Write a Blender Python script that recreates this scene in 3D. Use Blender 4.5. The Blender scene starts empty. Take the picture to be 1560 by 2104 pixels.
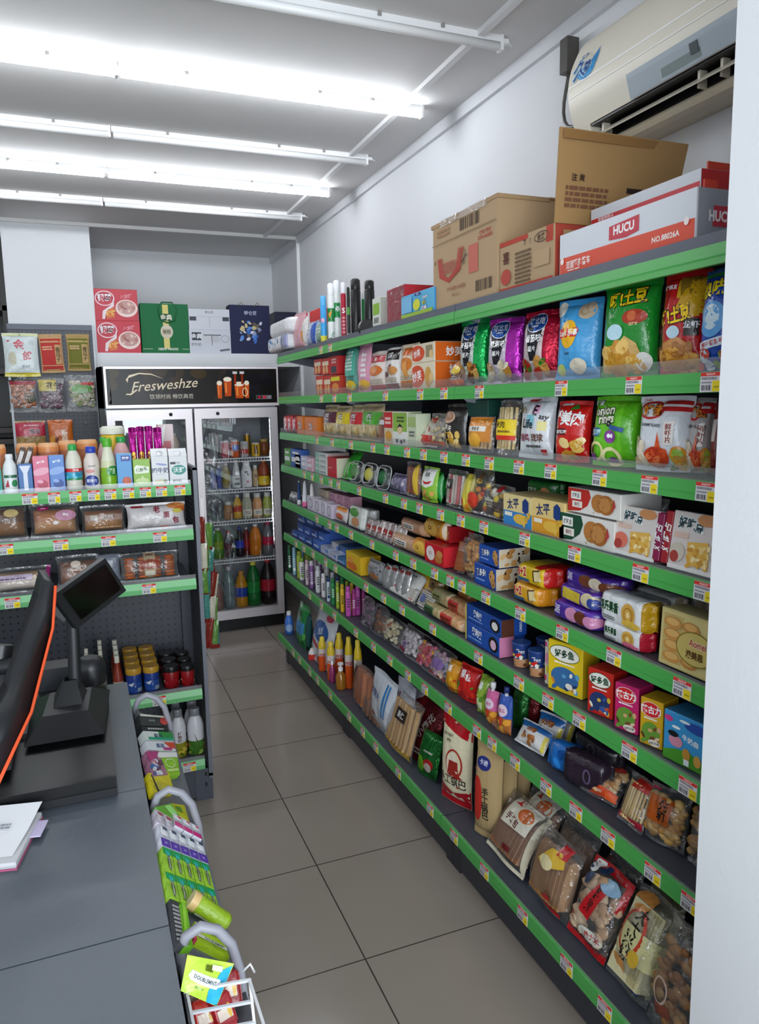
import bpy, bmesh, math, random
import numpy as np
from mathutils import Matrix, Vector
from mathutils.geometry import tessellate_polygon

SC = bpy.context.scene
COL = SC.collection
R = math.radians

# ------------------------------------------------------------ camera
cam_d = bpy.data.cameras.new('camera')
cam = bpy.data.objects.new('camera', cam_d); COL.objects.link(cam)
YAW, PIT, ROLL = .3778, .1451, -.0186
f_ = Vector((math.sin(YAW)*math.cos(PIT), math.cos(YAW)*math.cos(PIT), -math.sin(PIT)))
r0 = Vector((math.cos(YAW), -math.sin(YAW), 0)); u0 = r0.cross(f_)
r_ = r0*math.cos(ROLL)+u0*math.sin(ROLL); u_ = u0*math.cos(ROLL)-r0*math.sin(ROLL)
cam.matrix_world = Matrix(((r_.x, u_.x, -f_.x, 0), (r_.y, u_.y, -f_.y, 0), (r_.z, u_.z, -f_.z, 1.6), (0, 0, 0, 1)))
cam_d.sensor_fit = 'VERTICAL'; cam_d.sensor_height = 24.0; cam_d.lens = 24*1525.5/2104
cam_d.clip_start = .05
SC.camera = cam

# ------------------------------------------------------------ world, light, exposure
wd = bpy.data.worlds.new('world'); SC.world = wd; wd.use_nodes = True
bg = wd.node_tree.nodes['Background']; bg.inputs[0].default_value = (.80, .90, 1.0, 1); bg.inputs[1].default_value = 1.2
SC.view_settings.view_transform = 'Standard'; SC.view_settings.look = 'None'
SC.view_settings.exposure = 0.54; SC.view_settings.gamma = 1.0
TUBE_W = 30.0
def area(name, loc, rot, sx, sy, energy, col):
    l = bpy.data.lights.new(name, 'AREA'); l.shape = 'RECTANGLE'; l.size = sx; l.size_y = sy; l.energy = energy; l.color = col
    o = bpy.data.objects.new(name, l); COL.objects.link(o); o.location = loc; o.rotation_euler = rot
    return o
# daylight through the open shop front behind the camera
area('storefront_daylight', (-.2, -1.9, 1.45), (R(90), 0, 0), 2.8, 2.3, 105, (.86, .94, 1.0))
cy = SC.cycles
cy.use_denoising = True
cy.max_bounces = 7; cy.diffuse_bounces = 4; cy.glossy_bounces = 3; cy.transmission_bounces = 5; cy.transparent_max_bounces = 14
cy.caustics_reflective = False; cy.caustics_refractive = False
cy.sample_clamp_indirect = 6.0

# ------------------------------------------------------------ colour and materials
def lin(c):
    if not isinstance(c, str): return c
    c = c.lstrip('#')
    if len(c) == 3: c = ''.join(a*2 for a in c)
    v = [int(c[i:i+2], 16)/255 for i in (0, 2, 4)]
    return tuple(x/12.92 if x <= .04045 else ((x+.055)/1.055)**2.4 for x in v)
def mat(name, rough=.5, col=None, metal=0, bump=0, bscale=30, coat=0, trans=0, spec=.5, ior=1.45, emit=None, estr=0, detail=2, dist=.002, bstretch=None):
    m = bpy.data.materials.new(name); m.use_nodes = True; nt = m.node_tree; b = nt.nodes['Principled BSDF']
    if col is None:
        a = nt.nodes.new('ShaderNodeAttribute'); a.attribute_name = 'Col'; nt.links.new(a.outputs['Color'], b.inputs['Base Color'])
    else:
        b.inputs['Base Color'].default_value = (*lin(col), 1)
    b.inputs['Roughness'].default_value = rough; b.inputs['Metallic'].default_value = metal
    b.inputs['Specular IOR Level'].default_value = spec; b.inputs['IOR'].default_value = ior
    b.inputs['Coat Weight'].default_value = coat; b.inputs['Coat Roughness'].default_value = .08
    b.inputs['Transmission Weight'].default_value = trans
    if emit: b.inputs['Emission Color'].default_value = (*lin(emit), 1); b.inputs['Emission Strength'].default_value = estr
    if bump:
        tc = nt.nodes.new('ShaderNodeTexCoord'); n = nt.nodes.new('ShaderNodeTexNoise'); n.inputs['Scale'].default_value = bscale; n.inputs['Detail'].default_value = detail
        mp = nt.nodes.new('ShaderNodeMapping'); mp.inputs['Scale'].default_value = bstretch or (1, 1, 1)
        bp = nt.nodes.new('ShaderNodeBump'); bp.inputs['Strength'].default_value = bump; bp.inputs['Distance'].default_value = dist
        nt.links.new(tc.outputs['Object'], mp.inputs[0]); nt.links.new(mp.outputs[0], n.inputs['Vector']); nt.links.new(n.outputs[0], bp.inputs['Height']); nt.links.new(bp.outputs[0], b.inputs['Normal'])
    return m
FILM = mat('printed_film', .24, bump=.7, bscale=30, dist=.010, coat=.3, detail=3)
FOIL = mat('metallic_film', .26, metal=.55, bump=.8, bscale=34, dist=.010, detail=3)
CARD = mat('printed_card', .42, bump=.03, bscale=60)
PAPER = mat('paper', .75, bump=.05, bscale=90)
KRAFT = mat('corrugated_card', .8, bump=.12, bscale=14, bstretch=(1, 1, 9))
PLAS = mat('plastic', .35, bump=.02, bscale=40)
LIQ = mat('bottle_liquid', .08, trans=.45, coat=.6, bump=.01)
FOOD = mat('food', .6, bump=.5, bscale=70, dist=.004)
METAL = mat('metal', .38, metal=.55, bump=.02, bscale=120, bstretch=(1, 1, .05))
PAINT = mat('painted_steel', .42, bump=.03, bscale=200)
def clear_mat(name, col, f0, f1, rough, bump=False, haze=0.0):
    """Thin clear sheet: mostly transparent, a glossy reflection that grows at grazing angles, a little haze."""
    m = bpy.data.materials.new(name); m.use_nodes = True; nt = m.node_tree; nt.nodes.remove(nt.nodes['Principled BSDF'])
    g = nt.nodes.new('ShaderNodeBsdfGlossy'); g.inputs['Color'].default_value = (*col, 1); g.inputs['Roughness'].default_value = rough
    t = nt.nodes.new('ShaderNodeBsdfTransparent'); mx = nt.nodes.new('ShaderNodeMixShader'); d = nt.nodes.new('ShaderNodeBsdfDiffuse'); d.inputs[0].default_value = (*col, 1)
    m2 = nt.nodes.new('ShaderNodeMixShader'); m2.inputs[0].default_value = haze
    lw = nt.nodes.new('ShaderNodeLayerWeight'); lw.inputs[0].default_value = .3
    mr = nt.nodes.new('ShaderNodeMapRange'); mr.inputs[3].default_value = f0; mr.inputs[4].default_value = f1; L = nt.links.new
    L(lw.outputs['Fresnel'], mr.inputs[0]); L(mr.outputs[0], mx.inputs[0]); L(t.outputs[0], m2.inputs[1]); L(d.outputs[0], m2.inputs[2])
    L(m2.outputs[0], mx.inputs[1]); L(g.outputs[0], mx.inputs[2]); L(mx.outputs[0], nt.nodes['Material Output'].inputs[0])
    if bump:
        tc = nt.nodes.new('ShaderNodeTexCoord'); n = nt.nodes.new('ShaderNodeTexNoise'); n.inputs['Scale'].default_value = 26; n.inputs['Detail'].default_value = 3
        bp = nt.nodes.new('ShaderNodeBump'); bp.inputs['Strength'].default_value = 1; bp.inputs['Distance'].default_value = .014
        L(tc.outputs['Object'], n.inputs['Vector']); L(n.outputs[0], bp.inputs['Height']); L(bp.outputs[0], g.inputs['Normal']); L(bp.outputs[0], lw.inputs['Normal'])
    return m
CLEAR = clear_mat('clear_film', (.95, .95, .95), .05, .45, .13, True, .05)
GLASS = clear_mat('pane_glass', (.9, .93, .95), .05, .5, .01)
LIP = clear_mat('clear_acrylic', (.7, .7, .72), .03, .16, .15, False, .08)

# ------------------------------------------------------------ mesh builder
class MB:
    def __init__(s): s.V = []; s.F = []; s.C = []; s.M = []; s.S = []; s.n = 0
    def add(s, V, F, col, m=0, smooth=False):
        n = s.n; s.V += [tuple(map(float, v)) for v in V]; s.n += len(V)
        s.F += [tuple(int(i)+n for i in f) for f in F]
        if isinstance(col, list): s.C += [(*lin(c), 1) for c in col]
        else: s.C += [(*lin(col), 1)]*len(F)
        s.M += [m]*len(F); s.S += [smooth]*len(F); return s
    def box(s, a, b, col, m=0):
        (x0, y0, z0), (x1, y1, z1) = a, b
        V = [(x, y, z) for z in (z0, z1) for y in (y0, y1) for x in (x0, x1)]
        return s.add(V, [(0, 2, 3, 1), (4, 5, 7, 6), (0, 1, 5, 4), (2, 6, 7, 3), (0, 4, 6, 2), (1, 3, 7, 5)], col, m)
    def bar(s, a, b, rx, ry, col, m=0, up=(0, 0, 1), n=0):
        a, b = Vector(a), Vector(b); d = (b-a).normalized(); u = Vector(up)
        if abs(d.dot(u)) > .95: u = Vector((1, 0, 0))
        x = d.cross(u).normalized(); y = x.cross(d).normalized()
        if n:
            ring = [(math.cos(2*math.pi*i/n)*rx, math.sin(2*math.pi*i/n)*ry) for i in range(n)]
        else: ring = [(-rx, -ry), (rx, -ry), (rx, ry), (-rx, ry)]
        k = len(ring)
        V = [a+x*p+y*q for p, q in ring]+[b+x*p+y*q for p, q in ring]
        F = [(i, (i+1) % k, (i+1) % k+k, i+k) for i in range(k)]
        s.add(V, F, col, m, bool(n)); s.add(V, [tuple(range(k))[::-1], tuple(range(k, 2*k))], col, m); return s
    def tube(s, pts, r, col, m=0, n=8):
        P = [Vector(p) for p in pts]; V = []; x = None
        for i, p in enumerate(P):
            d = (P[min(i+1, len(P)-1)]-P[max(i-1, 0)]).normalized()
            if x is None: x = d.orthogonal().normalized()
            x = (x-d*x.dot(d)).normalized(); y = d.cross(x)
            V += [p+(x*math.cos(2*math.pi*j/n)+y*math.sin(2*math.pi*j/n))*r for j in range(n)]
        F = [(i*n+j, i*n+(j+1) % n, (i+1)*n+(j+1) % n, (i+1)*n+j) for i in range(len(P)-1) for j in range(n)]
        F += [tuple(range(n))[::-1], tuple(range((len(P)-1)*n, len(P)*n))]
        return s.add(V, F, col, m, True)
    def grid(s, S, nu, nv, col, m=0, smooth=True, flip=False, u=(0, 1), v=(0, 1), closed=False):
        U, W = np.meshgrid(np.linspace(u[0], u[1], nu+1), np.linspace(v[0], v[1], nv+1))
        V = S(U.ravel(), W.ravel()); w = nu+1
        F = [(j*w+i, j*w+i+1, (j+1)*w+i+1, (j+1)*w+i) for j in range(nv) for i in range(nu)]
        if flip: F = [f[::-1] for f in F]
        if callable(col):
            col = [col((u[0]+(u[1]-u[0])*(i+.5)/nu), (v[0]+(v[1]-v[0])*(j+.5)/nv)) for j in range(nv) for i in range(nu)]
        return s.add(V, F, col, m, smooth)
    def lathe(s, prof, n=18, m=0, c=(0, 0), caps=True):
        V = []; F = []; cols = []
        for r, z, *_ in prof: V += [(c[0]+r*math.sin(2*math.pi*j/n), c[1]-r*math.cos(2*math.pi*j/n), z) for j in range(n)]
        for i in range(len(prof)-1):
            for j in range(n):
                F.append((i*n+j, i*n+(j+1) % n, (i+1)*n+(j+1) % n, (i+1)*n+j)); cols.append(prof[i+1][2] if len(prof[i+1]) > 2 else prof[0][2])
        s.add(V, F, cols, m, True)
        if caps:
            k = len(prof)-1
            s.add(V[:n], [tuple(range(n))[::-1]], prof[0][2], m); s.add(V[k*n:], [tuple(range(n))], prof[k][2] if len(prof[k]) > 2 else prof[0][2], m)
        return s
    def ball(s, c, r, col, m=0, seg=8, rings=6):
        rx, ry, rz = (r, r, r) if not isinstance(r, tuple) else r
        V = []; F = []
        for i in range(rings+1):
            t = math.pi*i/rings
            V += [(c[0]+rx*math.sin(t)*math.cos(2*math.pi*j/seg), c[1]+ry*math.sin(t)*math.sin(2*math.pi*j/seg), c[2]-rz*math.cos(t)) for j in range(seg)]
        F = [(i*seg+j, i*seg+(j+1) % seg, (i+1)*seg+(j+1) % seg, (i+1)*seg+j) for i in range(rings) for j in range(seg)]
        return s.add(V, F, col, m, True)
    def build(s, name, mats, parent=None, loc=None, rot=None):
        me = bpy.data.meshes.new(name); me.from_pydata(s.V, [], s.F)
        if not isinstance(mats, (list, tuple)): mats = [mats]
        for m in mats: me.materials.append(m)
        me.polygons.foreach_set('material_index', s.M); me.polygons.foreach_set('use_smooth', s.S)
        at = me.attributes.new('Col', 'FLOAT_COLOR', 'FACE'); at.data.foreach_set('color', np.array(s.C, dtype=np.float32).ravel())
        me.update()
        o = bpy.data.objects.new(name, me); COL.objects.link(o)
        if parent: o.parent = parent
        if loc is not None: o.location = loc
        if rot is not None: o.rotation_euler = rot
        return o
def empty(name, loc=(0, 0, 0), rot=(0, 0, 0)):
    o = bpy.data.objects.new(name, None); COL.objects.link(o); o.location = loc; o.rotation_euler = rot; o.empty_display_size = .05; return o
USED = {}
def tag(o, label, cat, group=None):
    label = ' '.join(label.split()); n = len(label.split())
    if not 4 <= n <= 16: print('LABEL LEN', n, label)
    if label in USED and not group: print('LABEL DUP', label)
    USED[label] = 1
    o['label'] = label; o['category'] = cat
    if group: o['group'] = group
    return o
def structure(o): o['kind'] = 'structure'; return o
def copy_tree(o, parent=None):
    c = o.copy(); COL.objects.link(c)
    if parent: c.parent = parent; c.matrix_parent_inverse = o.matrix_parent_inverse
    for ch in o.children: copy_tree(ch, c)
    return c

# ------------------------------------------------------------ printed artwork laid on a surface
TXT = {}
def text_tris(s, bold):
    k = (s, bold)
    if k not in TXT:
        c = bpy.data.curves.new('t', 'FONT'); c.body = s; c.resolution_u = 2; c.align_x = 'CENTER'; c.align_y = 'CENTER'; c.offset = bold; c.space_line = .95
        o = bpy.data.objects.new('t', c); me = o.to_mesh(); me.calc_loop_triangles()
        V = np.array([v.co[:2] for v in me.vertices]).reshape(-1, 2); T = np.array([t.vertices[:] for t in me.loop_triangles], dtype=int).reshape(-1, 3)
        # CJK fallback text is not always centred: centre it here
        if len(V): V = V-(V.max(0)+V.min(0))/2
        TXT[k] = (V, T); o.to_mesh_clear(); bpy.data.objects.remove(o); bpy.data.curves.remove(c)
    return TXT[k]
def poly_tris(pts):
    t = tessellate_polygon([[Vector((p[0], p[1], 0)) for p in pts]])
    return np.array(pts, float), np.array(t, int)
def ell(cu, cv, ru, rv, n=18, rot=0):
    a = np.linspace(0, 2*np.pi, n, endpoint=False); P = np.stack([np.cos(a)*ru, np.sin(a)*rv], -1)
    return P, cu, cv, rot
def split(V, T, thr, asp):
    for _ in range(9):
        P = V[T]*np.array([asp, 1.0]); e = np.linalg.norm(P-np.roll(P, -1, 1), axis=2); k = e.argmax(1); bad = e.max(1) > thr
        if not bad.any(): break
        Tb = T[bad]; kb = k[bad]; i = np.arange(len(Tb)); a = Tb[i, kb]; b = Tb[i, (kb+1) % 3]; c = Tb[i, (kb+2) % 3]
        mid = (V[a]+V[b])/2; m = len(V)+np.arange(len(Tb)); V = np.concatenate([V, mid])
        T = np.concatenate([T[~bad], np.stack([a, m, c], -1), np.stack([m, b, c], -1)])
    key = np.round(V, 6); _, idx, inv = np.unique(key, axis=0, return_index=True, return_inverse=True)
    return V[idx], inv.ravel()[T]
def art(mb, ops, S, asp, m=0, flat=False, off=.0007, thr=.13, step=.0003):
    """Lay printed shapes given in (u, v) on the surface S; asp = width / height."""
    for op in ops:
        k = op[0]; col = op[-1] if k in 'p' else None
        items = []
        if k == 'r':
            _, a, b, c, d, col = op[:6]; rot = op[6] if len(op) > 6 else 0
            P = np.array([(a, b), (c, b), (c, d), (a, d)], float)
            if rot:
                cc = P.mean(0); q = (P-cc)*np.array([asp, 1]); t = R(rot); q = q@np.array([[math.cos(t), math.sin(t)], [-math.sin(t), math.cos(t)]]); P = q/np.array([asp, 1])+cc
            items = [(P, np.array([(0, 1, 2), (0, 2, 3)]), col)]
        elif k == 'e':
            _, cu, cv, ru, rv, col = op[:6]; rot = R(op[6]) if len(op) > 6 else 0
            n = 20; a = np.linspace(0, 2*np.pi, n, endpoint=False); q = np.stack([np.cos(a)*ru*asp, np.sin(a)*rv], -1)
            q = q@np.array([[math.cos(rot), math.sin(rot)], [-math.sin(rot), math.cos(rot)]]); P = q/np.array([asp, 1])+np.array([cu, cv])
            items = [(np.concatenate([P, [[cu, cv]]]), np.array([(i, (i+1) % n, n) for i in range(n)]), col)]
        elif k == 'o':
            _, cu, cv, ru, rv, w, col = op[:7]
            n = 24; a = np.linspace(0, 2*np.pi, n, endpoint=False); q = np.stack([np.cos(a), np.sin(a)], -1)
            P = np.concatenate([q*[ru, rv]+[cu, cv], q*[ru-w/asp, rv-w]+[cu, cv]])
            items = [(P, np.array([t for i in range(n) for t in ((i, (i+1) % n, n+i), ((i+1) % n, n+(i+1) % n, n+i))]), col)]
        elif k == 'p': items = [(*poly_tris(op[1]), op[2])]
        elif k == 't':
            _, s, cu, cv, size, col = op[:6]; rot = R(op[6]) if len(op) > 6 else 0; oc = op[7] if len(op) > 7 else None; sx = op[8] if len(op) > 8 else 1; bold = op[9] if len(op) > 9 else .02; shear = op[10] if len(op) > 10 else 0
            for c_, b_ in (((oc, bold+.055), (col, bold)) if oc else ((col, bold),)):
                V, T = text_tris(s, b_)
                if not len(T): continue
                q = V*np.array([size*sx, size]); q[:, 0] += shear*q[:, 1]; q = q@np.array([[math.cos(rot), math.sin(rot)], [-math.sin(rot), math.cos(rot)]])
                items.append((q/np.array([asp, 1])+np.array([cu, cv]), T, c_))
        elif k == 'b':
            _, a, b, c, d, cols, n, size, seed = op; rg = random.Random(seed)
            for i in range(n):
                cu, cv = rg.uniform(a, c), rg.uniform(b, d); s_ = size*rg.uniform(.7, 1.3); e_ = s_*rg.uniform(.45, .8); rot = rg.uniform(0, math.pi)
                nn = 9; t = np.linspace(0, 2*np.pi, nn, endpoint=False); q = np.stack([np.cos(t)*s_, np.sin(t)*e_], -1)
                q = q@np.array([[math.cos(rot), math.sin(rot)], [-math.sin(rot), math.cos(rot)]]); P = q/np.array([asp, 1])+np.array([cu, cv]); P = np.clip(P, .02, .98)
                items.append((np.concatenate([P, [[cu, cv]]]), np.array([(j, (j+1) % nn, nn) for j in range(nn)]), cols[i % len(cols)]))
        elif k == 'l':
            _, a, b, c, d, col, n = op[:7]; rg = random.Random(int(a*991+b*77+n))
            for i in range(n):
                y0 = b+(d-b)*(i+.15)/n; y1 = b+(d-b)*(i+.75)/n; x = a
                while x < c-.01:
                    x1 = min(c, x+rg.uniform(.05, .2)*(c-a)); items.append((np.array([(x, y0), (x1, y0), (x1, y1), (x, y1)]), np.array([(0, 1, 2), (0, 2, 3)]), col)); x = x1+.03*(c-a)
        elif k == 'z':
            _, a, b, c, d, col = op[:6]; rg = random.Random(5); x = a
            while x < c:
                x1 = min(c, x+rg.choice((.02, .035, .05))*(c-a)); items.append((np.array([(x, b), (x1, b), (x1, d), (x, d)]), np.array([(0, 1, 2), (0, 2, 3)]), col)); x = x1+rg.choice((.02, .03, .05))*(c-a)
        for V, T, c in items:
            V = np.asarray(V, float)
            if not flat: V, T = split(V, T, min(thr, .16*asp), asp)
            V = np.clip(V, .005, .995)
            u, v = V[:, 0], V[:, 1]; P = S(u, v); e = 1e-3
            n = np.cross(S(u+e, v)-P, S(u, v+e)-P); n /= (np.linalg.norm(n, axis=1, keepdims=True)+1e-12)
            # winding
            A = V[T]; ar = (A[:, 1, 0]-A[:, 0, 0])*(A[:, 2, 1]-A[:, 0, 1])-(A[:, 1, 1]-A[:, 0, 1])*(A[:, 2, 0]-A[:, 0, 0])
            T = np.where((ar < 0)[:, None], T[:, ::-1], T)
            mb.add(P+n*off, T[np.abs(ar) > 1e-9], c, m, not flat)
            off += step*.12 if k == 'b' else step*.8 if k == 't' else 0
        off += step*.6

# ------------------------------------------------------------ package shapes. Local frame: x right, y away from the viewer, z up; origin at the middle of the base
def bag_S(w, h, d, seed, s=.07, wr=1.0):
    rg = random.Random(seed); K = [(rg.uniform(3, 9), rg.uniform(2, 7), rg.uniform(0, 6)) for _ in range(3)]; ph = rg.uniform(0, 6)
    def S(u, v, sg=-1):
        u = np.asarray(u, float); v = np.asarray(v, float); uu = np.clip(np.abs(2*u-1), 0, 1)
        a = np.clip(1-uu**2.6, 0, 1)**.6; t = np.clip((v-s)/(1-2*s), 0, 1); b = np.clip(4*t*(1-t), 0, 1)**.5
        B = a*b; wv = sum(np.sin(k1*u+k2*v+p) for k1, k2, p in K)/3
        ed = np.exp(-t/.16)+np.exp(-(1-t)/.16)
        y = sg*(d/2*B*(1+.16*wr*wv)+a*np.clip(4*t*(1-t), 0, 1)*ed*wr*d*.07*(np.sin(26*u+ph)+.6*np.sin(43*u+2*ph)))
        y = y+.004*wr*(1-b)*np.sin(7*u+ph)
        x = (u-.5)*w*(1-.06*b); z = v*h-.012*wr*h*uu**2*(v-.5)*2*(1-b)
        return np.stack([x, y, z], -1)
    return S
def bag_into(mb, w, h, d, seed, front, back, m=0, s=.07, nu=14, nv=16, wr=1.0, ops=(), mo=None, v1=1.0, v0=0.0):
    S = bag_S(w, h, d, seed, s, wr)
    nu, nv = int(nu*1.9), int(nv*1.6)
    mb.grid(S, nu, nv, front, m, v=(v0, v1)); mb.grid(lambda u, v: S(u, v, 1), nu, nv, back, m, flip=True, v=(v0, v1))
    if ops: art(mb, ops, S, w/h, m if mo is None else mo, off=.0011, thr=.09)
    return S
def bag(name, w, h, d, front, ops=(), back=None, seed=1, m=None, s=.07, wr=1.0, seal=None, fine=True):
    mb = MB(); back = back or (front if isinstance(front, str) else front(.5, .5)); seal = seal or (back if w > .09 else None)
    v1 = 1-s if seal else 1; v0 = s*.9 if seal else 0
    bag_into(mb, w, h, d, seed, front, back, ops=ops, s=s, wr=wr, v1=v1, v0=v0, nu=14 if fine else 10, nv=16 if fine else 10)
    o = mb.build(name, m or FILM)
    if seal:
        S = bag_S(w, h, d, seed, s, wr); k = MB()
        k.grid(S, 24, 2, seal, v=(1-s, 1), smooth=False); k.grid(lambda u, v: S(u, v, 1)+np.array([0, .0008, 0]), 24, 2, seal, v=(1-s, 1), smooth=False, flip=True)
        k.build('top_seal', m or FILM, o); k = MB(); c0 = front if isinstance(front, str) else front(.5, .02)
        k.grid(S, 24, 2, c0, v=(0, v0), smooth=False); k.grid(lambda u, v: S(u, v, 1)+np.array([0, .0008, 0]), 24, 2, c0, v=(0, v0), smooth=False, flip=True); k.build('bottom_seal', m or FILM, o)
    return o
def clearbag(name, w, h, d, content, ops=(), seed=1, s=.08, wr=1.2, part='contents'):
    """A clear film bag: the film is the thing's own mesh, what is inside is its child. content(mb, w, h, d) fills it."""
    mb = MB(); S = bag_into(mb, w, h, d, seed, '#fff', '#fff', s=s, wr=wr, nu=12, nv=14)
    o = mb.build(name, CLEAR)
    if ops: k = MB(); art(k, ops, S, w/h, off=.0013, thr=.09); k.build('printed_label', FILM, o)
    c = MB(); content(c, w, h, d, random.Random(seed)); co = c.build(part, FOOD, o)
    return o
def flow_S(w, h, d, p=5, fin=.09):
    def S(u, v, sg=-1):
        u = np.asarray(u, float); v = np.asarray(v, float)
        t = np.minimum(u, 1-u); b = np.clip((t-fin*.6)/(fin*.9), 0, 1)**.5
        y = sg*d/2*np.clip(1-np.abs(2*v-1)**p, 0, 1)**(1/p)*(.02+.98*b)
        zc = (v-.5)*h*(.82+.18*b)+h/2
        return np.stack([(u-.5)*w, y+.001*np.sin(90*v)*(1-b), zc], -1)
    return S
def flow(name, w, h, d, col, ops=(), p=5, m=None, fin=.09, endcol=None, topops=(), nu=18, nv=12):
    """A flow-wrapped block with a crimped fin at each end."""
    mb = MB(); S = flow_S(w, h, d, p, fin)
    c = (lambda u, v: endcol if (u < fin*1.1 or u > 1-fin*1.1) else col) if endcol else col
    # cosine spacing in v so that the edges round off
    T = lambda v: (1-np.cos(np.pi*np.clip(v, 0, 1)))/2
    e0 = fin*.75
    mb.grid(lambda u, v: S(u, T(v)), nu, nv, c, u=(e0, 1-e0)); mb.grid(lambda u, v: S(u, T(v), 1), nu, nv, c, flip=True, u=(e0, 1-e0))
    if ops: art(mb, ops, S, w/h)
    if topops:
        # top of the wrap: u along the width, v from front to back
        def St(u, v):
            v = np.asarray(v, float); yy = (v-.5)*d; u = np.asarray(u, float); t = np.minimum(u, 1-u); b = np.clip((t-fin*.6)/(fin*.9), 0, 1)**.5
            z = h/2+h/2*np.clip(1-np.abs(2*v-1)**p, 0, 1)**(1/p)*(.82+.18*b)
            return np.stack([(u-.5)*w, yy*(.02+.98*b), z], -1)
        art(mb, topops, St, w/d)
    o = mb.build(name, m or FILM)
    for a_, b_ in ((0, e0), (1-e0, 1)):
        k = MB(); k.grid(lambda u, v: S(u, T(v)), 3, nv, endcol or col, u=(a_, b_)); k.grid(lambda u, v: S(u, T(v), 1), 3, nv, endcol or col, flip=True, u=(a_, b_)); k.build('end_seal', m or FILM, o)
    return o
def carton_into(mb, w, h, d, front, side=None, top=None, r=.0015, m=0, ops=(), sops=(), tops=(), back=None):
    side = side or front; top = top or front; back = back or side
    X, Y, Z = w/2, d/2, h
    V = []; idx = {}
    for sx in (-1, 1):
        for sy in (-1, 1):
            for sz in (0, 1):
                x, y, z = sx*X, sy*Y, sz*Z; ix, iy, iz = x-sx*r, y-sy*r, (z-r if sz else z+r)
                for k, p in (('x', (x, iy, iz)), ('y', (ix, y, iz)), ('z', (ix, iy, z))): idx[sx, sy, sz, k] = len(V); V.append(p)
    g = lambda a, b, c, k: idx[a, b, c, k]
    mb.add(V, [(g(-1, -1, 0, 'y'), g(1, -1, 0, 'y'), g(1, -1, 1, 'y'), g(-1, -1, 1, 'y'))], front, m)
    mb.add(V, [(g(1, 1, 0, 'y'), g(-1, 1, 0, 'y'), g(-1, 1, 1, 'y'), g(1, 1, 1, 'y'))], back, m)
    mb.add(V, [(g(1, -1, 0, 'x'), g(1, 1, 0, 'x'), g(1, 1, 1, 'x'), g(1, -1, 1, 'x'))], side, m)
    mb.add(V, [(g(-1, 1, 0, 'x'), g(-1, -1, 0, 'x'), g(-1, -1, 1, 'x'), g(-1, 1, 1, 'x'))], side, m)
    mb.add(V, [(g(-1, -1, 1, 'z'), g(1, -1, 1, 'z'), g(1, 1, 1, 'z'), g(-1, 1, 1, 'z'))], top, m)
    mb.add(V, [(g(-1, 1, 0, 'z'), g(1, 1, 0, 'z'), g(1, -1, 0, 'z'), g(-1, -1, 0, 'z'))], back, m)
    E = []
    for sz in (0, 1):
        for sy in (-1, 1): E.append((g(-1, sy, sz, 'y'), g(1, sy, sz, 'y'), g(1, sy, sz, 'z'), g(-1, sy, sz, 'z')))
        for sx in (-1, 1): E.append((g(sx, -1, sz, 'x'), g(sx, 1, sz, 'x'), g(sx, 1, sz, 'z'), g(sx, -1, sz, 'z')))
    for sx in (-1, 1):
        for sy in (-1, 1): E.append((g(sx, sy, 0, 'x'), g(sx, sy, 1, 'x'), g(sx, sy, 1, 'y'), g(sx, sy, 0, 'y')))
    for sx in (-1, 1):
        for sy in (-1, 1):
            for sz in (0, 1): E.append((g(sx, sy, sz, 'x'), g(sx, sy, sz, 'y'), g(sx, sy, sz, 'z')))
    mb.add(V, E, front, m)
    A = lambda *a: np.stack(a, -1)
    if ops: art(mb, ops, lambda u, v: A((u-.5)*w, 0*u-Y, v*h), w/h, m, True)
    if sops: art(mb, sops, lambda u, v: A(0*u+X, (u-.5)*d, v*h), d/h, m, True)
    if tops: art(mb, tops, lambda u, v: A((u-.5)*w, (v-.5)*d, 0*u+Z), w/d, m, True)
def carton(name, w, h, d, front, side=None, top=None, ops=(), sops=(), tops=(), m=None, r=.0015):
    mb = MB(); carton_into(mb, w, h, d, front, side, top, r, 0, ops, sops, tops); return mb.build(name, m or CARD)
def lathe_S(prof, h, wrap):
    zs = np.array([p[1] for p in prof]); rs = np.array([p[0] for p in prof])
    def S(u, v):
        z = np.asarray(v, float)*h; a = (np.asarray(u, float)-.5)*R(wrap); r = np.interp(z, zs, rs)
        return np.stack([r*np.sin(a), -r*np.cos(a), z], -1)
    return S
def bottle(name, prof, capprof=None, ops=(), m=None, wrap=170, capm=None, capname='cap', n=18, labelprof=None):
    """prof: (radius, z, colour) rings in metres; capprof likewise for the cap child."""
    mb = MB(); mb.lathe(prof, n); h = prof[-1][1]
    if ops:
        S = lathe_S(prof, h, wrap); r = max(p[0] for p in prof); k = MB(); art(k, ops, S, R(wrap)*r/h, off=.0009, thr=.09*R(wrap)*r/h)
    o = mb.build(name, m or PLAS)
    if ops: k.build('printed_label', FILM, o)
    if capprof: MB().lathe(capprof, n).build(capname, capm or PLAS, o)
    if labelprof: MB().lathe(labelprof, n, caps=False).build('label', FILM, o)
    return o
def food_blobs(cols, n, size, flat=.6):
    def f(mb, w, h, d, rg):
        for i in range(n):
            u, v = rg.uniform(-.36, .36), rg.uniform(.16, .82); a = (1-abs(2*u)**2.6)**.6; b = max(.05, 4*v*(1-v))**.5
            s_ = size*rg.uniform(.7, 1.2); y = -max(.0, d/2*a*b*.96-s_*flat)*rg.uniform(.35, 1)
            mb.ball((u*w, y, v*h), (s_, s_*flat, s_*rg.uniform(.5, .9)), cols[i % len(cols)], 0, 7, 4)
    return f
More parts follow.
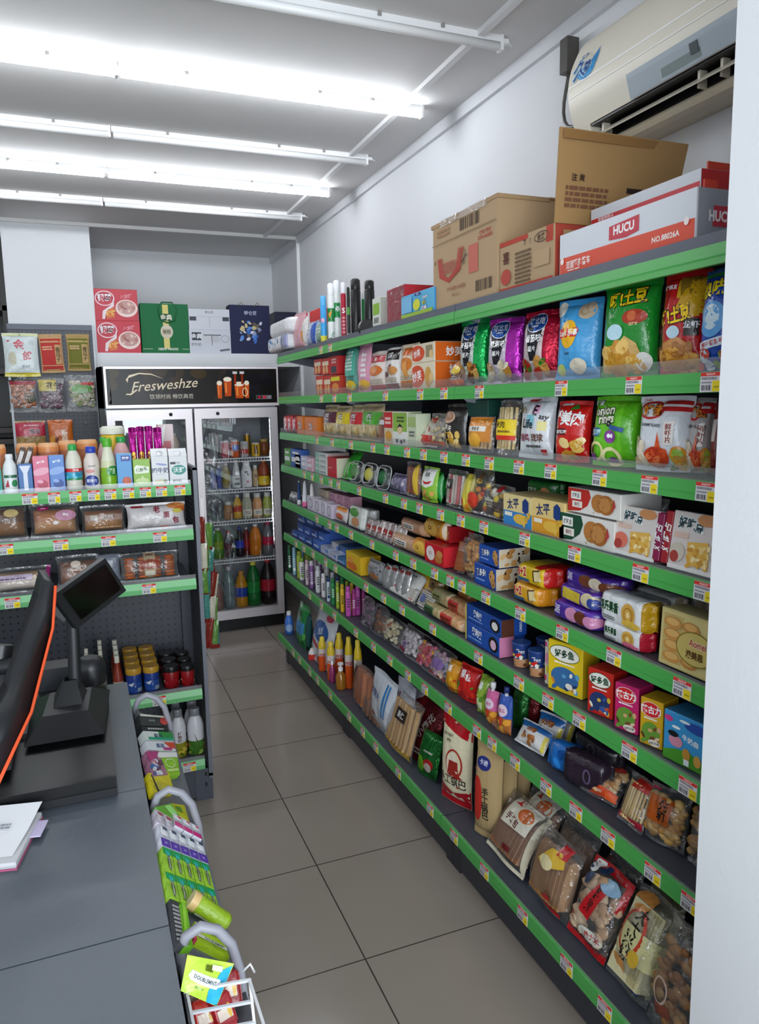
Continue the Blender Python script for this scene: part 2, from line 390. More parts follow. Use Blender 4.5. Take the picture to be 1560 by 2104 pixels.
def food_sticks(cols, n, along='z', th=.8):
    def f(mb, w, h, d, rg):
        for i in range(n):
            t = (i+.5)/n-.5
            if along == 'z':
                x = t*w*.84; dd = d*.36*(1-abs(2*t)**2.6)**.5; r_ = w*.84/n*th/2
                mb.bar((x, -dd*.9+r_, h*.12), (x+rg.uniform(-.003, .003), -dd*.9+r_, h*.86), r_, min(dd, r_), cols[i % len(cols)], n=8)
            else:
                z = h*(.5+t*.78); r_ = h*.78/n*th/2; dd = d*.36
                mb.bar((-w*.4, -dd+r_, z), (w*.4, -dd+r_, z), min(dd, r_*1.4), r_, cols[i % len(cols)], n=8)
    return f
def food_slices(cols, n, crust):
    def f(mb, w, h, d, rg):
        for i in range(n):
            x = (-.36+.72*(i+.5)/n)*w; t = .72*w/n*.44; e_ = d*(.62-.25*(abs(x/w)*2)**2)
            pts = [(-.5, 0), (.5, 0), (.5, .7), (.38, .95), (0, 1), (-.38, .95), (-.5, .7)]
            V = [(x+sx*t, py*e_, h*(.14+.68*pz)) for sx in (-1, 1) for py, pz in pts]; k = len(pts)
            mb.add(V, [tuple(range(k))[::-1], tuple(range(k, 2*k))], cols[i % len(cols)]); mb.add(V, [(j, (j+1) % k, (j+1) % k+k, j+k) for j in range(k)], crust)
    return f

# ============================================================ THE ROOM
CEIL, XW, YB = 2.84, 1.6, 6.42
def nodes_of(name, rough, spec=.5):
    m = bpy.data.materials.new(name); m.use_nodes = True; nt = m.node_tree; b = nt.nodes['Principled BSDF']; b.inputs['Roughness'].default_value = rough
    return m, nt, b
def N(nt, typ, **k):
    n = nt.nodes.new(typ)
    for a, v in k.items():
        if a.startswith('i'): n.inputs[int(a[1:])].default_value = v
        else: setattr(n, a, v)
    return n
def wall_mat(name, c1, c2, rough=.7):
    m, nt, b = nodes_of(name, rough)
    tc = N(nt, 'ShaderNodeTexCoord'); n = N(nt, 'ShaderNodeTexNoise'); n.inputs['Scale'].default_value = 1.3; n.inputs['Detail'].default_value = 4
    mx = N(nt, 'ShaderNodeMix', data_type='RGBA'); mx.inputs[6].default_value = (*lin(c1), 1); mx.inputs[7].default_value = (*lin(c2), 1)
    n2 = N(nt, 'ShaderNodeTexNoise'); n2.inputs['Scale'].default_value = 90; bp = N(nt, 'ShaderNodeBump'); bp.inputs['Strength'].default_value = .08; bp.inputs['Distance'].default_value = .004
    L = nt.links.new; L(tc.outputs['Object'], n.inputs['Vector']); L(n.outputs[0], mx.inputs[0]); L(mx.outputs[2], b.inputs['Base Color'])
    L(tc.outputs['Object'], n2.inputs['Vector']); L(n2.outputs[0], bp.inputs['Height']); L(bp.outputs[0], b.inputs['Normal'])
    return m
WALL = wall_mat('white_wall_paint', '#dfe0e2', '#d6d7da')
CEILM = wall_mat('ceiling_paint', '#d8d6d4', '#cfcdcc')
def floor_mat():
    m, nt, b = nodes_of('floor_tiles', .13); L = nt.links.new
    tc = N(nt, 'ShaderNodeTexCoord'); sp = N(nt, 'ShaderNodeSeparateXYZ'); L(tc.outputs['Object'], sp.inputs[0]); ds = []
    for k, o in (('X', .659), ('Y', 1.838)):
        a = N(nt, 'ShaderNodeMath', operation='SUBTRACT', i1=o); L(sp.outputs[k], a.inputs[0])
        d = N(nt, 'ShaderNodeMath', operation='DIVIDE', i1=.4833); L(a.outputs[0], d.inputs[0])
        f = N(nt, 'ShaderNodeMath', operation='FRACT'); L(d.outputs[0], f.inputs[0])
        s = N(nt, 'ShaderNodeMath', operation='SUBTRACT', i1=.5); L(f.outputs[0], s.inputs[0])
        ab = N(nt, 'ShaderNodeMath', operation='ABSOLUTE'); L(s.outputs[0], ab.inputs[0]); ds.append(ab)
    mxm = N(nt, 'ShaderNodeMath', operation='MAXIMUM'); L(ds[0].outputs[0], mxm.inputs[0]); L(ds[1].outputs[0], mxm.inputs[1])
    gt = N(nt, 'ShaderNodeMath', operation='GREATER_THAN', i1=.4955); L(mxm.outputs[0], gt.inputs[0])
    n = N(nt, 'ShaderNodeTexNoise'); n.inputs['Scale'].default_value = 2.2; n.inputs['Detail'].default_value = 6; L(tc.outputs['Object'], n.inputs['Vector'])
    mx = N(nt, 'ShaderNodeMix', data_type='RGBA'); mx.inputs[6].default_value = (*lin('#90857b'), 1); mx.inputs[7].default_value = (*lin('#9c9188'), 1); L(n.outputs[0], mx.inputs[0])
    m2 = N(nt, 'ShaderNodeMix', data_type='RGBA'); m2.inputs[7].default_value = (*lin('#3f3a37'), 1); L(mx.outputs[2], m2.inputs[6]); L(gt.outputs[0], m2.inputs[0]); L(m2.outputs[2], b.inputs['Base Color'])
    n3 = N(nt, 'ShaderNodeTexNoise'); n3.inputs['Scale'].default_value = 5; n3.inputs['Detail'].default_value = 5; L(tc.outputs['Object'], n3.inputs['Vector'])
    mr = N(nt, 'ShaderNodeMapRange', i3=.08, i4=.26); L(n3.outputs[0], mr.inputs[0]); L(mr.outputs[0], b.inputs['Roughness'])
    b.inputs['Specular IOR Level'].default_value = .45
    return m
FLOOR = floor_mat()
def peg_mat():
    m, nt, b = nodes_of('perforated_steel', .45); L = nt.links.new
    tc = N(nt, 'ShaderNodeTexCoord'); vm = N(nt, 'ShaderNodeVectorMath', operation='SCALE'); vm.inputs['Scale'].default_value = 1/.028; L(tc.outputs['Object'], vm.inputs[0])
    fr = N(nt, 'ShaderNodeVectorMath', operation='FRACTION'); L(vm.outputs[0], fr.inputs[0]); sb = N(nt, 'ShaderNodeVectorMath', operation='SUBTRACT'); sb.inputs[1].default_value = (.5, .5, .5); L(fr.outputs[0], sb.inputs[0])
    sp = N(nt, 'ShaderNodeSeparateXYZ'); L(sb.outputs[0], sp.inputs[0]); cb = N(nt, 'ShaderNodeCombineXYZ'); L(sp.outputs['X'], cb.inputs[0]); L(sp.outputs['Z'], cb.inputs[1])
    ln = N(nt, 'ShaderNodeVectorMath', operation='LENGTH'); L(cb.outputs[0], ln.inputs[0]); lt = N(nt, 'ShaderNodeMath', operation='LESS_THAN', i1=.16); L(ln.outputs['Value'], lt.inputs[0])
    mx = N(nt, 'ShaderNodeMix', data_type='RGBA'); mx.inputs[6].default_value = (*lin('#3b3d45'), 1); mx.inputs[7].default_value = (.004, .004, .005, 1); L(lt.outputs[0], mx.inputs[0]); L(mx.outputs[2], b.inputs['Base Color'])
    return m
PEG = peg_mat()
W_ = '#dddee0'
structure(MB().box((-2.6, -2.2, -.06), (1.75, 6.6, 0), '#999').build('floor', FLOOR))
structure(MB().box((-2.6, -2.2, CEIL), (1.75, 6.6, CEIL+.08), W_).build('ceiling', CEILM))
structure(MB().box((XW, .92, 0), (XW+.1, 6.5, CEIL), W_).build('wall_right', WALL))
structure(MB().box((-2.6, YB, 0), (XW, YB+.1, CEIL), W_).build('wall_back', WALL))
structure(MB().box((-2.6, -2.2, 0), (-2.5, YB, CEIL), W_).build('wall_left', WALL))
structure(MB().box((.957, .55, 0), (1.75, .92, CEIL), W_).build('wall_front', WALL))
structure(MB().box((-.40, 5.6, 0), (.143, YB, CEIL), W_).build('pillar', WALL))
structure(MB().box((.143, 5.6, 1.89), (XW, YB, 1.985), W_).build('ledge_beam', WALL))
structure(MB().box((XW-.018, .92, 2.79), (XW, YB, 2.84), '#dcdde0').build('trim_1', PLAS))
# cable trunking on the ceiling and down the corner
structure(MB().box((1.335, 1.0, 2.822), (1.36, 5.62, 2.84), '#e2e2e2').build('trim_2', PLAS))
structure(MB().box((-.4, 5.575, 2.818), (XW, 5.6, 2.84), '#e4e2e0').build('trim_3', PLAS))
structure(MB().box((XW-.022, 5.55, 1.2), (XW, 5.575, 2.82), '#e6e6e6').build('trim_4', PLAS))
# store room left of the pillar, its gloom painted into near-black board colours
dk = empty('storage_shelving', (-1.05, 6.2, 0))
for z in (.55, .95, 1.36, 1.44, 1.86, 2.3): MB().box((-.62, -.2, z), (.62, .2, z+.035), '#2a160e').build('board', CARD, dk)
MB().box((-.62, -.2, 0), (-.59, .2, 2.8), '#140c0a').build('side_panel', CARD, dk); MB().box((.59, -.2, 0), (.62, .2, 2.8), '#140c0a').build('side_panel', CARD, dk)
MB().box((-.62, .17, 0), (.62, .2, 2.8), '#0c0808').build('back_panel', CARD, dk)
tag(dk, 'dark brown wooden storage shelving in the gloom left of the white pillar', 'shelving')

# ------------------------------------------------------------ tube lights
LIT = mat('lit_tube', .3, '#ffffff', emit='#f4f9ff', estr=TUBE_W)
def tube_light(x0, x1, y, lit, label, end):
    o = empty('tube_light', ((x0+x1)/2, y, CEIL)); l = (x1-x0)/2
    mb = MB(); mb.box((-l+.002, -.011, -.022), (l-.002, .011, 0), '#e9e9ea')
    for sx in (-.6, .25, .62): mb.box((sx*l-.006, -.018, -.012), (sx*l+.006, .018, -.002), '#8f8c8a')
    mb.build('housing', PLAS, o)
    k = MB(); k.tube([(-l+.01, 0, -.034), (l-.01, 0, -.034)], .0135, '#efefef', n=12)
    k.build('diffuser', LIT if lit else PLAS, o)
    MB().box((l-.01, -.015, -.048), (l, .015, 0), '#f0f0f0').build('end_cap', PLAS, o)
    if end:
        MB().box((l, -.008, -.022), (l+.025, .008, -.008), '#e6e6e6').build('plug', PLAS, o)
        MB().tube([(l+.02, 0, -.015), (l+.045, .01, -.02), (l+.05, .03, -.008), (l-.02, .035, -.006), (1.347-(x0+x1)/2, .045, -.006)], .004, '#dcdcdc').build('wire', PLAS, o)
    tag(o, label, 'light', 'tube lights in rows across the ceiling'); return o
rows = [(2.40, 0, 'unlit white tube light nearest the top edge of the photo', None),
        (3.04, 1, 'glowing tube light, right half of the nearer lit row', 'glowing tube light, left half of the nearer lit row'),
        (3.70, 0, 'unlit tube light between the two lit rows, right half', 'unlit tube light between the two lit rows, left half'),
        (4.31, 1, 'glowing tube light, right half of the farther lit row', 'glowing tube light, left half of the farther lit row'),
        (4.91, 0, 'unlit tube light of the farthest row, right half', 'unlit tube light of the farthest row, left half')]
for y, lit, a, b in rows:
    tube_light(.215, 1.437, y, lit, a, not lit)
    if b: tube_light(-1.007, .213, y, lit, b, False)

# ------------------------------------------------------------ air conditioner
def extrude(mb, prof, y0, y1, col, m=0, cap=True, smooth=False):
    k = len(prof); V = [(x, y, z) for y in (y0, y1) for x, z in prof]
    mb.add(V, [(i, (i+1) % k, (i+1) % k+k, i+k) for i in range(k)], col, m, smooth)
    if cap: mb.add(V, [tuple(range(k))[::-1], tuple(range(k, 2*k))], col, m)
ac = empty('air_conditioner', (XW, 1.5, 2.35))
def acm(name, fn, m=PLAS):
    mb = MB(); fn(mb); o = mb.build(name, m, ac); o.matrix_parent_inverse = Matrix.Translation((-XW, -1.5, -2.35)); return o
def curve(P, n=5):
    P = np.array([P[0]]+P+[P[-1]], float); out = []
    for i in range(1, len(P)-2):
        for t in np.linspace(0, 1, n, endpoint=False):
            p0, p1, p2, p3 = P[i-1:i+3]; out.append(tuple(.5*((2*p1)+(p2-p0)*t+(2*p0-5*p1+4*p2-p3)*t*t+(3*p1-p0-3*p2+p3)*t**3)))
    return out+[tuple(P[-1])]
face = curve([(1.52, 2.66), (1.485, 2.655), (1.452, 2.628), (1.425, 2.58), (1.411, 2.54), (1.407, 2.50), (1.413, 2.45), (1.434, 2.392)])
low = curve([(1.434, 2.392), (1.447, 2.365), (1.468, 2.344), (1.50, 2.336), (1.6, 2.335)])
def shell(b, prof, y0, y1, col):
    V = [(x, y, z) for y in (y0, y1) for x, z in prof]; k = len(prof); b.add(V, [(i, i+1, i+1+k, i+k) for i in range(k-1)], col, 0, True)
def acbody(b):
    shell(b, [(1.6, 2.66)]+face, 1.02, 1.97, '#e9e2d2')
    for y0, y1 in ((1.90, 1.97), (1.02, 1.08)):
        shell(b, low, y0, y1, '#e6dfce')
        for y in (y0, y1): b.add([(x, y, z) for x, z in [(1.6, 2.66)]+face+low], [tuple(range(1+len(face)+len(low)))], '#e3dccb')
acm('body', acbody)
acm('outlet', lambda b: (b.box((1.515, 1.08, 2.33), (1.525, 1.90, 2.392), '#0c0b0b'), b.box((1.437, 1.08, 2.386), (1.525, 1.90, 2.3915), '#14110f'), b.box((1.475, 1.08, 2.346), (1.525, 1.90, 2.349), '#1a1512')))
acm('bottom_tray', lambda b: extrude(b, [(1.6, 2.335), (1.50, 2.318), (1.478, 2.322), (1.466, 2.334), (1.475, 2.345), (1.6, 2.349)], 1.08, 1.90, '#cdc2ab'))
acm('air_flap', lambda b: (extrude(b, [(1.438, 2.350), (1.472, 2.374), (1.470, 2.377), (1.436, 2.353)], 1.085, 1.895, '#d8d0bf'), [b.box((1.452, y, 2.345), (1.475, y+.008, 2.385), '#cfc7b6') for y in (1.86, 1.5, 1.43)]))
acm('display_panel', lambda b: (extrude(b, [(1.4105, 2.452), (1.4135, 2.44), (1.4285, 2.392), (1.4325, 2.398), (1.4165, 2.450)], 1.33, 1.72, '#a9b4bb'),
    extrude(b, [(1.4125, 2.445), (1.4255, 2.400), (1.4285, 2.402), (1.4155, 2.446)], 1.47, 1.60, '#7d8a88'), extrude(b, [(1.4122, 2.436), (1.420, 2.412), (1.423, 2.413), (1.4152, 2.437)], 1.475, 1.50, '#4b5457')))
acm('trim_strip', lambda b: (b.bar((1.4085, 1.03, 2.507), (1.4085, 1.968, 2.507), .0025, .0025, '#fbf9f4'), b.bar((1.4085, 1.03, 2.478), (1.4085, 1.968, 2.478), .0018, .0018, '#fbf9f4')))
mb = MB()
def Sac(u, v):
    z = 2.505+np.asarray(v)*.075; x = np.interp(z, [2.50, 2.54, 2.58, 2.63], [1.407, 1.41, 1.425, 1.455]); return np.stack([x, 1.952-np.asarray(u)*.115, z], -1)
art(mb, [('e', .55, .38, .36, .34, '#3aa0dc'), ('e', .50, .58, .30, .32, '#e3dccb'), ('p', [(.7, .5), (.98, .95), (.93, .5), (.8, .2)], '#2a86cc'), ('p', [(.8, .5), (1, .8), (.95, .4)], '#3aa0dc'), ('t', '久', .3, .5, .75, '#1d4d96', 0, '#bfe0f2'), ('t', '静', .62, .45, .4, '#1b3f86', 0, '#bfe0f2'), ('t', '超 净', .4, .9, .2, '#2a66ac')], Sac, .115/.075, flat=True, off=.0025, step=.0003)
s = mb.build('sticker', FILM, ac); s.matrix_parent_inverse = Matrix.Translation((-XW, -1.5, -2.35))
tag(ac, 'cream wall air conditioner with open flap high on the right wall', 'air conditioner')
pl = empty('power_plug', (1.575, 2.185, 2.715)); MB().box((-.035, -.02, -.06), (.01, .02, .045), '#4a4843').build('plug_body', PLAS, pl)
MB().tube([(-.012, 0, -.05), (-.012, .008, -.08), (-.012, .018, -.11), (-.012, .026, -.14), (-.012, .028, -.17), (-.012, .02, -.20), (-.014, .0, -.222), (-.016, -.03, -.234), (-.02, -.08, -.238), (-.02, -.2, -.24)], .006, '#55534e').build('cable', PLAS, pl)
tag(pl, 'grey power plug with dangling cable at the end of the air conditioner', 'plug')

# ============================================================ THE LONG SHELF RACK ON THE RIGHT
ZR = [1.843, 1.609, 1.400, 1.204, .9895, .784, .5355, .159]
XF, Y0, BAY = 1.108, 4.407, 1.138
DARK = '#43464f'; GREEN = '#4ba64f'
def rail_prof(x, z): return [(x, z), (x+.001, z+.012), (x+.0005, z+.016), (x+.003, z+.038), (x+.012, z+.040), (x+.012, z)]
def gondola(y0, y1, label, far):
    o = empty('shelf_rack', (1.35, (y0+y1)/2, 0)); h = (y1-y0)/2
    def part(name, fn, m=PAINT, parent=o):
        mb = MB(); fn(mb); p = mb.build(name, m, parent)
        return p
    part('back_panel', lambda b: b.box((.195, -h+.01, .1), (.205, h-.01, 1.95), '#3c3f47'), PEG)
    for s in (-1, 1):
        part('upright', lambda b: b.box((.18, s*(h-.02)-.02, 0), (.24, s*(h-.02)+.02, 1.96), DARK))
    part('base', lambda b: (b.box((-.25, -h+.03, .012), (.2, h-.03, .155), '#35373f'), b.box((-.252, -h+.002, 0), (-.2, -h+.05, .155), '#2d2f36'), b.box((-.252, h-.05, 0), (-.2, h-.002, .155), '#2d2f36')))
    for i, z in enumerate(ZR):
        x = (1.048 if i == 7 else XF)-1.35; up = .060 if i == 0 else .036
        s = part('shelf', lambda b: (b.box((x+.012, -h+.003, z+up-.03), (.195, h-.003, z+up), DARK), b.box((x+.006, -h+.003, z+.036), (x+.012, h-.003, z+up), '#5d616c') if i == 0 else None))
        part('price_rail', lambda b: extrude(b, rail_prof(x, z), -h+.003, h-.003, GREEN), PLAS, s)
        if i in (1, 2): part('clear_lip', lambda b: b.box((x+.006, -h+.004, z+.038), (x+.008, h-.004, z+.066), '#ccc'), LIP, s)
        elif 0 < i: part('clear_lip', lambda b: b.box((x+.006, -h+.004, z+.038), (x+.008, h-.004, z+.048), '#ccc'), LIP, s)
        if i < 7:
            for sy in ((-1, 1) if far else (-1,)):
                y = sy*(h-.006)
                part('bracket', lambda b: extrude(b, [(.19, z+up-.03), (x+.03, z+up-.03), (x+.05, z+up-.045), (.19, z-.06)], y-.0015, y+.0015, '#8b8e98'), PAINT, s)
    tag(o, label, 'shelves', 'green-railed shelf racks along the right wall'); return o
gondola(Y0-3*BAY, Y0-2*BAY, 'dark grey shelf rack with green rails, nearest bay by the white doorway edge', False)
gondola(Y0-2*BAY, Y0-BAY, 'dark grey shelf rack with green rails, middle bay under the brown cartons', False)
gondola(Y0-BAY, Y0, 'dark grey shelf rack with green rails, farthest bay next to the fridge', True)

# ============================================================ THE FRIDGE
FY = 5.15
fr = empty('drinks_fridge', (.71, FY, 0))
def fpart(name, fn, m=PAINT, parent=fr):
    mb = MB(); fn(mb); p = mb.build(name, m, parent)
    if parent is fr: p.matrix_parent_inverse = Matrix.Translation((-.71, -FY, 0))
    else: p.matrix_parent_inverse = (Matrix.Translation((.71, FY, 0)) @ parent.matrix_parent_inverse).inverted() if False else Matrix.Identity(4)
    return p
FB = '#15161a'; FI = '#5a6068'
fpart('cabinet', lambda b: (b.box((.118, FY+.045, .08), (.15, FY+.57, 1.865), FB), b.box((1.285, FY+.045, .08), (1.315, FY+.57, 1.865), FB), b.box((.118, FY+.55, .08), (1.315, FY+.57, 1.865), FB),
    b.box((.118, FY+.045, 1.6), (1.315, FY+.57, 1.865), FB), b.box((.15, FY+.53, .14), (1.285, FY+.55, 1.6), '#9aa0a6'), b.box((.15, FY+.05, .10), (1.285, FY+.55, .14), '#b5b9bd'), b.box((.15, FY+.05, 1.56), (1.285, FY+.55, 1.6), '#aab0b5'), b.box((.15, FY+.06, .14), (.156, FY+.53, 1.56), '#767c84'), b.box((1.279, FY+.06, .14), (1.285, FY+.53, 1.56), '#767c84')))
fpart('plinth', lambda b: b.box((.14, FY+.06, 0), (1.295, FY+.5, .08), '#0d0d0f'))
def sign(b):
    b.box((.157, FY, 1.600), (1.30, FY+.045, 1.866), '#e9dde0', 1)
    b.box((.170, FY-.002, 1.620), (1.288, FY, 1.852), '#1a1714', 0)
    ops = [('b', 0, 0, .75, 1, ['#2a2015', '#33261a', '#241c1c', '#3a2c14', '#221d1a', '#18140f'], 40, .2, 4), ('b', .6, 0, 1, 1, ['#17161a', '#1b1a1f'], 12, .2, 6),
        ('t', 'Fresweshze', .33, .56, .40, '#d9c9ac', 4, None, 1.0, .004, .38), ('p', [(.115, .62), (.12, .75), (.18, .86), (.25, .84), (.32, .72), (.25, .87), (.18, .895), (.125, .83), (.105, .70)], '#d9c9ac'), ('p', [(.10, .28), (.13, .27), (.17, .42), (.16, .43), (.125, .31), (.105, .315)], '#d9c9ac'),
        ('t', '饮领时尚 畅饮典范', .36, .22, .15, '#cdc4b4', 0, None, 1.0, 0)]
    for x, y, w, h, c, t in ((.645, .14, .032, .45, '#c9541c', 1), (.695, .2, .05, .5, '#b8481a', 1), (.765, .14, .06, .42, '#c4501a', 1), (.812, .14, .03, .45, '#c9581e', 1)):
        ops += [('p', [(x-w/2, y+h), (x+w/2, y+h), (x+w*.38, y), (x-w*.38, y)], c), ('e', x, y+h, w/2, .07, '#f0e3cd'), ('r', x-w*.3, y+h*.2, x-w*.12, y+h*.8, '#e08a3c')]
    ops += [('r', .735, .55, .748, .88, '#8a2c12'), ('r', .778, .55, .791, .88, '#8a2c12'), ('r', .728, .86, .755, .93, '#cfcfcf'), ('r', .771, .86, .798, .93, '#cfcfcf'), ('o', .80, .32, .018, .13, .025, '#e8c9a8'),
        ('r', .868, .10, .965, .22, '#6d6f72'), ('r', .872, .12, .905, .2, '#1a1212'), ('t', '88', .888, .16, .09, '#d92a3a'), ('r', .91, .12, .93, .2, '#d12f3f'), ('r', .94, .12, .96, .2, '#8b8d90')]
    art(b, ops, lambda u, v: np.stack([.172+u*1.114, 0*u+FY-.002, 1.622+v*.228], -1), 1.114/.228, 0, True, off=.0006)
fpart('sign', sign, [mat('sign_face', .22, spec=.25), METAL])
def fdoor(x0, x1, lock):
    d = fpart('door', lambda b: (b.box((x0, FY, .10), (x0+.046, FY+.04, 1.588), '#dcd4d7'), b.box((x1-.046, FY, .10), (x1, FY+.04, 1.588), '#dcd4d7'), b.box((x0+.046, FY, 1.52), (x1-.046, FY+.04, 1.588), '#dcd4d7'), b.box((x0+.046, FY, .10), (x1-.046, FY+.04, .165), '#d4cdd0')), METAL)
    fpart('pane', lambda b: b.box((x0+.046, FY+.012, .165), (x1-.046, FY+.016, 1.52), '#fff'), GLASS, d)
    hx = x1-.032 if x0 < .5 else x0+.008
    fpart('handle', lambda b: b.box((hx, FY-.006, .74), (hx+.022, FY, .98), '#f0eaea'), METAL, d)
    fpart('lock', lambda b: b.tube([(lock, FY+.002, 1.553), (lock, FY-.006, 1.553)], .012, '#38383a', n=12), METAL, d)
    return d
fdoor(.157, .700, .56); fdoor(.714, 1.285, .87)
for x0, x1 in ((.16, .70), (.72, 1.275)):
    for z in (1.236, 1.019, .794, .515):
        def rack(b):
            for yy in (FY+.075, FY+.5): b.bar((x0, yy, z), (x1, yy, z), .003, .003, '#e6e8ea')
            b.bar((x0, FY+.07, z-.022), (x1, FY+.07, z-.022), .003, .003, '#e6e8ea')
            n = 28
            for i in range(n+1):
                x = x0+(x1-x0)*i/n; b.bar((x, FY+.07, z), (x, FY+.5, z), .0015, .0015, '#dfe1e3'); b.bar((x, FY+.07, z-.022), (x, FY+.07, z), .0015, .0015, '#dfe1e3')
            for i in range(6):
                x = x0+.03+(x1-x0-.05)*i/5.2; b.bar((x, FY+.075, z), (x, FY+.06, z+.055), .002, .002, '#eceef0')
        fpart('wire_rack', rack, PLAS)
LED = mat('led_strip', .3, '#ffffff', emit='#eef6ff', estr=22)
led = MB()
for i in range(24): led.box((1.247, FY+.058, 1.49-i*.037), (1.256, FY+.068, 1.499-i*.037), '#fff', 0)
ledo = led.build('led_strip', LED, fr); ledo.matrix_parent_inverse = Matrix.Translation((-.71, -FY, 0))
fpart('led_channel', lambda b: b.box((1.24, FY+.068, .6), (1.279, FY+.075, 1.53), '#c9ced2'), METAL)
tag(fr, 'black two-door glass drinks fridge with silver frames and dark beer sign', 'fridge')

# ============================================================ THE LEFT SHELF RACK (bread and milk)
LZ = [1.268, 1.095, .900, .452, .140]
lg = empty('bread_rack', (-.4, 3.08, 0))
def lpart(name, fn, m=PAINT, parent=lg):
    mb = MB(); fn(mb); p = mb.build(name, m, parent)
    if parent is lg: p.matrix_parent_inverse = Matrix.Translation((.4, -3.08, 0))
    return p
lpart('back_panel', lambda b: b.box((-1.2, 3.27, .1), (.375, 3.28, 1.30), DARK), PEG)
lpart('base', lambda b: (b.box((-1.2, 2.93, .015), (.385, 3.28, .135), '#43464f'), b.box((.33, 2.925, 0), (.40, 2.99, .135), '#4a4d57'), b.box((.37, 2.921, .105), (.378, 2.926, .12), '#0a0a0a'), b.box((.37, 2.921, .06), (.378, 2.926, .075), '#0a0a0a')))
lpart('upright', lambda b: b.box((.35, 3.24, 0), (.40, 3.29, 1.36), DARK))
lpart('upright', lambda b: b.box((-1.22, 3.24, 0), (-1.18, 3.29, 1.36), DARK))
for i, z in enumerate(LZ):
    s = lpart('shelf', lambda b: b.box((-1.2, 2.89 if i < 4 else 2.93, z+.01), (.36, 3.26, z+.036), '#4a4d57'))
    y = 2.88 if i < 4 else 2.915
    lpart('price_rail', lambda b: b.add([(x, yy, zz) for x in (-1.2, .372) for yy, zz in ((y, z), (y-.003, z+.018), (y+.003, z+.042), (y+.012, z+.042), (y+.012, z))], [(0, 1, 6, 5), (1, 2, 7, 6), (2, 3, 8, 7), (3, 4, 9, 8), (4, 0, 5, 9), (4, 3, 2, 1, 0), (5, 6, 7, 8, 9)], '#6fb878' if i else '#5fae68'), PLAS, s)
    lpart('clear_lip', lambda b: b.box((-1.2, y+.004, z+.042), (.372, y+.006, z+.058), '#ccc'), LIP, s)
def mesh_panel(b):
    for y in (2.905, 3.28): b.box((.385, y, .10), (.40, y+.014, 1.37), '#6b6e78')
    for z in (.11, 1.36): b.box((.385, 2.905, z), (.40, 3.29, z+.012), '#6b6e78')
    n = 34; y0, y1, z0, z1 = 2.915, 3.28, .12, 1.36; k = 2.1
    for s in (1, -1):
        for i in range(-10, 34):
            a = z0+(z1-z0)*i/30; c = a+(y1-y0)*k
            ya, yb, za, zb = y0, y1, a, c
            if za < z0: ya += (z0-za)/k; za = z0
            if zb > z1: yb -= (zb-z1)/k; zb = z1
            if yb-ya < .01: continue
            if s < 0: ya, yb = y0+y1-ya, y0+y1-yb
            b.bar((.392, ya, za), (.392, yb, zb), .0018, .0018, '#23252b')
lpart('mesh_end', mesh_panel)
tag(lg, 'dark grey bread and milk rack with green rails and mesh end', 'shelves')
# strip of sachets hanging on the mesh end
st = empty('sachet_strip', (.402, 3.1, 1.2))
rg = random.Random(3)
for i in range(5):
    for j in range(4):
        m = MB(); c = ['#7a2a22', '#c9c2b0', '#5f8a3a', '#3f7d74'][(i+j) % 4]
        S = bag_S(.030, .125, .014, i*7+j, .08)
        m.grid(S, 5, 6, lambda u, v, c=c: '#7a1f1a' if v < .12 else c); m.grid(lambda u, v: S(u, v, 1), 5, 6, c, flip=True)
        m.build('sachet', FILM, st, (.016+.019*j+rg.uniform(-.004, .004), -.10+.05*j+rg.uniform(-.008, .008), -.16-.105*i-.02*j), (R(rg.uniform(0, 8)), R(rg.uniform(-8, 8)), R(rg.uniform(-25, 30))))
MB().tube([(.006, -.1, -.03), (.012, .06, -.02)], .002, '#999').build('hanger', METAL, st)
tag(st, 'strip of small red and green sachets hanging on the mesh rack end', 'sachets')

# hanging display on the pillar
hp = MB(); hp.box((-.41, 5.565, .35), (.115, 5.585, 2.16), '#454a56'); hb = hp.build('pegboard', PEG)
f = MB(); f.box((-.425, 5.545, .35), (-.41, 5.6, 2.10), '#b9bcc2'); f.box((.115, 5.545, .35), (.128, 5.6, 2.16), '#b9bcc2'); f.box((-.41, 5.555, 2.13), (.115, 5.59, 2.165), '#555b68'); f.build('frame', PAINT, hb)
tag(hb, 'dark perforated hook board hung with snack bags on the white pillar', 'display board')

# ============================================================ THE COUNTER
ct = empty('checkout_counter', (-.5, .9, 0)); CZ = .87
def cpart(name, fn, m=PAINT, parent=ct):
    mb = MB(); fn(mb); p = mb.build(name, m, parent)
    if parent is ct: p.matrix_parent_inverse = Matrix.Translation((.5, -.9, 0))
    return p
COUNT = wall_mat('counter_laminate', '#515861', '#474e56', .38)
for a, b_ in ((-.35, 1.008), (1.011, 1.425), (1.428, 2.035)):
    cpart('worktop', lambda b: b.box((-1.1, a, CZ-.03), (.066, b_, CZ), '#50565e'), COUNT)
cpart('cabinet', lambda b: b.box((-1.08, -.33, 0), (.055, 2.02, CZ-.03), '#3c4048'))
tag(ct, 'slate grey checkout counter in the lower left foreground', 'counter')
dr = empty('cash_drawer', (-.28, 1.72, CZ))
MB().box((-.33, -.30, 0), (.295, .31, .038), '#0c0c0e').build('case', PLAS, dr); MB().box((-.33, -.306, .004), (.295, -.30, .018), '#1c1c20').build('front', PLAS, dr)
MB().box((-.2, -.05, .038), (.25, .28, .05), '#101013').build('top_mat', PLAS, dr)
tag(dr, 'flat black cash drawer under the till on the counter', 'cash drawer')
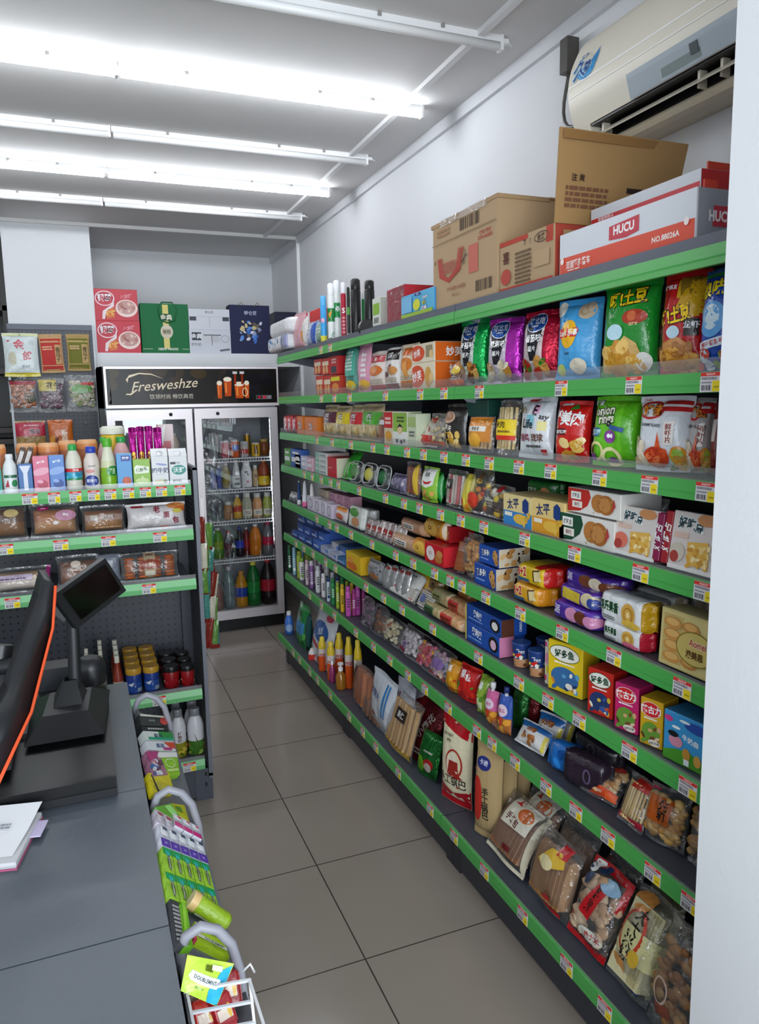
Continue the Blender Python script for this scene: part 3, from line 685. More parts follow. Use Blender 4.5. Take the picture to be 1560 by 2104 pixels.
# customer display on a pole
ps = empty('customer_display', (-.06, 1.72, CZ+.05))
def pp(name, fn, m=PLAS, parent=ps):
    mb = MB(); fn(mb); p = mb.build(name, m, parent)
    p.matrix_parent_inverse = Matrix.Translation((.06, -1.72, -CZ-.05)); return p
pp('foot', lambda b: (b.add([(-.155, 1.60, .92), (.0, 1.60, .92), (.02, 1.86, .92), (-.15, 1.86, .92), (-.12, 1.66, .955), (-.03, 1.66, .955), (-.02, 1.80, .955), (-.11, 1.80, .955)], [(0, 1, 5, 4), (1, 2, 6, 5), (2, 3, 7, 6), (3, 0, 4, 7), (4, 5, 6, 7), (3, 2, 1, 0)], '#17181b'), b.add([(-.10, 1.70, .955), (-.04, 1.70, .955), (-.03, 1.78, .955), (-.10, 1.78, .955), (-.075, 1.735, 1.0), (-.05, 1.735, 1.0), (-.05, 1.765, 1.0), (-.075, 1.765, 1.0)], [(0, 1, 5, 4), (1, 2, 6, 5), (2, 3, 7, 6), (3, 0, 4, 7)], '#1b1c1f')))
pp('pole', lambda b: b.bar((-.055, 1.75, .95), (-.048, 1.76, 1.16), .011, .014, '#1a1b1e', n=10))
A, B_, D_ = Vector((-.083, 1.70, 1.205)), Vector((.030, 1.78, 1.262)), Vector((-.041, 1.735, 1.116)); ex, ey = B_-A, D_-A; nz = ex.cross(ey).normalized()
if nz.y > 0: nz = -nz
def screen(b):
    C0 = [A, B_, B_+ey, D_]; V = C0+[p-nz*.016 for p in C0]; b.add(V, [(0, 1, 2, 3), (7, 6, 5, 4), (0, 4, 5, 1), (1, 5, 6, 2), (2, 6, 7, 3), (3, 7, 4, 0)], '#1d1e20')
def glass(b):
    q = lambda u, v: A+ex*u+ey*v+nz*.004; b.add([q(.13, .1), q(.93, .1), q(.93, .86), q(.13, .86)], [(0, 1, 2, 3)], '#060504')
pp('screen_case', screen); pp('screen_glass', glass, mat('dark_screen', .12, '#070606'))
pp('hinge', lambda b: b.bar((-.085, 1.765, 1.15), (-.03, 1.775, 1.20), .03, .02, '#151619'))
tag(ps, 'black customer display tilted on a pole behind the counter', 'display')
mo = empty('till_monitor', (-.14, 1.45, CZ+.05))
def mp(name, fn, m=PLAS):
    mb = MB(); fn(mb); p = mb.build(name, m, mo); p.matrix_parent_inverse = Matrix.Translation((.14, -1.45, -CZ-.05)); return p
def slab(b, P, t, col, m=0):
    P = [Vector(p) for p in P]; t = Vector(t); V = P+[p+t for p in P]; k = len(P)
    b.add(V, [tuple(range(k)), tuple(range(k, 2*k))[::-1]]+[(i, (i+1) % k, (i+1) % k+k, i+k) for i in range(k)], col, m)
RIM = [(-.0734, 1.62, 1.2464), (-.0843, 1.60, 1.1634), (-.1215, 1.42, 1.063), (-.178, 1.18, 1.006)]; EDGE = [(-.0877, 1.62, 1.251), (-.0997, 1.61, 1.2109), (-.150, 1.42, 1.087), (-.205, 1.18, 1.045)]
def panel(b):
    k = 4; V = RIM+EDGE+[(x-.016, y+.05, z+.02) for x, y, z in RIM+EDGE]
    b.add(V, [(i, i+1, i+5, i+4) for i in range(3)]+[(i+8, i+12, i+13, i+9) for i in range(3)]+[(0, 4, 12, 8), (3, 11, 15, 7)]+[(i, i+8, i+9, i+1) for i in range(3)]+[(i+4, i+5, i+13, i+12) for i in range(3)], '#232427', 0, True)
mp('screen_panel', panel)
mp('orange_edge', lambda b: b.tube([(x+.002, y-.004, z-.001) for x, y, z in RIM], .0032, '#e0562e', n=6))
mp('neck', lambda b: (b.bar((-.21, 1.56, .935), (-.175, 1.60, 1.14), .02, .02, '#1d1e21', n=10), b.bar((-.19, 1.58, 1.10), (-.14, 1.56, 1.11), .02, .016, '#222326', n=8)))
mp('foot', lambda b: b.box((-.32, 1.5, .922), (-.17, 1.78, .935), '#141518'))
tag(mo, 'black till monitor seen edge-on with an orange rim line', 'monitor')
pr_ = empty('receipt_printer', (-.022, 1.93, CZ+.0505))
mb = MB(); mb.lathe([(.036, 0, '#1b1c1f'), (.037, .04, '#1b1c1f'), (.033, .058, '#202124'), (.02, .066, '#202124')], 16); mb.build('housing', PLAS, pr_); MB().box((-.12, -.02, 0), (-.036, .045, .055), '#2b2d31').build('rear_block', PLAS, pr_)
tag(pr_, 'small rounded black device behind the display pole', 'device')
nb = empty('notebook', (-.20, 1.33, CZ), (0, 0, R(-12)))
mb = MB(); mb.box((-.10, -.075, .002), (.07, .075, .012), '#cfcfd2'); 
for i in range(5): mb.box((-.10, -.077+.0005*i, .003+i*.0018), (.0705+.001*(i % 2), .075, .0036+i*.0018), '#b9babf')
mb.build('pages', PAPER, nb)
mb = MB(); mb.add([(-.10, -.06, .012), (.06, -.058, .013), (.072, .08, .030), (-.10, .08, .030), (-.10, 0, .016), (.066, .01, .018)], [(0, 1, 5, 4), (4, 5, 2, 3)], '#e6e6ea', smooth=True)
art(mb, [('l', .12, .30, .55, .85, '#a4a6ae', 9), ('l', .6, .5, .85, .62, '#8c8f9a', 2)], lambda u, v: np.stack([-.10+u*.16, -.055+v*.13, .0145+.016*np.asarray(v)], -1), 1.2, flat=True)
mb.build('open_page', PAPER, nb); MB().box((.066, .0, .008), (.088, .05, .010), '#c9bddc').build('bookmark', PAPER, nb)
MB().box((-.10, -.078, 0), (.072, .077, .002), '#b8557a').build('cover', CARD, nb)
tag(nb, 'open notebook with white handwritten pages on the counter', 'notebook')
o = bag('sweet_packet', .05, .03, .02, '#c4282c', seed=4); o.location = (-.175, 1.452, CZ); o.rotation_euler = (0, 0, R(20)); tag(o, 'small red packet beside the notebook on the counter', 'packet')

# ============================================================ GOODS
RP = ['on top of the right rack', 'on the first right shelf', 'on the second right shelf', 'on the third right shelf', 'on the fourth right shelf', 'on the fifth right shelf', 'on the sixth right shelf', 'on the lowest right shelf']
ORD = ['first', 'second', 'third', 'fourth', 'fifth', 'sixth']
FRONT = []          # (row, y, short description): what the price tags stand below
SEED = [10]
def sd(): SEED[0] += 1; return SEED[0]
def lab16(nm, tail):
    if len((nm+' '+tail).split()) > 16: tail = ''
    if len(nm.split()) > 16: nm = nm.replace(' in line of the', ''); print('LONG', nm) if len(nm.split()) > 16 else 0
    return (nm+' '+tail).strip()
def put(o, P, d, nm, cat, n=1, step=None, group=None, dx=0, rowp=True, name=None):
    row, yc, z, w, h, a, lean, xf = P
    ca, sa = math.cos(R(a)), math.sin(R(a))
    z += .15*d*math.sin(R(lean))
    def loc(t): return (xf+(d/2+t)*ca, yc+(d/2+t)*sa, z)
    o.rotation_mode = 'XYZ'; o.rotation_euler = (R(-lean), 0, R(-90+a)); o.location = loc(dx)
    tag(o, lab16(nm, RP[row] if rowp else ''), cat, group); FRONT.append((row, yc, nm))
    for k in range(1, n):
        c = copy_tree(o); c.location = loc(dx+k*(step or d)) if a < 40 else Vector(loc(dx))+Vector((k*(step or d), 0, 0)); c.rotation_euler.x = R(-lean-2*k % 5)
        tag(c, lab16(f'{ORD[k]} in line of the {nm}', RP[row] if rowp else ''), cat, group or nm+' in line')
    if n > 1: o['group'] = group or nm+' in line'
    return o
def BAG(P, nm, col, ops=(), d=.05, cat='snacks', back=None, seal=None, m=None, s=.07, wr=1.0, name='snack_bag', fine=True, **k):
    return put(bag(name, P[3], P[4], d, col, ops, back, sd(), m, s, wr, seal, fine), P, d, nm, cat, **k)
def CB(P, nm, content, ops=(), d=.04, cat='snacks', part='snack_pieces', name='clear_snack_bag', stuff=True, s=.08, **k):
    o = clearbag(name, P[3], P[4], d, content, ops, sd(), s, part=part)
    if stuff: o.children[0]['kind'] = 'stuff'
    return put(o, P, d, nm, cat, **k)
def FL(P, nm, col, ops=(), d=.05, cat='biscuits', p=5, fin=.09, endcol=None, topops=(), m=None, name='biscuit_packet', **k):
    return put(flow(name, P[3], P[4], d, col, ops, p, m, fin, endcol, topops), P, d, nm, cat, **k)
def BX(P, nm, front, side=None, top=None, ops=(), sops=(), tops=(), d=.08, cat='biscuits', name='biscuit_box', m=None, **k):
    return put(carton(name, P[3], P[4], d, front, side, top, ops, sops, tops, m), P, d, nm, cat, **k)
def BT(P, nm, prof, cap=None, ops=(), cat='bottle', name='bottle', m=None, wrap=170, capm=None, capname='cap', lab=None, **k):
    """prof in fractions of (width/2, height)"""
    w, h = P[3], P[4]; f = lambda L: [(r*w/2, z*h, c) for r, z, c in L] if L else None
    return put(bottle(name, f(prof), f(cap), ops, m, wrap, capm, capname, 16, f(lab)), P, w, nm, cat, **k)
A_ = lambda r, z, c: (r, z, c)
def SHAMPOO(c, cc=None): return [(.85, 0, c), (.97, .02, c), (1, .1, c), (1, .74, c), (.95, .80, c), (.8, .83, c)], [(.84, .825, cc or c), (.86, .83, cc or c), (.82, .98, cc or c), (.7, 1, cc or c)]
def CAN(c, cc, top=.8): return [(.95, 0, '#999'), (1, .02, c), (1, top-.03, c), (.88, top, c)], [(.92, top, cc), (.95, top+.01, cc), (.93, .97, cc), (.6, 1, cc)]
def chips(u0, v0, u1, v1, n=9, cols=('#d9a23f', '#e8bf62', '#c98a2c', '#efd08a'), s=.09, seed=2): return ('b', u0, v0, u1, v1, list(cols), n, s, seed)
def GLOW(c1, c2): return lambda u, v: c1 if v > .5 else c2

# ------------------------------------------------------------ row 1, near bay: crisps
def copico(c, flav, dark):
    return [('p', [(.16, .78), (.62, .74), (.48, .30), (.32, .30)], '#26242a'), ('e', .42, .82, .26, .13, '#1f4fa0'), ('o', .42, .82, .27, .14, .012, '#e8eef6'), ('t', '可比克', .42, .84, .10, '#fff'), ('t', 'copico', .42, .765, .045, '#fff'),
            ('t', flav, .41, .60, .11, '#fff', 0, '#222', .9), ('t', '薯片', .40, .46, .08, '#fff'), ('b', .15, .12, .7, .3, dark, 8, .09, 3)]
BAG((1,2.1333,1.6465,0.1238,0.2146,18,4,1.1571), 'green and silver crisp bag with dark shield logo', lambda u, v: '#16a04c' if u > .64 or v > .8 else '#d8e2da', copico(0, '海苔味', ['#c98a3c', '#8a4a20', '#e0b060']), d=.06, m=FOIL, seal='#1aa552', cat='crisps')
BAG((1,1.9479,1.6465,0.1368,0.1986,18,4,1.1591), 'purple and white crisp bag with dark shield logo', lambda u, v: '#b02aa8' if u > .66 or v > .82 else '#e6d8e6', copico(0, '原滋味', ['#e9d9b8', '#f3e8cc', '#c9903c']), d=.06, m=FOIL, seal='#b52fae', cat='crisps')
BAG((1,1.7556,1.6465,0.1366,0.1978,18,4,1.1591), 'red and white tomato crisp bag with shield logo', lambda u, v: '#b01233' if u > .66 or v > .84 else '#ead9d8', copico(0, '番茄味', ['#d8341f', '#c42a18', '#d89a4c', '#3f8a2c']), d=.065, m=FOIL, seal='#b81838', cat='crisps')
BAG((1,1.5938,1.6465,0.1324,0.2071,20,4,1.1606), 'sky blue crisp bag with round yellow logo', '#4ba3dc', [('e', .72, .84, .2, .11, '#cbb59a'), ('e', .66, .83, .1, .06, '#b89c7c'), ('e', .12, .88, .12, .1, '#e6dfd2'), ('e', .38, .56, .2, .17, '#f2b51f'), ('p', [(.14, .52), (.58, .52), (.62, .60), (.58, .63), (.14, .63)], '#d42a22'), ('t', 'Lay\'s 乐事', .38, .57, .085, '#fff', 0, None, .8), ('t', '海盐味', .36, .33, .03, '#123'), ('e', .6, .18, .19, .09, '#e8dcc4'), ('e', .2, .14, .09, .07, '#b7c46a')], d=.065, seal='#3f97d2', cat='crisps')
BAG((1,1.4078,1.6465,0.1407,0.2256,22,4,1.1644), 'large green crisp bag with yellow brush title', '#1f8f2c', [('t', '呀!土豆', .49, .80, .17, '#ffd21f', 6, '#231a10', .78, .03), ('e', .66, .60, .22, .075, '#b5391c'), ('e', .62, .61, .08, .05, '#d96a3a'), ('t', '烧烤味', .66, .53, .035, '#f5e2b0'), ('p', [(.05, .05), (.1, .34), (.3, .3), (.5, .42), (.72, .34), (.85, .15), (.7, .06)], '#d9b06a'), ('b', .12, .08, .75, .34, ['#e0a63a', '#c98924', '#edc268', '#d49a3a'], 22, .075, 7), ('e', .82, .16, .13, .09, '#f2efe8'), ('e', .32, .46, .15, .08, '#bfe0ec')], d=.07, seal='#1c8428', cat='crisps')
BAG((1,1.3804,1.6465,0.043,0.16,20,6,1.2354), 'green crisp bag half hidden behind the large green one', '#1b7a28', [('b', .1, .05, .9, .35, ['#c98924', '#e8dcc4', '#b5391c'], 8, .1, 3), ('r', .2, .6, .9, .75, '#7a4a1c')], d=.05, cat='crisps')
BAG((1,1.2312,1.6465,0.0997,0.2169,22,4,1.1567), 'large red and gold crisp bag with yellow brush title', lambda u, v: '#d3a51f' if v > .72 and u > .38 else '#b51a1c', [('t', '好丽友', .2, .84, .05, '#fff'), ('r', .45, .74, .85, .92, '#8a6a20', 12), ('p', [(.38, .62), (.7, .93), (.98, .8), (.98, .55), (.7, .52)], '#c99a1c'), ('t', '呀!土豆', .36, .56, .17, '#ffd21f', 10, '#231a10', .62, .03), ('r', .62, .36, .9, .52, '#2a2018'), ('t', '龙虾', .76, .46, .07, '#eee'), ('p', [(.1, .04), (.15, .3), (.45, .36), (.75, .28), (.85, .05)], '#c98a4a'), ('b', .12, .06, .8, .28, ['#c9872c', '#a6651c', '#dba045'], 16, .08, 9), ('e', .38, .40, .14, .06, '#bcd8e4')], d=.07, seal='#a81618', cat='crisps')
BAG((1,1.1317,1.6465,0.0766,0.204,20,5,1.1511), 'royal blue crisp bag with yellow letters by the white doorway edge', lambda u, v: '#1f7a2c' if v > .9 else '#1c46a8', [('t', '浪味仙', .5, .80, .17, '#f0d41f', 8, '#10204a', .75, .03), ('e', .4, .50, .4, .17, '#5aa0dc'), ('e', .4, .52, .25, .12, '#cfe3ee'), ('r', .05, .24, .9, .32, '#dce6ee', 10), ('t', '鲜香蔬菜味', .45, .28, .05, '#c22a3a', 10), ('b', .05, .05, .95, .2, ['#c9d4dc', '#c2402c', '#8fae4c'], 10, .06, 2)], d=.065, cat='crisps')
# row 1, middle bay
CB((1,3.2391,1.6465,0.1608,0.2245,0,3,1.138), 'tall teal wafer packet with yellow fruit print', food_sticks(['#58b8a4', '#3f9a86'], 3), [('r', .05, .35, .95, .9, '#4fae9a'), ('l', .2, .45, .8, .85, '#d4efe6', 6), ('e', .6, .16, .35, .1, '#e6c02a')], d=.04, part='wafers')
BAG((1,3.2042,1.6465,0.1289,0.222,0,3,1.168), 'teal wafer packet beside the tall teal one', '#3f9a86', [('r', .2, .6, .8, .7, '#c9873a'), ('e', .6, .16, .35, .1, '#e6c02a')], d=.03)
BAG((1,3.0668,1.6465,0.1582,0.2149,0,3,1.138), 'tall pink wafer packet with banana print', '#e0a0b8', [('l', .5, .3, .8, .8, '#fff', 5), ('e', .6, .16, .38, .1, '#e8b43a'), ('e', .4, .1, .2, .06, '#c98a5a')], d=.035)
bread_ops = lambda c, t, tc='#fff': [('r', .04, .06, .96, .17, c), ('r', .06, .72, .94, .88, c), ('t', t, .5, .80, .1, tc), ('e', .5, .52, .4, .13, '#d8702c'), ('e', .45, .55, .25, .08, '#e8944a'), ('l', .1, .2, .9, .32, '#b9a890', 3)]
BAG((1,2.9079,1.6465,0.183,0.1666,0,3,1.138), 'white and red bread packet with orange bun photo', '#e8dcd4', bread_ops('#c41f2c', '面包'), d=.045, cat='bread', name='bread_packet')
BAG((1,2.7513,1.6465,0.1512,0.1707,0,3,1.138), 'black and white bread packet with red bean photo', '#e6e0dc', [('r', .04, .06, .96, .17, '#8a1a1f'), ('r', .04, .70, .96, .95, '#2a1a18'), ('t', '红豆', .5, .82, .13, '#fff'), ('b', .1, .36, .6, .56, ['#5a1a18', '#7a2a22', '#4a1412'], 7, .08, 2), ('e', .72, .46, .22, .1, '#c98a4a'), ('l', .1, .2, .9, .32, '#b9a890', 3)], d=.045, cat='bread', name='bread_packet')
BAG((1,2.5937,1.6465,0.164,0.1732,0,3,1.138), 'orange and white bread packet with twisted top', '#ecd8bc', [('r', .04, .06, .96, .2, '#e07a1c'), ('r', .3, .74, .75, .9, '#e0661c'), ('e', .5, .55, .34, .15, '#d97a24'), ('r', .38, .25, .62, .6, '#e9a24c', 20), ('l', .1, .22, .9, .32, '#b9a890', 3)], d=.05, cat='bread', name='bread_packet')
mf = lambda lo: [('e', .22, .5, .34, .42, '#d8512c'), ('t', '妙芙', .22, .5, .42, '#fff', 8), ('e', .72, .45, .14, .38, '#d9a24c') if lo else ('r', .62, .25, .9, .85, '#9a8a6a'), ('e', .85, .4, .08, .2, '#e8c48a')]
mfs = [('t', '妙芙', .5, .5, .5, '#fff', 0)]
BX((1,2.4227,1.6465,0.1866,0.0936,0,0,1.138), 'lower cream and orange cake box', '#e9dcc2', '#e0661c', '#d8591a', mf(1), [('t', '妙芙', .5, .5, .42, '#fff', 90)], d=.15, cat='cakes', name='cake_box')
BX((1,2.4206,1.7408,0.1855,0.0664,0,0,1.138), 'upper cream and orange cake box', '#e9dcc2', '#e0661c', '#d8591a', mf(0), mfs, d=.15, cat='cakes', name='cake_box')
CB((1,2.2002,1.6465,0.1105,0.0877,0,12,1.138), 'small clear bun bag with orange base', food_blobs(['#d98a3a', '#c9732a'], 4, .02), [('r', .05, .08, .95, .24, '#e0591c'), ('e', .5, .6, .3, .16, '#e8c43a'), ('l', .3, .4, .7, .5, '#444', 2)], d=.035, cat='bread', part='buns')
# row 1, far bay
for i, (a, b, t, y, nm) in enumerate([(646, 661, 738, 770, 'upper red and cream cup cake pack, first from far end'), (662, 677, 736, 770, 'upper red and cream cup cake pack beside the first'), (650, 665, 772, None, 'lower red cup cake pack under the first'), (666, 681, 772, None, 'lower red cup cake pack under the second')]):
    P = [(1,3.6827,1.7515,0.126,0.0769,0,0,1.138), (1,3.5531,1.7461,0.1182,0.0791,0,0,1.138), (1,3.6599,1.6465,0.1248,0.0982,0,0,1.138), (1,3.5309,1.6465,0.1171,0.093,0,0,1.138)][i]
    BX(P, nm, '#c03428', '#a82a22', ops=[('r', .08, .55, .92, .8, '#e8d6b8'), ('e', .3, .3, .18, .25, '#d9a06a'), ('e', .7, .3, .18, .25, '#d9a06a')], d=.06, cat='cakes', name='cake_pack')
BX((1,3.4241,1.7407,0.1254,0.0856,0,0,1.138), 'plain red biscuit pack with dark badge', '#b81f24', ops=[('r', .2, .1, .8, .45, '#2a3a44'), ('l', .25, .6, .8, .9, '#e8c4b8', 2)], d=.06, name='biscuit_pack')
BX((1,3.4068,1.6465,0.1465,0.0902,0,0,1.138), 'red and yellow biscuit pack', '#b8341f', ops=[('r', .05, .7, .95, .92, '#d9d02a'), ('e', .5, .35, .35, .25, '#d98a3c')], d=.06, name='biscuit_pack')

# ------------------------------------------------------------ row 2, near bay
CB((2,2.0696,1.4375,0.1283,0.1165,10,5,1.1491), 'wafer stick bag with orange label', food_sticks(['#e2bd84', '#d9ae70'], 7), [('r', .06, .80, .94, .97, '#e08a2a'), ('r', .06, .30, .94, .80, '#d98a34'), ('e', .42, .35, .25, .2, '#f0b040'), ('r', .12, .58, .8, .72, '#f4ece0'), ('t', '鲜蛋卷', .46, .65, .12, '#333', 0, None, .8)], d=.05)
BX((2,2.1268,1.5533,0.1436,0.0518,0,0,1.188), 'dark green box showing above the wafer stick bag', '#1d4a40', d=.06, name='snack_box')
CB((2,1.9121,1.4375,0.0956,0.1666,10,6,1.1463), 'long rice stick bag with yellow and red label', food_sticks(['#e6cd94', '#dcbe80'], 6), [('r', .04, .36, .96, .64, '#f0cf1f'), ('r', .04, .28, .96, .36, '#d8331f'), ('t', '米肉', .38, .55, .13, '#3a2a10'), ('l', .3, .40, .8, .46, '#7a5a20', 1)], d=.05)
BAG((2,1.7686,1.4375,0.1316,0.1727,12,5,1.1517), 'white crisp bag with coloured brush lettering', '#dde0e4', [('r', .5, .72, .7, .86, '#e8a8cc'), ('r', .35, .52, .6, .7, '#8fd0e0'), ('r', .7, .45, .9, .6, '#eee39a'), ('t', 'E', .60, .77, .22, '#16161a', -8), ('t', 'asy', .82, .64, .12, '#16161a', -8), ('t', 'Life', .40, .56, .2, '#16161a', -4), ('t', "W's", .16, .78, .14, '#8a6a1c'), ('r', .25, .9, .55, .96, '#cf2a2a'), ('t', '香鸡', .3, .34, .13, '#8a2a4a', 0, None, .9), ('t', '琉球', .7, .34, .13, '#6a3a2a', 0, None, .9), ('l', .35, .18, .8, .24, '#555', 1), ('r', .78, .08, .9, .16, '#b02a2a')], d=.06, cat='crisps', seal='#d2d6da')
BAG((2,1.6052,1.4375,0.1123,0.1604,14,5,1.1516), 'bright red crisp bag with white title', '#cf1f1a', [('t', '的', .24, .78, .13, '#fff'), ('t', '美肉', .60, .70, .24, '#fff', -4, None, .9, .03), ('r', .15, .44, .5, .54, '#5a1410'), ('t', '番茄口味', .36, .49, .06, '#fff'), ('e', .32, .32, .14, .08, '#d8402a'), chips(.35, .08, .85, .34, 9, s=.1), ('r', .2, .9, .5, .95, '#fff'), ('p', [(.5, .82), (.6, .95), (.75, .85)], '#3f8a2c')], d=.065, cat='crisps', seal='#c21a18')
BAG((2,1.4414,1.4375,0.132,0.1702,16,5,1.1562), 'lime green onion ring bag', lambda u, v: '#6dc22a' if u < .75 else '#5ab01f', [('t', '好佳', .13, .90, .09, '#fff', 0, '#1f6a1c'), ('t', 'onion', .33, .78, .18, '#f2f0d8', 4, '#16201a', .85, .03), ('t', 'rings', .40, .645, .18, '#f2f0d8', 4, '#16201a', .85, .03), ('r', .02, .42, .26, .54, '#2f6a8a'), ('t', '洋葱圈', .14, .48, .08, '#bfe6f0'), ('e', .52, .42, .13, .09, '#8a3f9a'), ('e', .49, .43, .035, .03, '#fff'), ('e', .56, .43, .035, .03, '#fff'), ('r', .5, .50, .8, .56, '#2f5a9a', -12), ('o', .2, .22, .17, .13, .04, '#e6dc9a'), ('o', .52, .14, .2, .14, .05, '#eee6ac'), ('e', .13, .14, .08, .05, '#7a3a8a'), ('e', .55, .1, .09, .05, '#7a3a8a')], d=.07, cat='snacks', seal='#62b626')
shr = [('o', .30, .80, .27, .12, .03, '#c3201f'), ('t', '好佳', .32, .80, .15, '#e0821c', 0, '#5a1a10'), ('r', .5, .78, .98, .92, '#c3282a'), ('r', .5, .84, .98, .87, '#e6e6e8'), ('t', 'Oishi', .14, .95, .05, '#a83a2a'), ('t', 'SHRIMP FLAKES', .34, .605, .055, '#3a3a42', -4, None, .85), ('p', [(.60, .34), (.78, .36), (.80, .66), (.62, .64)], '#f0e6e0'), ('t', '鲜\n虾\n片', .70, .5, .085, '#8a2a22'), ('p', [(.42, .3), (.5, .52), (.56, .3)], '#e0571f'), ('e', .46, .2, .24, .13, '#c8401f'), ('b', .3, .1, .62, .28, ['#d8542a', '#b8321a', '#e87a48'], 10, .06, 4), ('b', .02, .12, .25, .4, ['#d8c4a8', '#c9ae8c', '#e6d8c2'], 10, .08, 8), ('e', .85, .22, .14, .1, '#8fae3c'), ('o', .84, .24, .12, .1, .03, '#d88a2a'), ('b', .7, .06, .95, .2, ['#b8833c', '#d8a860', '#7a8a2c'], 8, .06, 5)]
BAG((2,1.2831,1.4375,0.1294,0.1676,18,5,1.158), 'white shrimp flake bag with red oval logo', '#dfe1e6', shr, d=.075, cat='crisps', seal='#d6d8de')
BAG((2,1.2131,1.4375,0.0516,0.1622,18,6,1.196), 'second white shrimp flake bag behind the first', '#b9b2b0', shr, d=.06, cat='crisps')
BAG((2,1.1613,1.4375,0.0449,0.1535,18,6,1.2049), 'dark red snack bag edge beside the white doorway edge', '#7a2a26', [('p', [(.1, .45), (.35, .45), (.35, .75), (.1, .75)], '#d8c8c0')], d=.05, cat='crisps')
# row 2, middle bay
CB((2,2.871,1.4375,0.142,0.1253,0,5,1.138), 'slim clear bag of brown snack strips', food_sticks(['#8a4a22', '#a35f2c'], 4), [('r', .5, .6, .9, .75, '#ddd')], d=.04)
BX((2,2.7542,1.4375,0.0916,0.1313,0,0,1.138), 'red and cream biscuit carton', '#d8c8a8', '#b81f24', ops=[('r', .03, .5, .97, .97, '#c41f24'), ('l', .15, .6, .8, .85, '#f0d8cc', 2), ('e', .5, .25, .36, .16, '#d99a3a')], d=.06)
BX((2,2.6375,1.4375,0.1418,0.1298,0,0,1.138), 'white and green biscuit carton with round portrait', '#e6e6de', '#c9d49a', ops=[('r', .03, .42, .97, .97, '#8fb848'), ('l', .3, .68, .8, .88, '#3a4a2a', 2), ('e', .5, .48, .16, .13, '#e6c49a'), ('p', [(.3, .52), (.5, .66), (.72, .54), (.5, .56)], '#1c1a18'), ('e', .3, .14, .09, .06, '#333'), ('e', .6, .12, .1, .06, '#333'), ('e', .8, .16, .06, .05, '#555')], d=.06)
BX((2,2.527,1.4375,0.0792,0.123,0,0,1.138), 'pale grey and green biscuit carton', '#c9d0b4', ops=[('r', .05, .6, .95, .9, '#a9bf78'), ('l', .2, .3, .8, .5, '#777', 2)], d=.06)
BAG((2,2.4738,1.4375,0.2035,0.1107,0,24,1.138), 'white and red snack bag leaning low', '#ddd2c4', [('p', [(.1, .05), (.9, .05), (.98, .35), (.2, .35)], '#c8281f'), ('b', .1, .4, .7, .7, ['#d9cfae', '#b9c49a', '#a8342a'], 8, .08, 3), ('r', .1, .1, .5, .2, '#e8e0d0', 20)], d=.05)
CB((2,2.3599,1.4375,0.1373,0.1248,0,8,1.138), 'clear bag of pale curls with orange base', food_blobs(['#e0cfa0', '#d4bd86'], 14, .012), [('r', .05, .06, .95, .2, '#c84a1c'), ('r', .1, .7, .6, .85, '#a83a2a')], d=.05)
BAG((2,2.2423,1.4375,0.1287,0.1571,6,5,1.1447), 'black waffle bag with cream script', '#2a2422', [('e', .36, .70, .3, .13, '#c9a890'), ('e', .4, .72, .2, .09, '#a8785c'), ('t', '华夫', .42, .48, .13, '#efe6da', -10), ('b', .1, .12, .8, .36, ['#e0b860', '#c99a3c', '#edd08a'], 9, .1, 5), ('o', .36, .30, .22, .09, .03, '#b8862c')], d=.05)
# row 2, far bay
wf = lambda c: [('r', .04, .44, .96, .78, c), ('t', '馍巴', .5, .62, .2, '#fff', 0, '#222', .9), ('b', .1, .08, .9, .38, ['#dcbf86', '#c9a866', '#e8d2a0'], 12, .1, 6)]
for P, c, nm in (((2,3.5804,1.4375,0.2246,0.1608,0,5,1.138), '#5a2a3a', 'cream crisp bread bag with brown band'), ((2,3.3788,1.4375,0.2245,0.1552,0,5,1.138), '#e0c81f', 'cream crisp bread bag with yellow band'), ((2,3.1948,1.4375,0.1708,0.1588,0,5,1.138), '#c42a2f', 'cream crisp bread bag with red band'), ((2,3.0016,1.4375,0.2534,0.1622,0,6,1.138), '#4fae2f', 'cream crisp bread bag with green band')):
    BAG(P, nm, '#c9b48c', wf(c), d=.05, fine=False)
for P, c, nm in (((2,4.3735,1.4375,0.0918,0.1038,0,0,1.138), '#b81f2c', 'red wafer packet nearest the fridge'), ((2,4.2834,1.4375,0.0884,0.1017,0,0,1.138), '#c0242c', 'middle red wafer packet near the fridge'), ((2,4.1808,1.4375,0.0952,0.0997,0,0,1.138), '#b01c28', 'red wafer packet next to the orange ones')):
    FL(P, nm, c, [('r', .2, .3, .8, .5, '#e8d0d0', 40)], d=.1, name='wafer_packet', fin=.05)
for P, nm in (((2,4.0526,1.4375,0.12,0.1008,0,0,1.138), 'slim orange wafer packet'), ((2,3.8404,1.4375,0.2271,0.0975,0,0,1.138), 'wide orange wafer packet with blue letters')):
    BX(P, nm, '#d8741c', ops=[('t', '夹心', .5, .5, .4, '#fff', 0, '#223a8a', .8)], d=.09, name='wafer_packet')

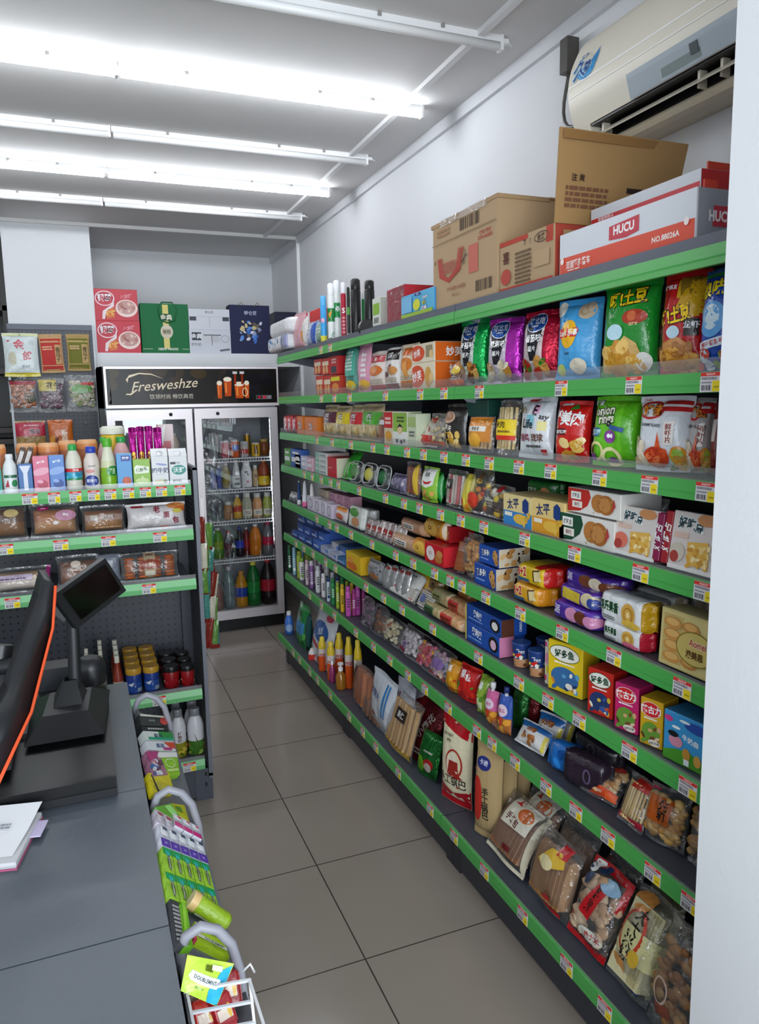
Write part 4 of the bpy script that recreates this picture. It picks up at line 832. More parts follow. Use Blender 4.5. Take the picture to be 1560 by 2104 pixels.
# ------------------------------------------------------------ row 3
stk = lambda c: [('r', .05, .62, .7, .8, c), ('r', .1, .35, .5, .5, '#222')]
CB((3,2.2348,1.2415,0.134,0.1319,0,6,1.138), 'clear bag of red and white wrapped sticks with black label', food_sticks(['#d8cfc4', '#c9b0a4', '#b8484a'], 7), [('r', .1, .5, .6, .74, '#1c1a1c'), ('t', 'CNNI', .35, .62, .13, '#ddd', -10)], d=.05, cat='sweets', part='wrapped_sticks')
BAG((3,2.1375,1.2415,0.0607,0.1253,0,8,1.138), 'slim yellow snack bag beside the wrapped sticks', '#d9c84a', [('b', .1, .1, .9, .4, ['#e08a2a', '#c8401f'], 6, .1, 3)], d=.04)
CB((3,2.0731,1.2415,0.1347,0.1513,0,10,1.138), 'clear bag of orange sachets', food_blobs(['#e08a2a', '#d8601c', '#e8c23a', '#c23a22'], 14, .016, .5), [('t', '香', .6, .78, .2, '#7a4a1c'), ('e', .4, .3, .25, .15, '#d8402a')], d=.05, part='sachets')
CB((3,1.9612,1.2415,0.176,0.1058,0,10,1.138), 'clear bag of white and yellow sachets', food_blobs(['#e8e2cc', '#ead23a', '#d8d4c4', '#c9a23a'], 14, .018, .5), [('t', 'AA', .25, .66, .28, '#2a3a5a', 10), ('r', .5, .78, .7, .95, '#c8282a'), ('l', .3, .2, .9, .5, '#5a4a4a', 4)], d=.05, part='sachets')
tp = lambda c: [('r', .02, .02, .98, .48, c), ('t', '太平', .35, .72, .34, '#23366a', 8), ('p', [(.68, .55), (.68, .85), (.78, .95), (.88, .85), (.88, .55), (.78, .48)], '#1f3a7a'), ('e', .62, .28, .24, .16, '#e8b84a'), ('r', .08, .32, .34, .44, '#f0e8d8'), ('b', .5, .1, .9, .45, ['#e9c058', '#d8a83c'], 4, .12, 2)]
BX((3,1.8017,1.2415,0.154,0.0926,0,0,1.138), 'cream and blue cracker box with shield', '#e6cf92', '#dcc486', ops=tp('#3a86c8'), d=.13, name='cracker_box')
BX((3,1.6519,1.2415,0.1504,0.0957,0,0,1.138), 'cream and orange cracker box with shield', '#e6c882', '#dcbc76', ops=tp('#e09a2c'), d=.13, name='cracker_box')
FL((3,1.8763,1.3051,0.1669,0.0574,0,0,1.258), 'dark green biscuit packet on its side behind the cracker boxes', '#1f6a2a', [('t', '好吃点', .3, .5, .25, '#e8e8dc'), ('e', .7, .45, .15, .25, '#c98a5a')], d=.07)
hc = lambda c: [('p', [(.0, .02), (.0, .98), (.42, .98), (.46, .7), (.40, .35), (.25, .1)], c), ('r', .07, .55, .27, .86, '#f4f0ea'), ('t', '好吃点', .17, .70, .2, '#16302a', 0, None, .75), ('r', .1, .22, .3, .48, '#efe6dc'), ('t', '高纤饼', .2, .35, .16, '#7a3a2a', 0, None, .75), ('e', .62, .52, .14, .36, '#b8763a'), ('e', .75, .5, .15, .38, '#a8662e'), ('e', .73, .5, .11, .29, '#c08448'), ('b', .52, .2, .88, .75, ['#8f5626', '#cc9456'], 16, .035, 4), ('p', [(.84, .25), (.93, .5), (.9, .8), (.87, .4)], '#b83a3a'), ('b', .45, .1, .6, .3, ['#b8a05a'], 4, .05, 2)]
BX((3,1.4915,1.2415,0.217,0.0741,0,0,1.138), 'lower white biscuit box with green corner', '#e4e0da', '#dcd8d2', ops=hc('#1c4a34'), d=.12)
BX((3,1.4644,1.321,0.2003,0.0614,0,0,1.138), 'upper white biscuit box with red corner', '#e6e2dc', '#dedad4', ops=hc('#c02a22'), d=.12)
nut = lambda c: [('r', .0, .0, 1, .08, '#e8e4e2'), ('t', '好吃点', .42, .80, .22, '#1f3a44', -4, '#e8f0f0', .85, .03), ('r', .08, .55, .4, .64, '#d8b8a8'), ('e', .75, .9, .2, .1, '#c98a5a'), ('p', [(.45, .1), (.9, .15), (.85, .55), (.4, .5)], '#e0b050'), ('b', .42, .12, .88, .5, ['#edcb82', '#d9a23c', '#f2dca4', '#c98f34'], 22, .06, 5), ('e', .2, .3, .17, .16, c), ('e', .15, .22, .1, .1, '#a83a34')]
BX((3,1.3231,1.2415,0.1371,0.1134,0,8,1.138), 'white and burgundy nut cracker packet in front', '#d9cfca', '#8a1a3a', '#b8a8a8', nut('#d8705a'), d=.035, name='cracker_packet')
BX((3,1.2502,1.2415,0.0208,0.1055,0,8,1.138), 'thin purple cracker packet turned edge-on', '#8a1c4a', ops=[('t', '好吃点', .5, .5, .3, '#eee', 80, None, .6)], d=.10, name='cracker_packet')
BX((3,1.2252,1.2415,0.0203,0.113,0,8,1.138), 'thin dark red cracker packet turned edge-on', '#a01c28', ops=[('t', '好吃点', .5, .5, .3, '#eee', 80, None, .6)], d=.10, name='cracker_packet')
BX((3,1.1526,1.2415,0.122,0.1227,0,8,1.138), 'white and red nut cracker packet by the white doorway edge', '#d8ccc8', '#a81c28', '#b8a8a8', nut('#c9bfae'), d=.035, name='cracker_packet')
BAG((3,1.4271,1.2415,0.1029,0.1207,0,0,1.258), 'pale packet lying behind the nut crackers', '#a8a8a4', d=.06)
# middle bay
BAG((3,3.3493,1.2415,0.1361,0.145,0,28,1.138), 'bright green bag leaning beside the soap tubs', '#2f9a2c', [('e', .4, .4, .3, .3, '#46b03a')], d=.04)
for P, c, nm in (((3,3.2387,1.2415,0.169,0.0975,0,12,1.138), '#5f8a54', 'clear plastic tub with pale green contents'), ((3,3.0616,1.2415,0.1595,0.1005,0,12,1.138), '#c9c258', 'clear plastic tub with yellow contents'), ((3,2.8976,1.2415,0.1452,0.1013,0,12,1.138), '#1f6a3a', 'clear plastic tub with dark green contents')):
    w, h = P[3], P[4]; mb = MB()
    def Sd(u, v, w=w, h=h):
        a = np.asarray(u)*2*np.pi; r = np.asarray(v); x = np.sign(np.cos(a))*np.abs(np.cos(a))**.5*w/2*(1-.35*r); z = np.sign(np.sin(a))*np.abs(np.sin(a))**.5*h/2*(1-.3*r)+h/2; y = -.02*np.sin(np.clip(r*2, 0, 1)*np.pi/2)
        return np.stack([x, y+.01, z], -1)
    mb.grid(Sd, 20, 4, '#fff', flip=True); o = mb.build('plastic_tub', CLEAR)
    k = MB(); k.ball((0, .004, h/2), (w*.3, .012, h*.3), c, 0, 10, 8); k.build('contents', FOOD, o)
    mb2 = MB(); mb2.tube([tuple(Sd(np.array([t/20]), np.array([0.]))[0]) for t in range(21)], .0022, '#dfe4e2'); mb2.build('rim', PLAS, o)
    put(o, P, .03, nm, 'tub')
BAG((3,2.7284,1.2415,0.1613,0.0783,0,20,1.138), 'crumpled silver purple bag leaning over', '#8a82a0', [('b', .1, .1, .9, .9, ['#b8b4c8', '#5a4a7a', '#d0ccd8'], 14, .1, 3)], d=.05, m=FOIL)
CB((3,2.5741,1.2415,0.1281,0.1356,0,4,1.138), 'tall clear bag of brown dried strips', food_sticks(['#8a3f22', '#a0522c', '#7a3420'], 5), [('r', .75, .1, .95, .95, '#d8b23a')], d=.05)
BAG((3,2.4303,1.2415,0.1247,0.1276,0,5,1.138), 'white and green pretzel bag with smile print', '#8fc23a', [('p', [(.3, .45), (.15, .95), (.95, .95), (.9, .5), (.6, .4)], '#e8e8e2'), ('t', '鱼酥', .58, .78, .13, '#222'), ('p', [(.32, .60), (.5, .5), (.75, .52), (.85, .62), (.6, .56)], '#c8282a'), ('b', .3, .05, .9, .3, ['#d98a3a', '#e0a85a'], 8, .08, 4), ('e', .2, .35, .1, .08, '#2f7a3a')], d=.045)
BAG((3,2.3876,1.2415,0.0599,0.1122,0,5,1.158), 'narrow bright green bag beside the pretzel bag', '#1f9a3a', d=.04)
# far bay
for P, c, nm in (((3,4.3562,1.2415,0.1367,0.0999,0,0,1.138), '#4f9a2f', 'small green soap pack nearest the fridge'), ((3,4.1664,1.2415,0.2209,0.1064,0,0,1.138), '#2f5aa8', 'small blue tissue pack on its side'), ((3,4.1228,1.2415,0.1136,0.078,0,0,1.138), '#b8c0d8', 'first pale lilac handkerchief pack'), ((3,4.0021,1.2415,0.1078,0.0767,0,0,1.138), '#c4c4dc', 'second pale lilac handkerchief pack'), ((3,3.8875,1.2415,0.1023,0.0754,0,0,1.138), '#d8b0bc', 'pale pink handkerchief pack')):
    BX(P, nm, c, ops=[('r', .1, .3, .9, .55, '#eee'), ('l', .2, .7, .8, .9, '#fff', 1)], d=.05, cat='tissues', name='tissue_pack')
for i, P in enumerate(((3,3.6811,1.2415,0.2027,0.0298,0,0,1.138), (3,3.6781,1.2727,0.2024,0.0266,0,0,1.138), (3,3.6753,1.3006,0.202,0.0265,0,0,1.138), (3,3.6725,1.3284,0.2017,0.0265,0,0,1.138))):
    BX(P, ['lowest', 'second', 'third', 'topmost'][i]+' white carton of the stack beside the red box', '#d6dcd8', '#c9a8a4', ops=[('r', .03, .15, .35, .85, '#8ac0a8'), ('l', .45, .3, .9, .7, '#8a8a8a', 2)], d=.12, cat='soap box', name='soap_box')
BX((3,3.4942,1.2415,0.1388,0.099,0,0,1.138), 'plain red box beside the stack of white cartons', '#c0232c', '#d8d0b8', ops=[('r', .1, .45, .5, .5, '#e8a8a8')], d=.10, cat='box', name='carton_box')

# ------------------------------------------------------------ row 4, near bay
CB((4,2.1055,1.027,0.1066,0.1463,0,4,1.138), 'clear bag of round biscuits with tall open top', food_blobs(['#c98a3a', '#b87428', '#dba65a'], 36, .014), [], d=.05, cat='biscuits')
qd = [('t', '趣多多!', .34, .62, .36, '#fff', 6, '#16306a', .72, .03), ('l', .1, .22, .5, .34, '#9ab8e8', 1), ('e', .84, .6, .13, .3, '#c9975a'), ('e', .9, .3, .1, .22, '#b88448'), ('b', .74, .2, .98, .85, ['#3a1f14'], 7, .05, 3)]
qs = [('r', 0, 0, 1, 1, '#d8cbb4'), ('b', .05, .05, .95, .95, ['#c99a5c', '#b88448', '#d9b27c'], 7, .2, 4), ('b', .05, .05, .95, .95, ['#3a2014', '#2a1810'], 9, .07, 6)]
BX((4,1.9855,1.027,0.1335,0.0672,0,0,1.138), 'lower blue chocolate chip cookie box', '#1f4aa4', '#1f4aa4', '#1c4498', qd, qs, d=.11, name='cookie_box')
BX((4,1.9616,1.1017,0.1185,0.0568,0,0,1.138), 'upper blue chocolate chip cookie box', '#1f4ea8', '#1f4aa4', '#1c4498', qd, qs, d=.11, name='cookie_box')
CB((4,2.1147,1.027,0.1424,0.0824,0,10,1.298), 'clear bag of chip cookies with green and yellow print', food_blobs(['#d8c8a8', '#4a2a18', '#c9a878'], 12, .02), [('r', .1, .3, .6, .8, '#5fae3a', 15), ('r', .35, .2, .7, .5, '#e6cf2a', 20)], d=.06)
th = lambda: [('t', '3+2', .26, .60, .6, '#b81f1c', 6, '#f4e6c0', .8, .04), ('r', .1, .15, .5, .3, '#2a5a8a'), ('r', .62, .3, .82, .85, '#5a3418', 10), ('r', .66, .34, .86, .80, '#e8d6a0', 10)]
FL((4,1.761,1.027,0.1486,0.0551,0,0,1.138), 'lower orange and yellow sandwich biscuit packet', '#e0a42a', th(), d=.12, endcol='#d88a1c', topops=[('r', .1, .1, .9, .9, '#d8981f')])
FL((4,1.7375,1.0861,0.1547,0.0571,0,0,1.138), 'upper yellow and red sandwich biscuit packet', '#dcb81f', th(), d=.12, endcol='#c4201c', topops=[('r', .6, .05, .98, .95, '#c4201c')])
FL((4,1.8571,1.0709,0.1326,0.0408,0,0,1.278), 'green biscuit packet behind the sandwich biscuits', '#4f9a1f', [('r', .1, .5, .9, .8, '#d8d03a')], d=.08)
FL((4,1.892,1.0664,0.1126,0.0296,0,0,1.338), 'dark green biscuit packet at the back behind the sandwich biscuits', '#2f6a1f', d=.07)
pu = lambda c1, c2: [('r', .05, .12, .5, .9, '#4a2a94'), ('e', .5, .5, .14, .36, c1), ('e', .68, .5, .13, .34, c2), ('e', .85, .45, .12, .3, c1), ('t', '派', .2, .55, .5, '#e6ddf4', -6)]
FL((4,1.5398,1.027,0.2014,0.0507,0,0,1.138), 'lowest purple chocolate pie packet with pink filling', '#5a2fa4', pu('#d890b8', '#6a3420'), d=.10, endcol='#4a2a94')
FL((4,1.5262,1.0805,0.1777,0.0465,0,0,1.138), 'middle purple chocolate pie packet with gold band', '#54309a', [('r', .2, .2, .6, .8, '#cdb23a', -4), ('e', .78, .5, .16, .4, '#d8c8a0'), ('e', .86, .4, .1, .3, '#3a4a9a')], d=.10, endcol='#4a2a94')
FL((4,1.5236,1.1189,0.2176,0.0435,0,0,1.168), 'topmost purple chocolate pie packet with cream cakes', '#4f2c92', pu('#7a4226', '#e0d2b8'), d=.09, endcol='#45278a')
gl = lambda c, f: [('r', .02, .55, .12, .92, '#b8202c'), ('t', '果乐果香', .30, .58, .36, '#16402a', 0, '#dfe8d8', .62, .04), ('l', .18, .14, .42, .28, '#6a6a6a', 2), ('e', .68, .5, .13, .36, '#d9a84c'), ('o', .68, .5, .09, .25, .06, '#b8843a'), ('e', .72, .2, .16, .14, f), ('e', .68, .5, .03, .1, '#f2dca0'), ('p', [(.88, 0), (1, 0), (1, 1), (.9, 1)], c)]
FL((4,1.3552,1.027,0.1605,0.0477,0,0,1.138), 'lower white fruit biscuit packet with red foil end', '#dfe0e2', gl('#b81f34', '#d86a8a'), d=.07, endcol='#b01c30')
FL((4,1.3594,1.0709,0.1775,0.073,0,0,1.138), 'upper white fruit biscuit packet with gold foil end', '#e2e3e5', gl('#c99a1c', '#e0b84a'), d=.07, endcol='#b8901c')
for P, nm in (((4,1.3897,1.087,0.1607,0.044,0,0,1.208), 'white fruit biscuit packet with red oval, behind the gold-ended one'), ((4,1.383,1.0898,0.1631,0.0467,0,0,1.258), 'white fruit biscuit packet with dark green letters further back'), ((4,1.3801,1.0907,0.1787,0.0446,0,0,1.318), 'greyish fruit biscuit packet at the back by the gold gift box')):
    FL(P, nm, '#c4c6c4', gl('#b8a890', '#c98a8a'), d=.06)
gift = [('r', .03, .03, .97, .97, '#d3c284'), ('r', .06, .08, .42, .92, '#c2a868')]
for r_i in range(4): gift += [('e', .24, .18+.2*r_i, .16, .10, '#c98f4a'), ('e', .24, .20+.2*r_i, .12, .06, '#dcae68'), ('e', .56, .18+.2*r_i, .15, .10, '#c08644'), ('e', .56, .2+.2*r_i, .11, .06, '#d8a862')]
gift += [('e', .66, .46, .32, .28, '#cbb568'), ('o', .66, .46, .33, .29, .02, '#8a7428'), ('t', 'Aomei', .70, .56, .17, '#b0321f', 0, '#f0e6c8', .8), ('t', '澳美思', .66, .36, .14, '#5a3a14', 0, None, .9, .03)]
BX((4,1.1503,1.027,0.1575,0.1248,0,3,1.138), 'gold gift box of biscuits with oval crest by the white doorway edge', '#cdbc7c', '#c0ad66', '#d8ca92', gift, d=.07)
# middle bay
FL((4,3.1978,1.027,0.1993,0.1026,0,10,1.138), 'white snack packet with green leaf print', '#d6d6d0', [('e', .4, .7, .3, .2, '#4f9a3a'), ('e', .55, .3, .25, .2, '#c98a5a')], d=.04, fin=.05)
FL((4,3.1676,1.0628,0.152,0.0577,0,0,1.188), 'pale grey packet behind the leaf print packet', '#c4c4c4', d=.05)
for i in range(7):
    P = [(4,3.0426,1.027,0.0611,0.0716,0,20,1.138), (4,2.9766,1.027,0.0588,0.0766,0,20,1.138), (4,2.913,1.027,0.0567,0.0814,0,20,1.138), (4,2.8517,1.027,0.0547,0.0838,0,20,1.138), (4,2.7925,1.027,0.0528,0.0862,0,20,1.138), (4,2.7354,1.027,0.0511,0.0885,0,20,1.138), (4,2.6802,1.027,0.0493,0.0907,0,20,1.138)][i]
    BAG(P, 'silver ham sausage sachet, '+['first', 'second', 'third', 'fourth', 'fifth', 'sixth', 'seventh'][i]+' of the leaning row', ['#c4b8b4', '#b8aaa8', '#cfc4c0'][i % 3], [('r', .1, .3, .9, .6, '#b8403a'), ('r', .2, .35, .8, .4, '#ddd')], d=.02, cat='sausages', name='sausage_sachet', m=FOIL, fine=False, group='leaning silver sausage sachets')
rollops = lambda a, b: [('r', .12, .02, .8, .98, a), ('r', .2, .3, .6, .7, b), ('l', .22, .36, .55, .64, '#333', 2)]
FL((4,2.6235,1.027,0.2852,0.0575,0,0,1.138), 'lower brown cookie roll with white label', '#c9a484', rollops('#c49a78', '#e6e0da'), d=.05, p=2.2, name='cookie_roll')
FL((4,2.6173,1.0925,0.2507,0.0522,0,0,1.168), 'upper brown cookie roll with dark letters', '#c09474', rollops('#b8886a', '#d9cfc4'), d=.05, p=2.2, name='cookie_roll')
FL((4,2.4747,1.027,0.1729,0.0666,0,0,1.138), 'lower orange cookie roll', '#d8892a', [('e', .5, .5, .3, .4, '#e8b84a'), ('t', 'CA', .4, .55, .3, '#6a2a14')], d=.055, p=2.2, name='cookie_roll')
FL((4,2.4235,1.1046,0.1882,0.0709,0,0,1.168), 'upper orange cookie roll with round end', '#c98a2c', [('e', .4, .5, .3, .4, '#d9a84a'), ('t', 'CA', .4, .55, .3, '#6a2a14')], d=.06, p=2.2, name='cookie_roll', endcol='#e0cdb0')
rb = [('e', .32, .5, .22, .36, '#e8dcd8'), ('t', '饼干', .32, .5, .2, '#b81f2a', 0, None, .8), ('e', .74, .35, .2, .22, '#b8743a'), ('e', .80, .6, .16, .18, '#c98a4c')]
BX((4,2.3481,1.027,0.1547,0.0734,0,0,1.138), 'glossy red biscuit box with white badge', '#c41a24', '#d82a34', '#b81820', rb, d=.1)
BX((4,2.3782,1.1028,0.1178,0.0596,0,0,1.188), 'second red biscuit box behind with white badge', '#b01820', '#b81c26', '#a8161e', rb, d=.1)
CB((4,2.1836,1.027,0.0565,0.1224,0,14,1.138), 'tall clear stick of stacked round biscuits', lambda mb, w, h, d, rg: [mb.lathe([(w*.42, h*(.08+.04*i), '#b8622c'), (w*.44, h*(.09+.04*i), '#c9763a'), (w*.42, h*(.10+.04*i), '#a8562a')], 10) for i in range(20)], [('r', .1, .6, .9, .85, '#a8c4d8')], d=.035, cat='biscuits')
# far bay
BAG((4,4.3033,1.027,0.2342,0.0511,0,20,1.138), 'small crumpled silver tray bag near the fridge', '#b8b8b8', d=.04, m=FOIL, fine=False)
for P, c, c2, nm in (((4,4.1511,1.027,0.0254,0.1314,74.5,0,1.1473), '#1f3a6a', '#ddd', 'dark blue toothpaste tube standing'), ((4,4.0422,1.027,0.036,0.1405,74.1,0,1.1511), '#d8d8dc', '#e06a9a', 'white tube with pink foot'), ((4,3.8979,1.027,0.0322,0.1378,73.6,0,1.1495), '#dcd6d8', '#d86a9a', 'white tube with pink band at the back')):
    BT(P, nm, [(1, 0, c2), (1, .2, c2), (.9, .22, c), (.5, .95, c), (.2, 1, c)], [(.3, .98, '#eee'), (.3, 1.04, '#eee')], cat='tube', name='cosmetic_tube')
for i, P in enumerate(((4,3.893,1.027,0.1215,0.0763,0,0,1.138), (4,3.7702,1.027,0.1061,0.074,0,0,1.138), (4,3.6623,1.027,0.0924,0.0759,0,0,1.138), (4,3.5639,1.027,0.0881,0.0724,0,0,1.138))):
    BX(P, 'white and lilac soap box, '+ORD[i]+' from the far end', '#ddd6e0', '#c9b8cc', ops=[('o', .5, .5, .3, .35, .05, '#6a5a9a')], d=.05, cat='soap box', name='soap_box')
for i, P in enumerate(((4,3.8515,1.089,0.1411,0.0524,0,0,1.198), (4,3.6823,1.0823,0.1142,0.0607,0,0,1.198), (4,3.559,1.0869,0.0999,0.0589,0,0,1.198), (4,3.4466,1.0909,0.0945,0.0573,0,0,1.198))):
    BX(P, ['cream', 'first pink', 'second pink', 'third pink'][i]+' soap box in the raised back row', '#c9b8a0' if i == 0 else '#d8a0b4', ops=[('o', .4, .5, .25, .3, .05, '#8a5a8a')], d=.06, cat='soap box', name='soap_box')
BAG((4,3.4259,1.027,0.1721,0.0746,0,10,1.138), 'orange and white mini snack bag beside the soap boxes', '#d8d0d0', [('r', .05, .7, .95, .95, '#e08a2a'), ('e', .5, .35, .3, .2, '#c96a4a')], d=.04, fine=False)

# ------------------------------------------------------------ row 5, near bay
ol = lambda c: [('t', '奥利奥', .36, .62, .42, '#fff', -4, None, .8, .03), ('l', .1, .2, .5, .3, '#9ab8e8', 1), ('e', .84, .5, .13, .38, '#1a1614'), ('e', .84, .48, .08, .24, c), ('r', 0, 0, .05, 1, '#c9b85a')]
BX((5,2.0043,0.8215,0.215,0.0649,0,0,1.138), 'lower blue cream biscuit box with pink end', '#1f4ea6', '#b8508a', '#1a4494', ol('#e8b8d0'), [('r', 0, 0, .55, 1, '#d884ac'), ('t', 'OREO', .78, .5, .2, '#fff', 90), ('r', .58, 0, 1, 1, '#1f4ea6'), ('t', 'OREO', .78, .5, .22, '#fff', 90)], d=.09)
BX((5,1.9989,0.8887,0.2255,0.0549,0,0,1.138), 'upper blue cream biscuit box with brown end', '#1d4a9e', '#6a4436', '#1a4494', ol('#e6e2dc'), [('r', 0, 0, .5, 1, '#5a3426'), ('r', .5, 0, 1, 1, '#1f4ea6'), ('t', 'OREO', .76, .5, .22, '#fff', 90)], d=.09)
cup = lambda: ([(.74, 0, '#a85a34'), (.80, .35, '#c08a64'), (.90, .62, '#23407c'), (.97, .93, '#1f3a78')], [(1.0, .93, '#e8e8ea'), (1.02, .95, '#2a4a8a'), (1.0, .985, '#1f3a78'), (.94, 1.0, '#2a4a8a')])
cupo = [('t', 'mini', .36, .83, .09, '#fff'), ('t', '奥利奥', .5, .72, .13, '#fff', 0, None, .8), ('b', .1, .45, .9, .6, ['#e8e2dc', '#d8281f', '#e8c23a'], 7, .09, 4), ('b', .1, .05, .9, .4, ['#c9a27a', '#7a4426', '#b88a5c'], 9, .08, 5)]
for P, nm in (((5,1.7943,0.8215,0.0584,0.0729,57.3,0,1.1514), 'dark blue mini biscuit cup beside the biscuit boxes'), ((5,1.7103,0.8215,0.0547,0.0757,56.1,0,1.1501), 'dark blue mini biscuit cup in front of the character box')):
    pf, cp = cup(); BT(P, nm, pf, cp, cupo, cat='biscuits', name='biscuit_cup', capname='lid', n=2, step=.085)
# fish biscuits: cartons turned so that the title side faces the camera
def fish(c, tc, pic, title, ring): return [('e', .48, .78, .42, .15, '#f2efe4' if ring else '#d8282a'), ('o', .48, .78, .44, .165, .012, '#1f5a3a' if ring else '#f4e6e0'), ('t', title, .48, .78, .17, tc, 4, None, .92, .03), ('e', .5, .3, .4, .22, pic[0]), ('b', .12, .1, .88, .45, pic, 14, .07, 5), ('l', .2, .57, .8, .62, '#fff', 1)]
BX((5,1.5836,0.8215,0.1162,0.1399,14,0,1.1521), 'yellow fish biscuit box with pale side', '#e6c51f', '#d9b81c', '#e0c020', fish('', '#16402a', ['#3a6aa0', '#5aa0c8', '#e8e4d8', '#1c3a6a', '#d88a2a'], '好多鱼', True), d=.07)
BX((5,1.6604,0.8215,0.021,0.1256,0,0,1.148), 'pale beige side box with pink prints beside the yellow fish box', '#d8cfc0', ops=[('r', .1, .86, .5, .96, '#c8407a'), ('e', .5, .6, .3, .14, '#d88aa4'), ('e', .6, .35, .25, .1, '#e0cf3a'), ('e', .3, .15, .2, .07, '#c8406a')], d=.06)
BX((5,1.4316,0.8215,0.075,0.1166,14,0,1.1471), 'red fish biscuit box', '#c8281f', '#b8221c', '#d83a2a', fish('', '#16402a', ['#2a3a6a', '#d8b83a', '#3a5aa0', '#c8562a', '#e8e0c8'], '好多鱼', True), d=.06)
mush = lambda: fish('', '#fff', ['#6a9a3a', '#d9a878', '#7a4a2a', '#e8c8a8', '#5a3a20'], '蘑古力', False)+[('e', .68, .10, .26, .07, '#f0e6d8'), ('t', '全新升级', .68, .10, .06, '#2a2018', 8)]
BX((5,1.3342,0.8215,0.065,0.114,14,0,1.1459), 'magenta mushroom biscuit box', '#c8246a', '#b01f5c', '#c83a78', mush(), d=.06)
BX((5,1.25,0.8215,0.0577,0.11,14,0,1.145), 'mustard mushroom biscuit box', '#d8a81f', '#c8981c', '#c9a023', mush(), d=.06)
BX((5,1.1475,0.8215,0.1132,0.1101,6,0,1.1439), 'bright blue milk biscuit box by the white doorway edge', '#3f9cd8', '#2f7ab0', '#3a7ca8', [('p', [(0, 0), (1, 0), (1, .2), (.6, .32), (.3, .28), (0, .18)], '#4f9a2f'), ('t', '牛奶曲', .62, .56, .13, '#fff', -8), ('e', .12, .85, .1, .06, '#d8408a'), ('e', .78, .84, .3, .1, '#2a4fa8'), ('e', .3, .72, .1, .03, '#fff'), ('e', .3, .44, .16, .12, '#d890a8'), ('e', .24, .57, .12, .06, '#1a1c24'), ('e', .55, .26, .09, .12, '#c9923a'), ('e', .8, .22, .08, .12, '#d8a04a'), ('r', .5, .04, .62, .16, '#e8eef2'), ('e', .5, .9, .12, .03, '#e8f2f8')], d=.07)
# middle bay
BX((5,3.212,0.8215,0.2018,0.0856,0,0,1.138), 'yellow carton with orange photo and brown lettering', '#e0b81f', '#d8a81c', '#e6c63a', [('e', .4, .3, .35, .22, '#d8702a'), ('e', .3, .6, .2, .15, '#e89a4a')], [('t', '味', .5, .6, .3, '#8a2a1a')], d=.1, cat='snacks', name='snack_box')
BAG((5,2.9929,0.8215,0.1732,0.0946,0,6,1.138), 'silver and black speckled sesame snack bag', '#8f8f92', [('b', .05, .3, .95, .95, ['#1a1a1c', '#d8d8da', '#2a2a2c', '#b8b8ba'], 60, .035, 3), ('e', .65, .3, .25, .15, '#a8683a')], d=.05)
for i, P in enumerate(((5,2.8617,0.8215,0.0665,0.104,0,14,1.138), (5,2.7911,0.8215,0.0638,0.1117,0,14,1.138), (5,2.7234,0.8215,0.0613,0.1191,0,14,1.138), (5,2.6583,0.8215,0.0589,0.1243,0,14,1.138))):
    BAG(P, 'shiny silver snack stick, '+ORD[i]+' beside the sesame bag', '#b8b6b6', [('r', .1, .8, .9, .9, '#9a3a34')], d=.03, m=FOIL, fine=False, group='shiny silver snack sticks')
FL((5,2.698,0.8215,0.261,0.1179,0,35,1.138), 'flat white biscuit packet with red star', '#d8d4d0', [('e', .3, .4, .12, .2, '#d8401f'), ('t', '大', .6, .6, .4, '#4a5a8a'), ('l', .2, .8, .8, .9, '#777', 1)], d=.03)
FL((5,2.6288,0.8445,0.1776,0.082,0,25,1.188), 'yellow biscuit packet leaning behind the white ones', '#d8a21f', [('e', .5, .5, .3, .3, '#e8c03a')], d=.04)
CB((5,2.6361,0.8215,0.1741,0.0611,0,28,1.138), 'clear bag of white noodles', food_sticks(['#e6e0d4', '#d8d0c4'], 8, 'x'), [('r', .6, .1, .9, .25, '#c8404a')], d=.03, cat='noodles')
CB((5,2.4703,0.8215,0.1392,0.081,0,28,1.138), 'clear bag of white noodles with blue print', food_sticks(['#e2dcd4', '#d4ccc2'], 8, 'x'), [('e', .3, .5, .2, .2, '#5a6aa0')], d=.03, cat='noodles')
FL((5,2.4916,0.8868,0.1021,0.0405,0,10,1.198), 'brown packet with black brush writing', '#8a6a3a', [('t', '麻', .5, .5, .6, '#1a1410')], d=.05)
rl = lambda c, c2: [('r', .15, .15, .6, .85, c2), ('l', .2, .3, .55, .7, '#3a2a1a', 2), ('b', .65, .2, .9, .8, ['#d8a87a', '#c98a5a'], 4, .12, 2)]
FL((5,2.3802,0.8215,0.1597,0.0457,0,0,1.138), 'lower green noodle roll', '#b8a878', rl('', '#2f5a34'), d=.055, p=2.2, name='noodle_roll', cat='noodles', endcol='#cfc0a0')
FL((5,2.3742,0.863,0.1601,0.057,0,0,1.168), 'upper green noodle roll', '#a89a70', rl('', '#8a8a5a'), d=.055, p=2.2, name='noodle_roll', cat='noodles', endcol='#b8ae90')
FL((5,2.2372,0.8215,0.189,0.0467,0,0,1.138), 'lower orange noodle roll with red label', '#dca878', rl('', '#c02a22'), d=.06, p=2.2, name='noodle_roll', cat='noodles', endcol='#e0bc98')
FL((5,2.2444,0.8606,0.161,0.0544,0,0,1.168), 'upper orange noodle roll with red label', '#d09a6c', rl('', '#b82a22'), d=.06, p=2.2, name='noodle_roll', cat='noodles', endcol='#d8b08c')
FL((5,2.3014,0.8846,0.1106,0.049,0,0,1.228), 'dark orange noodle roll at the back', '#a86a3a', d=.055, p=2.2, name='noodle_roll', cat='noodles')
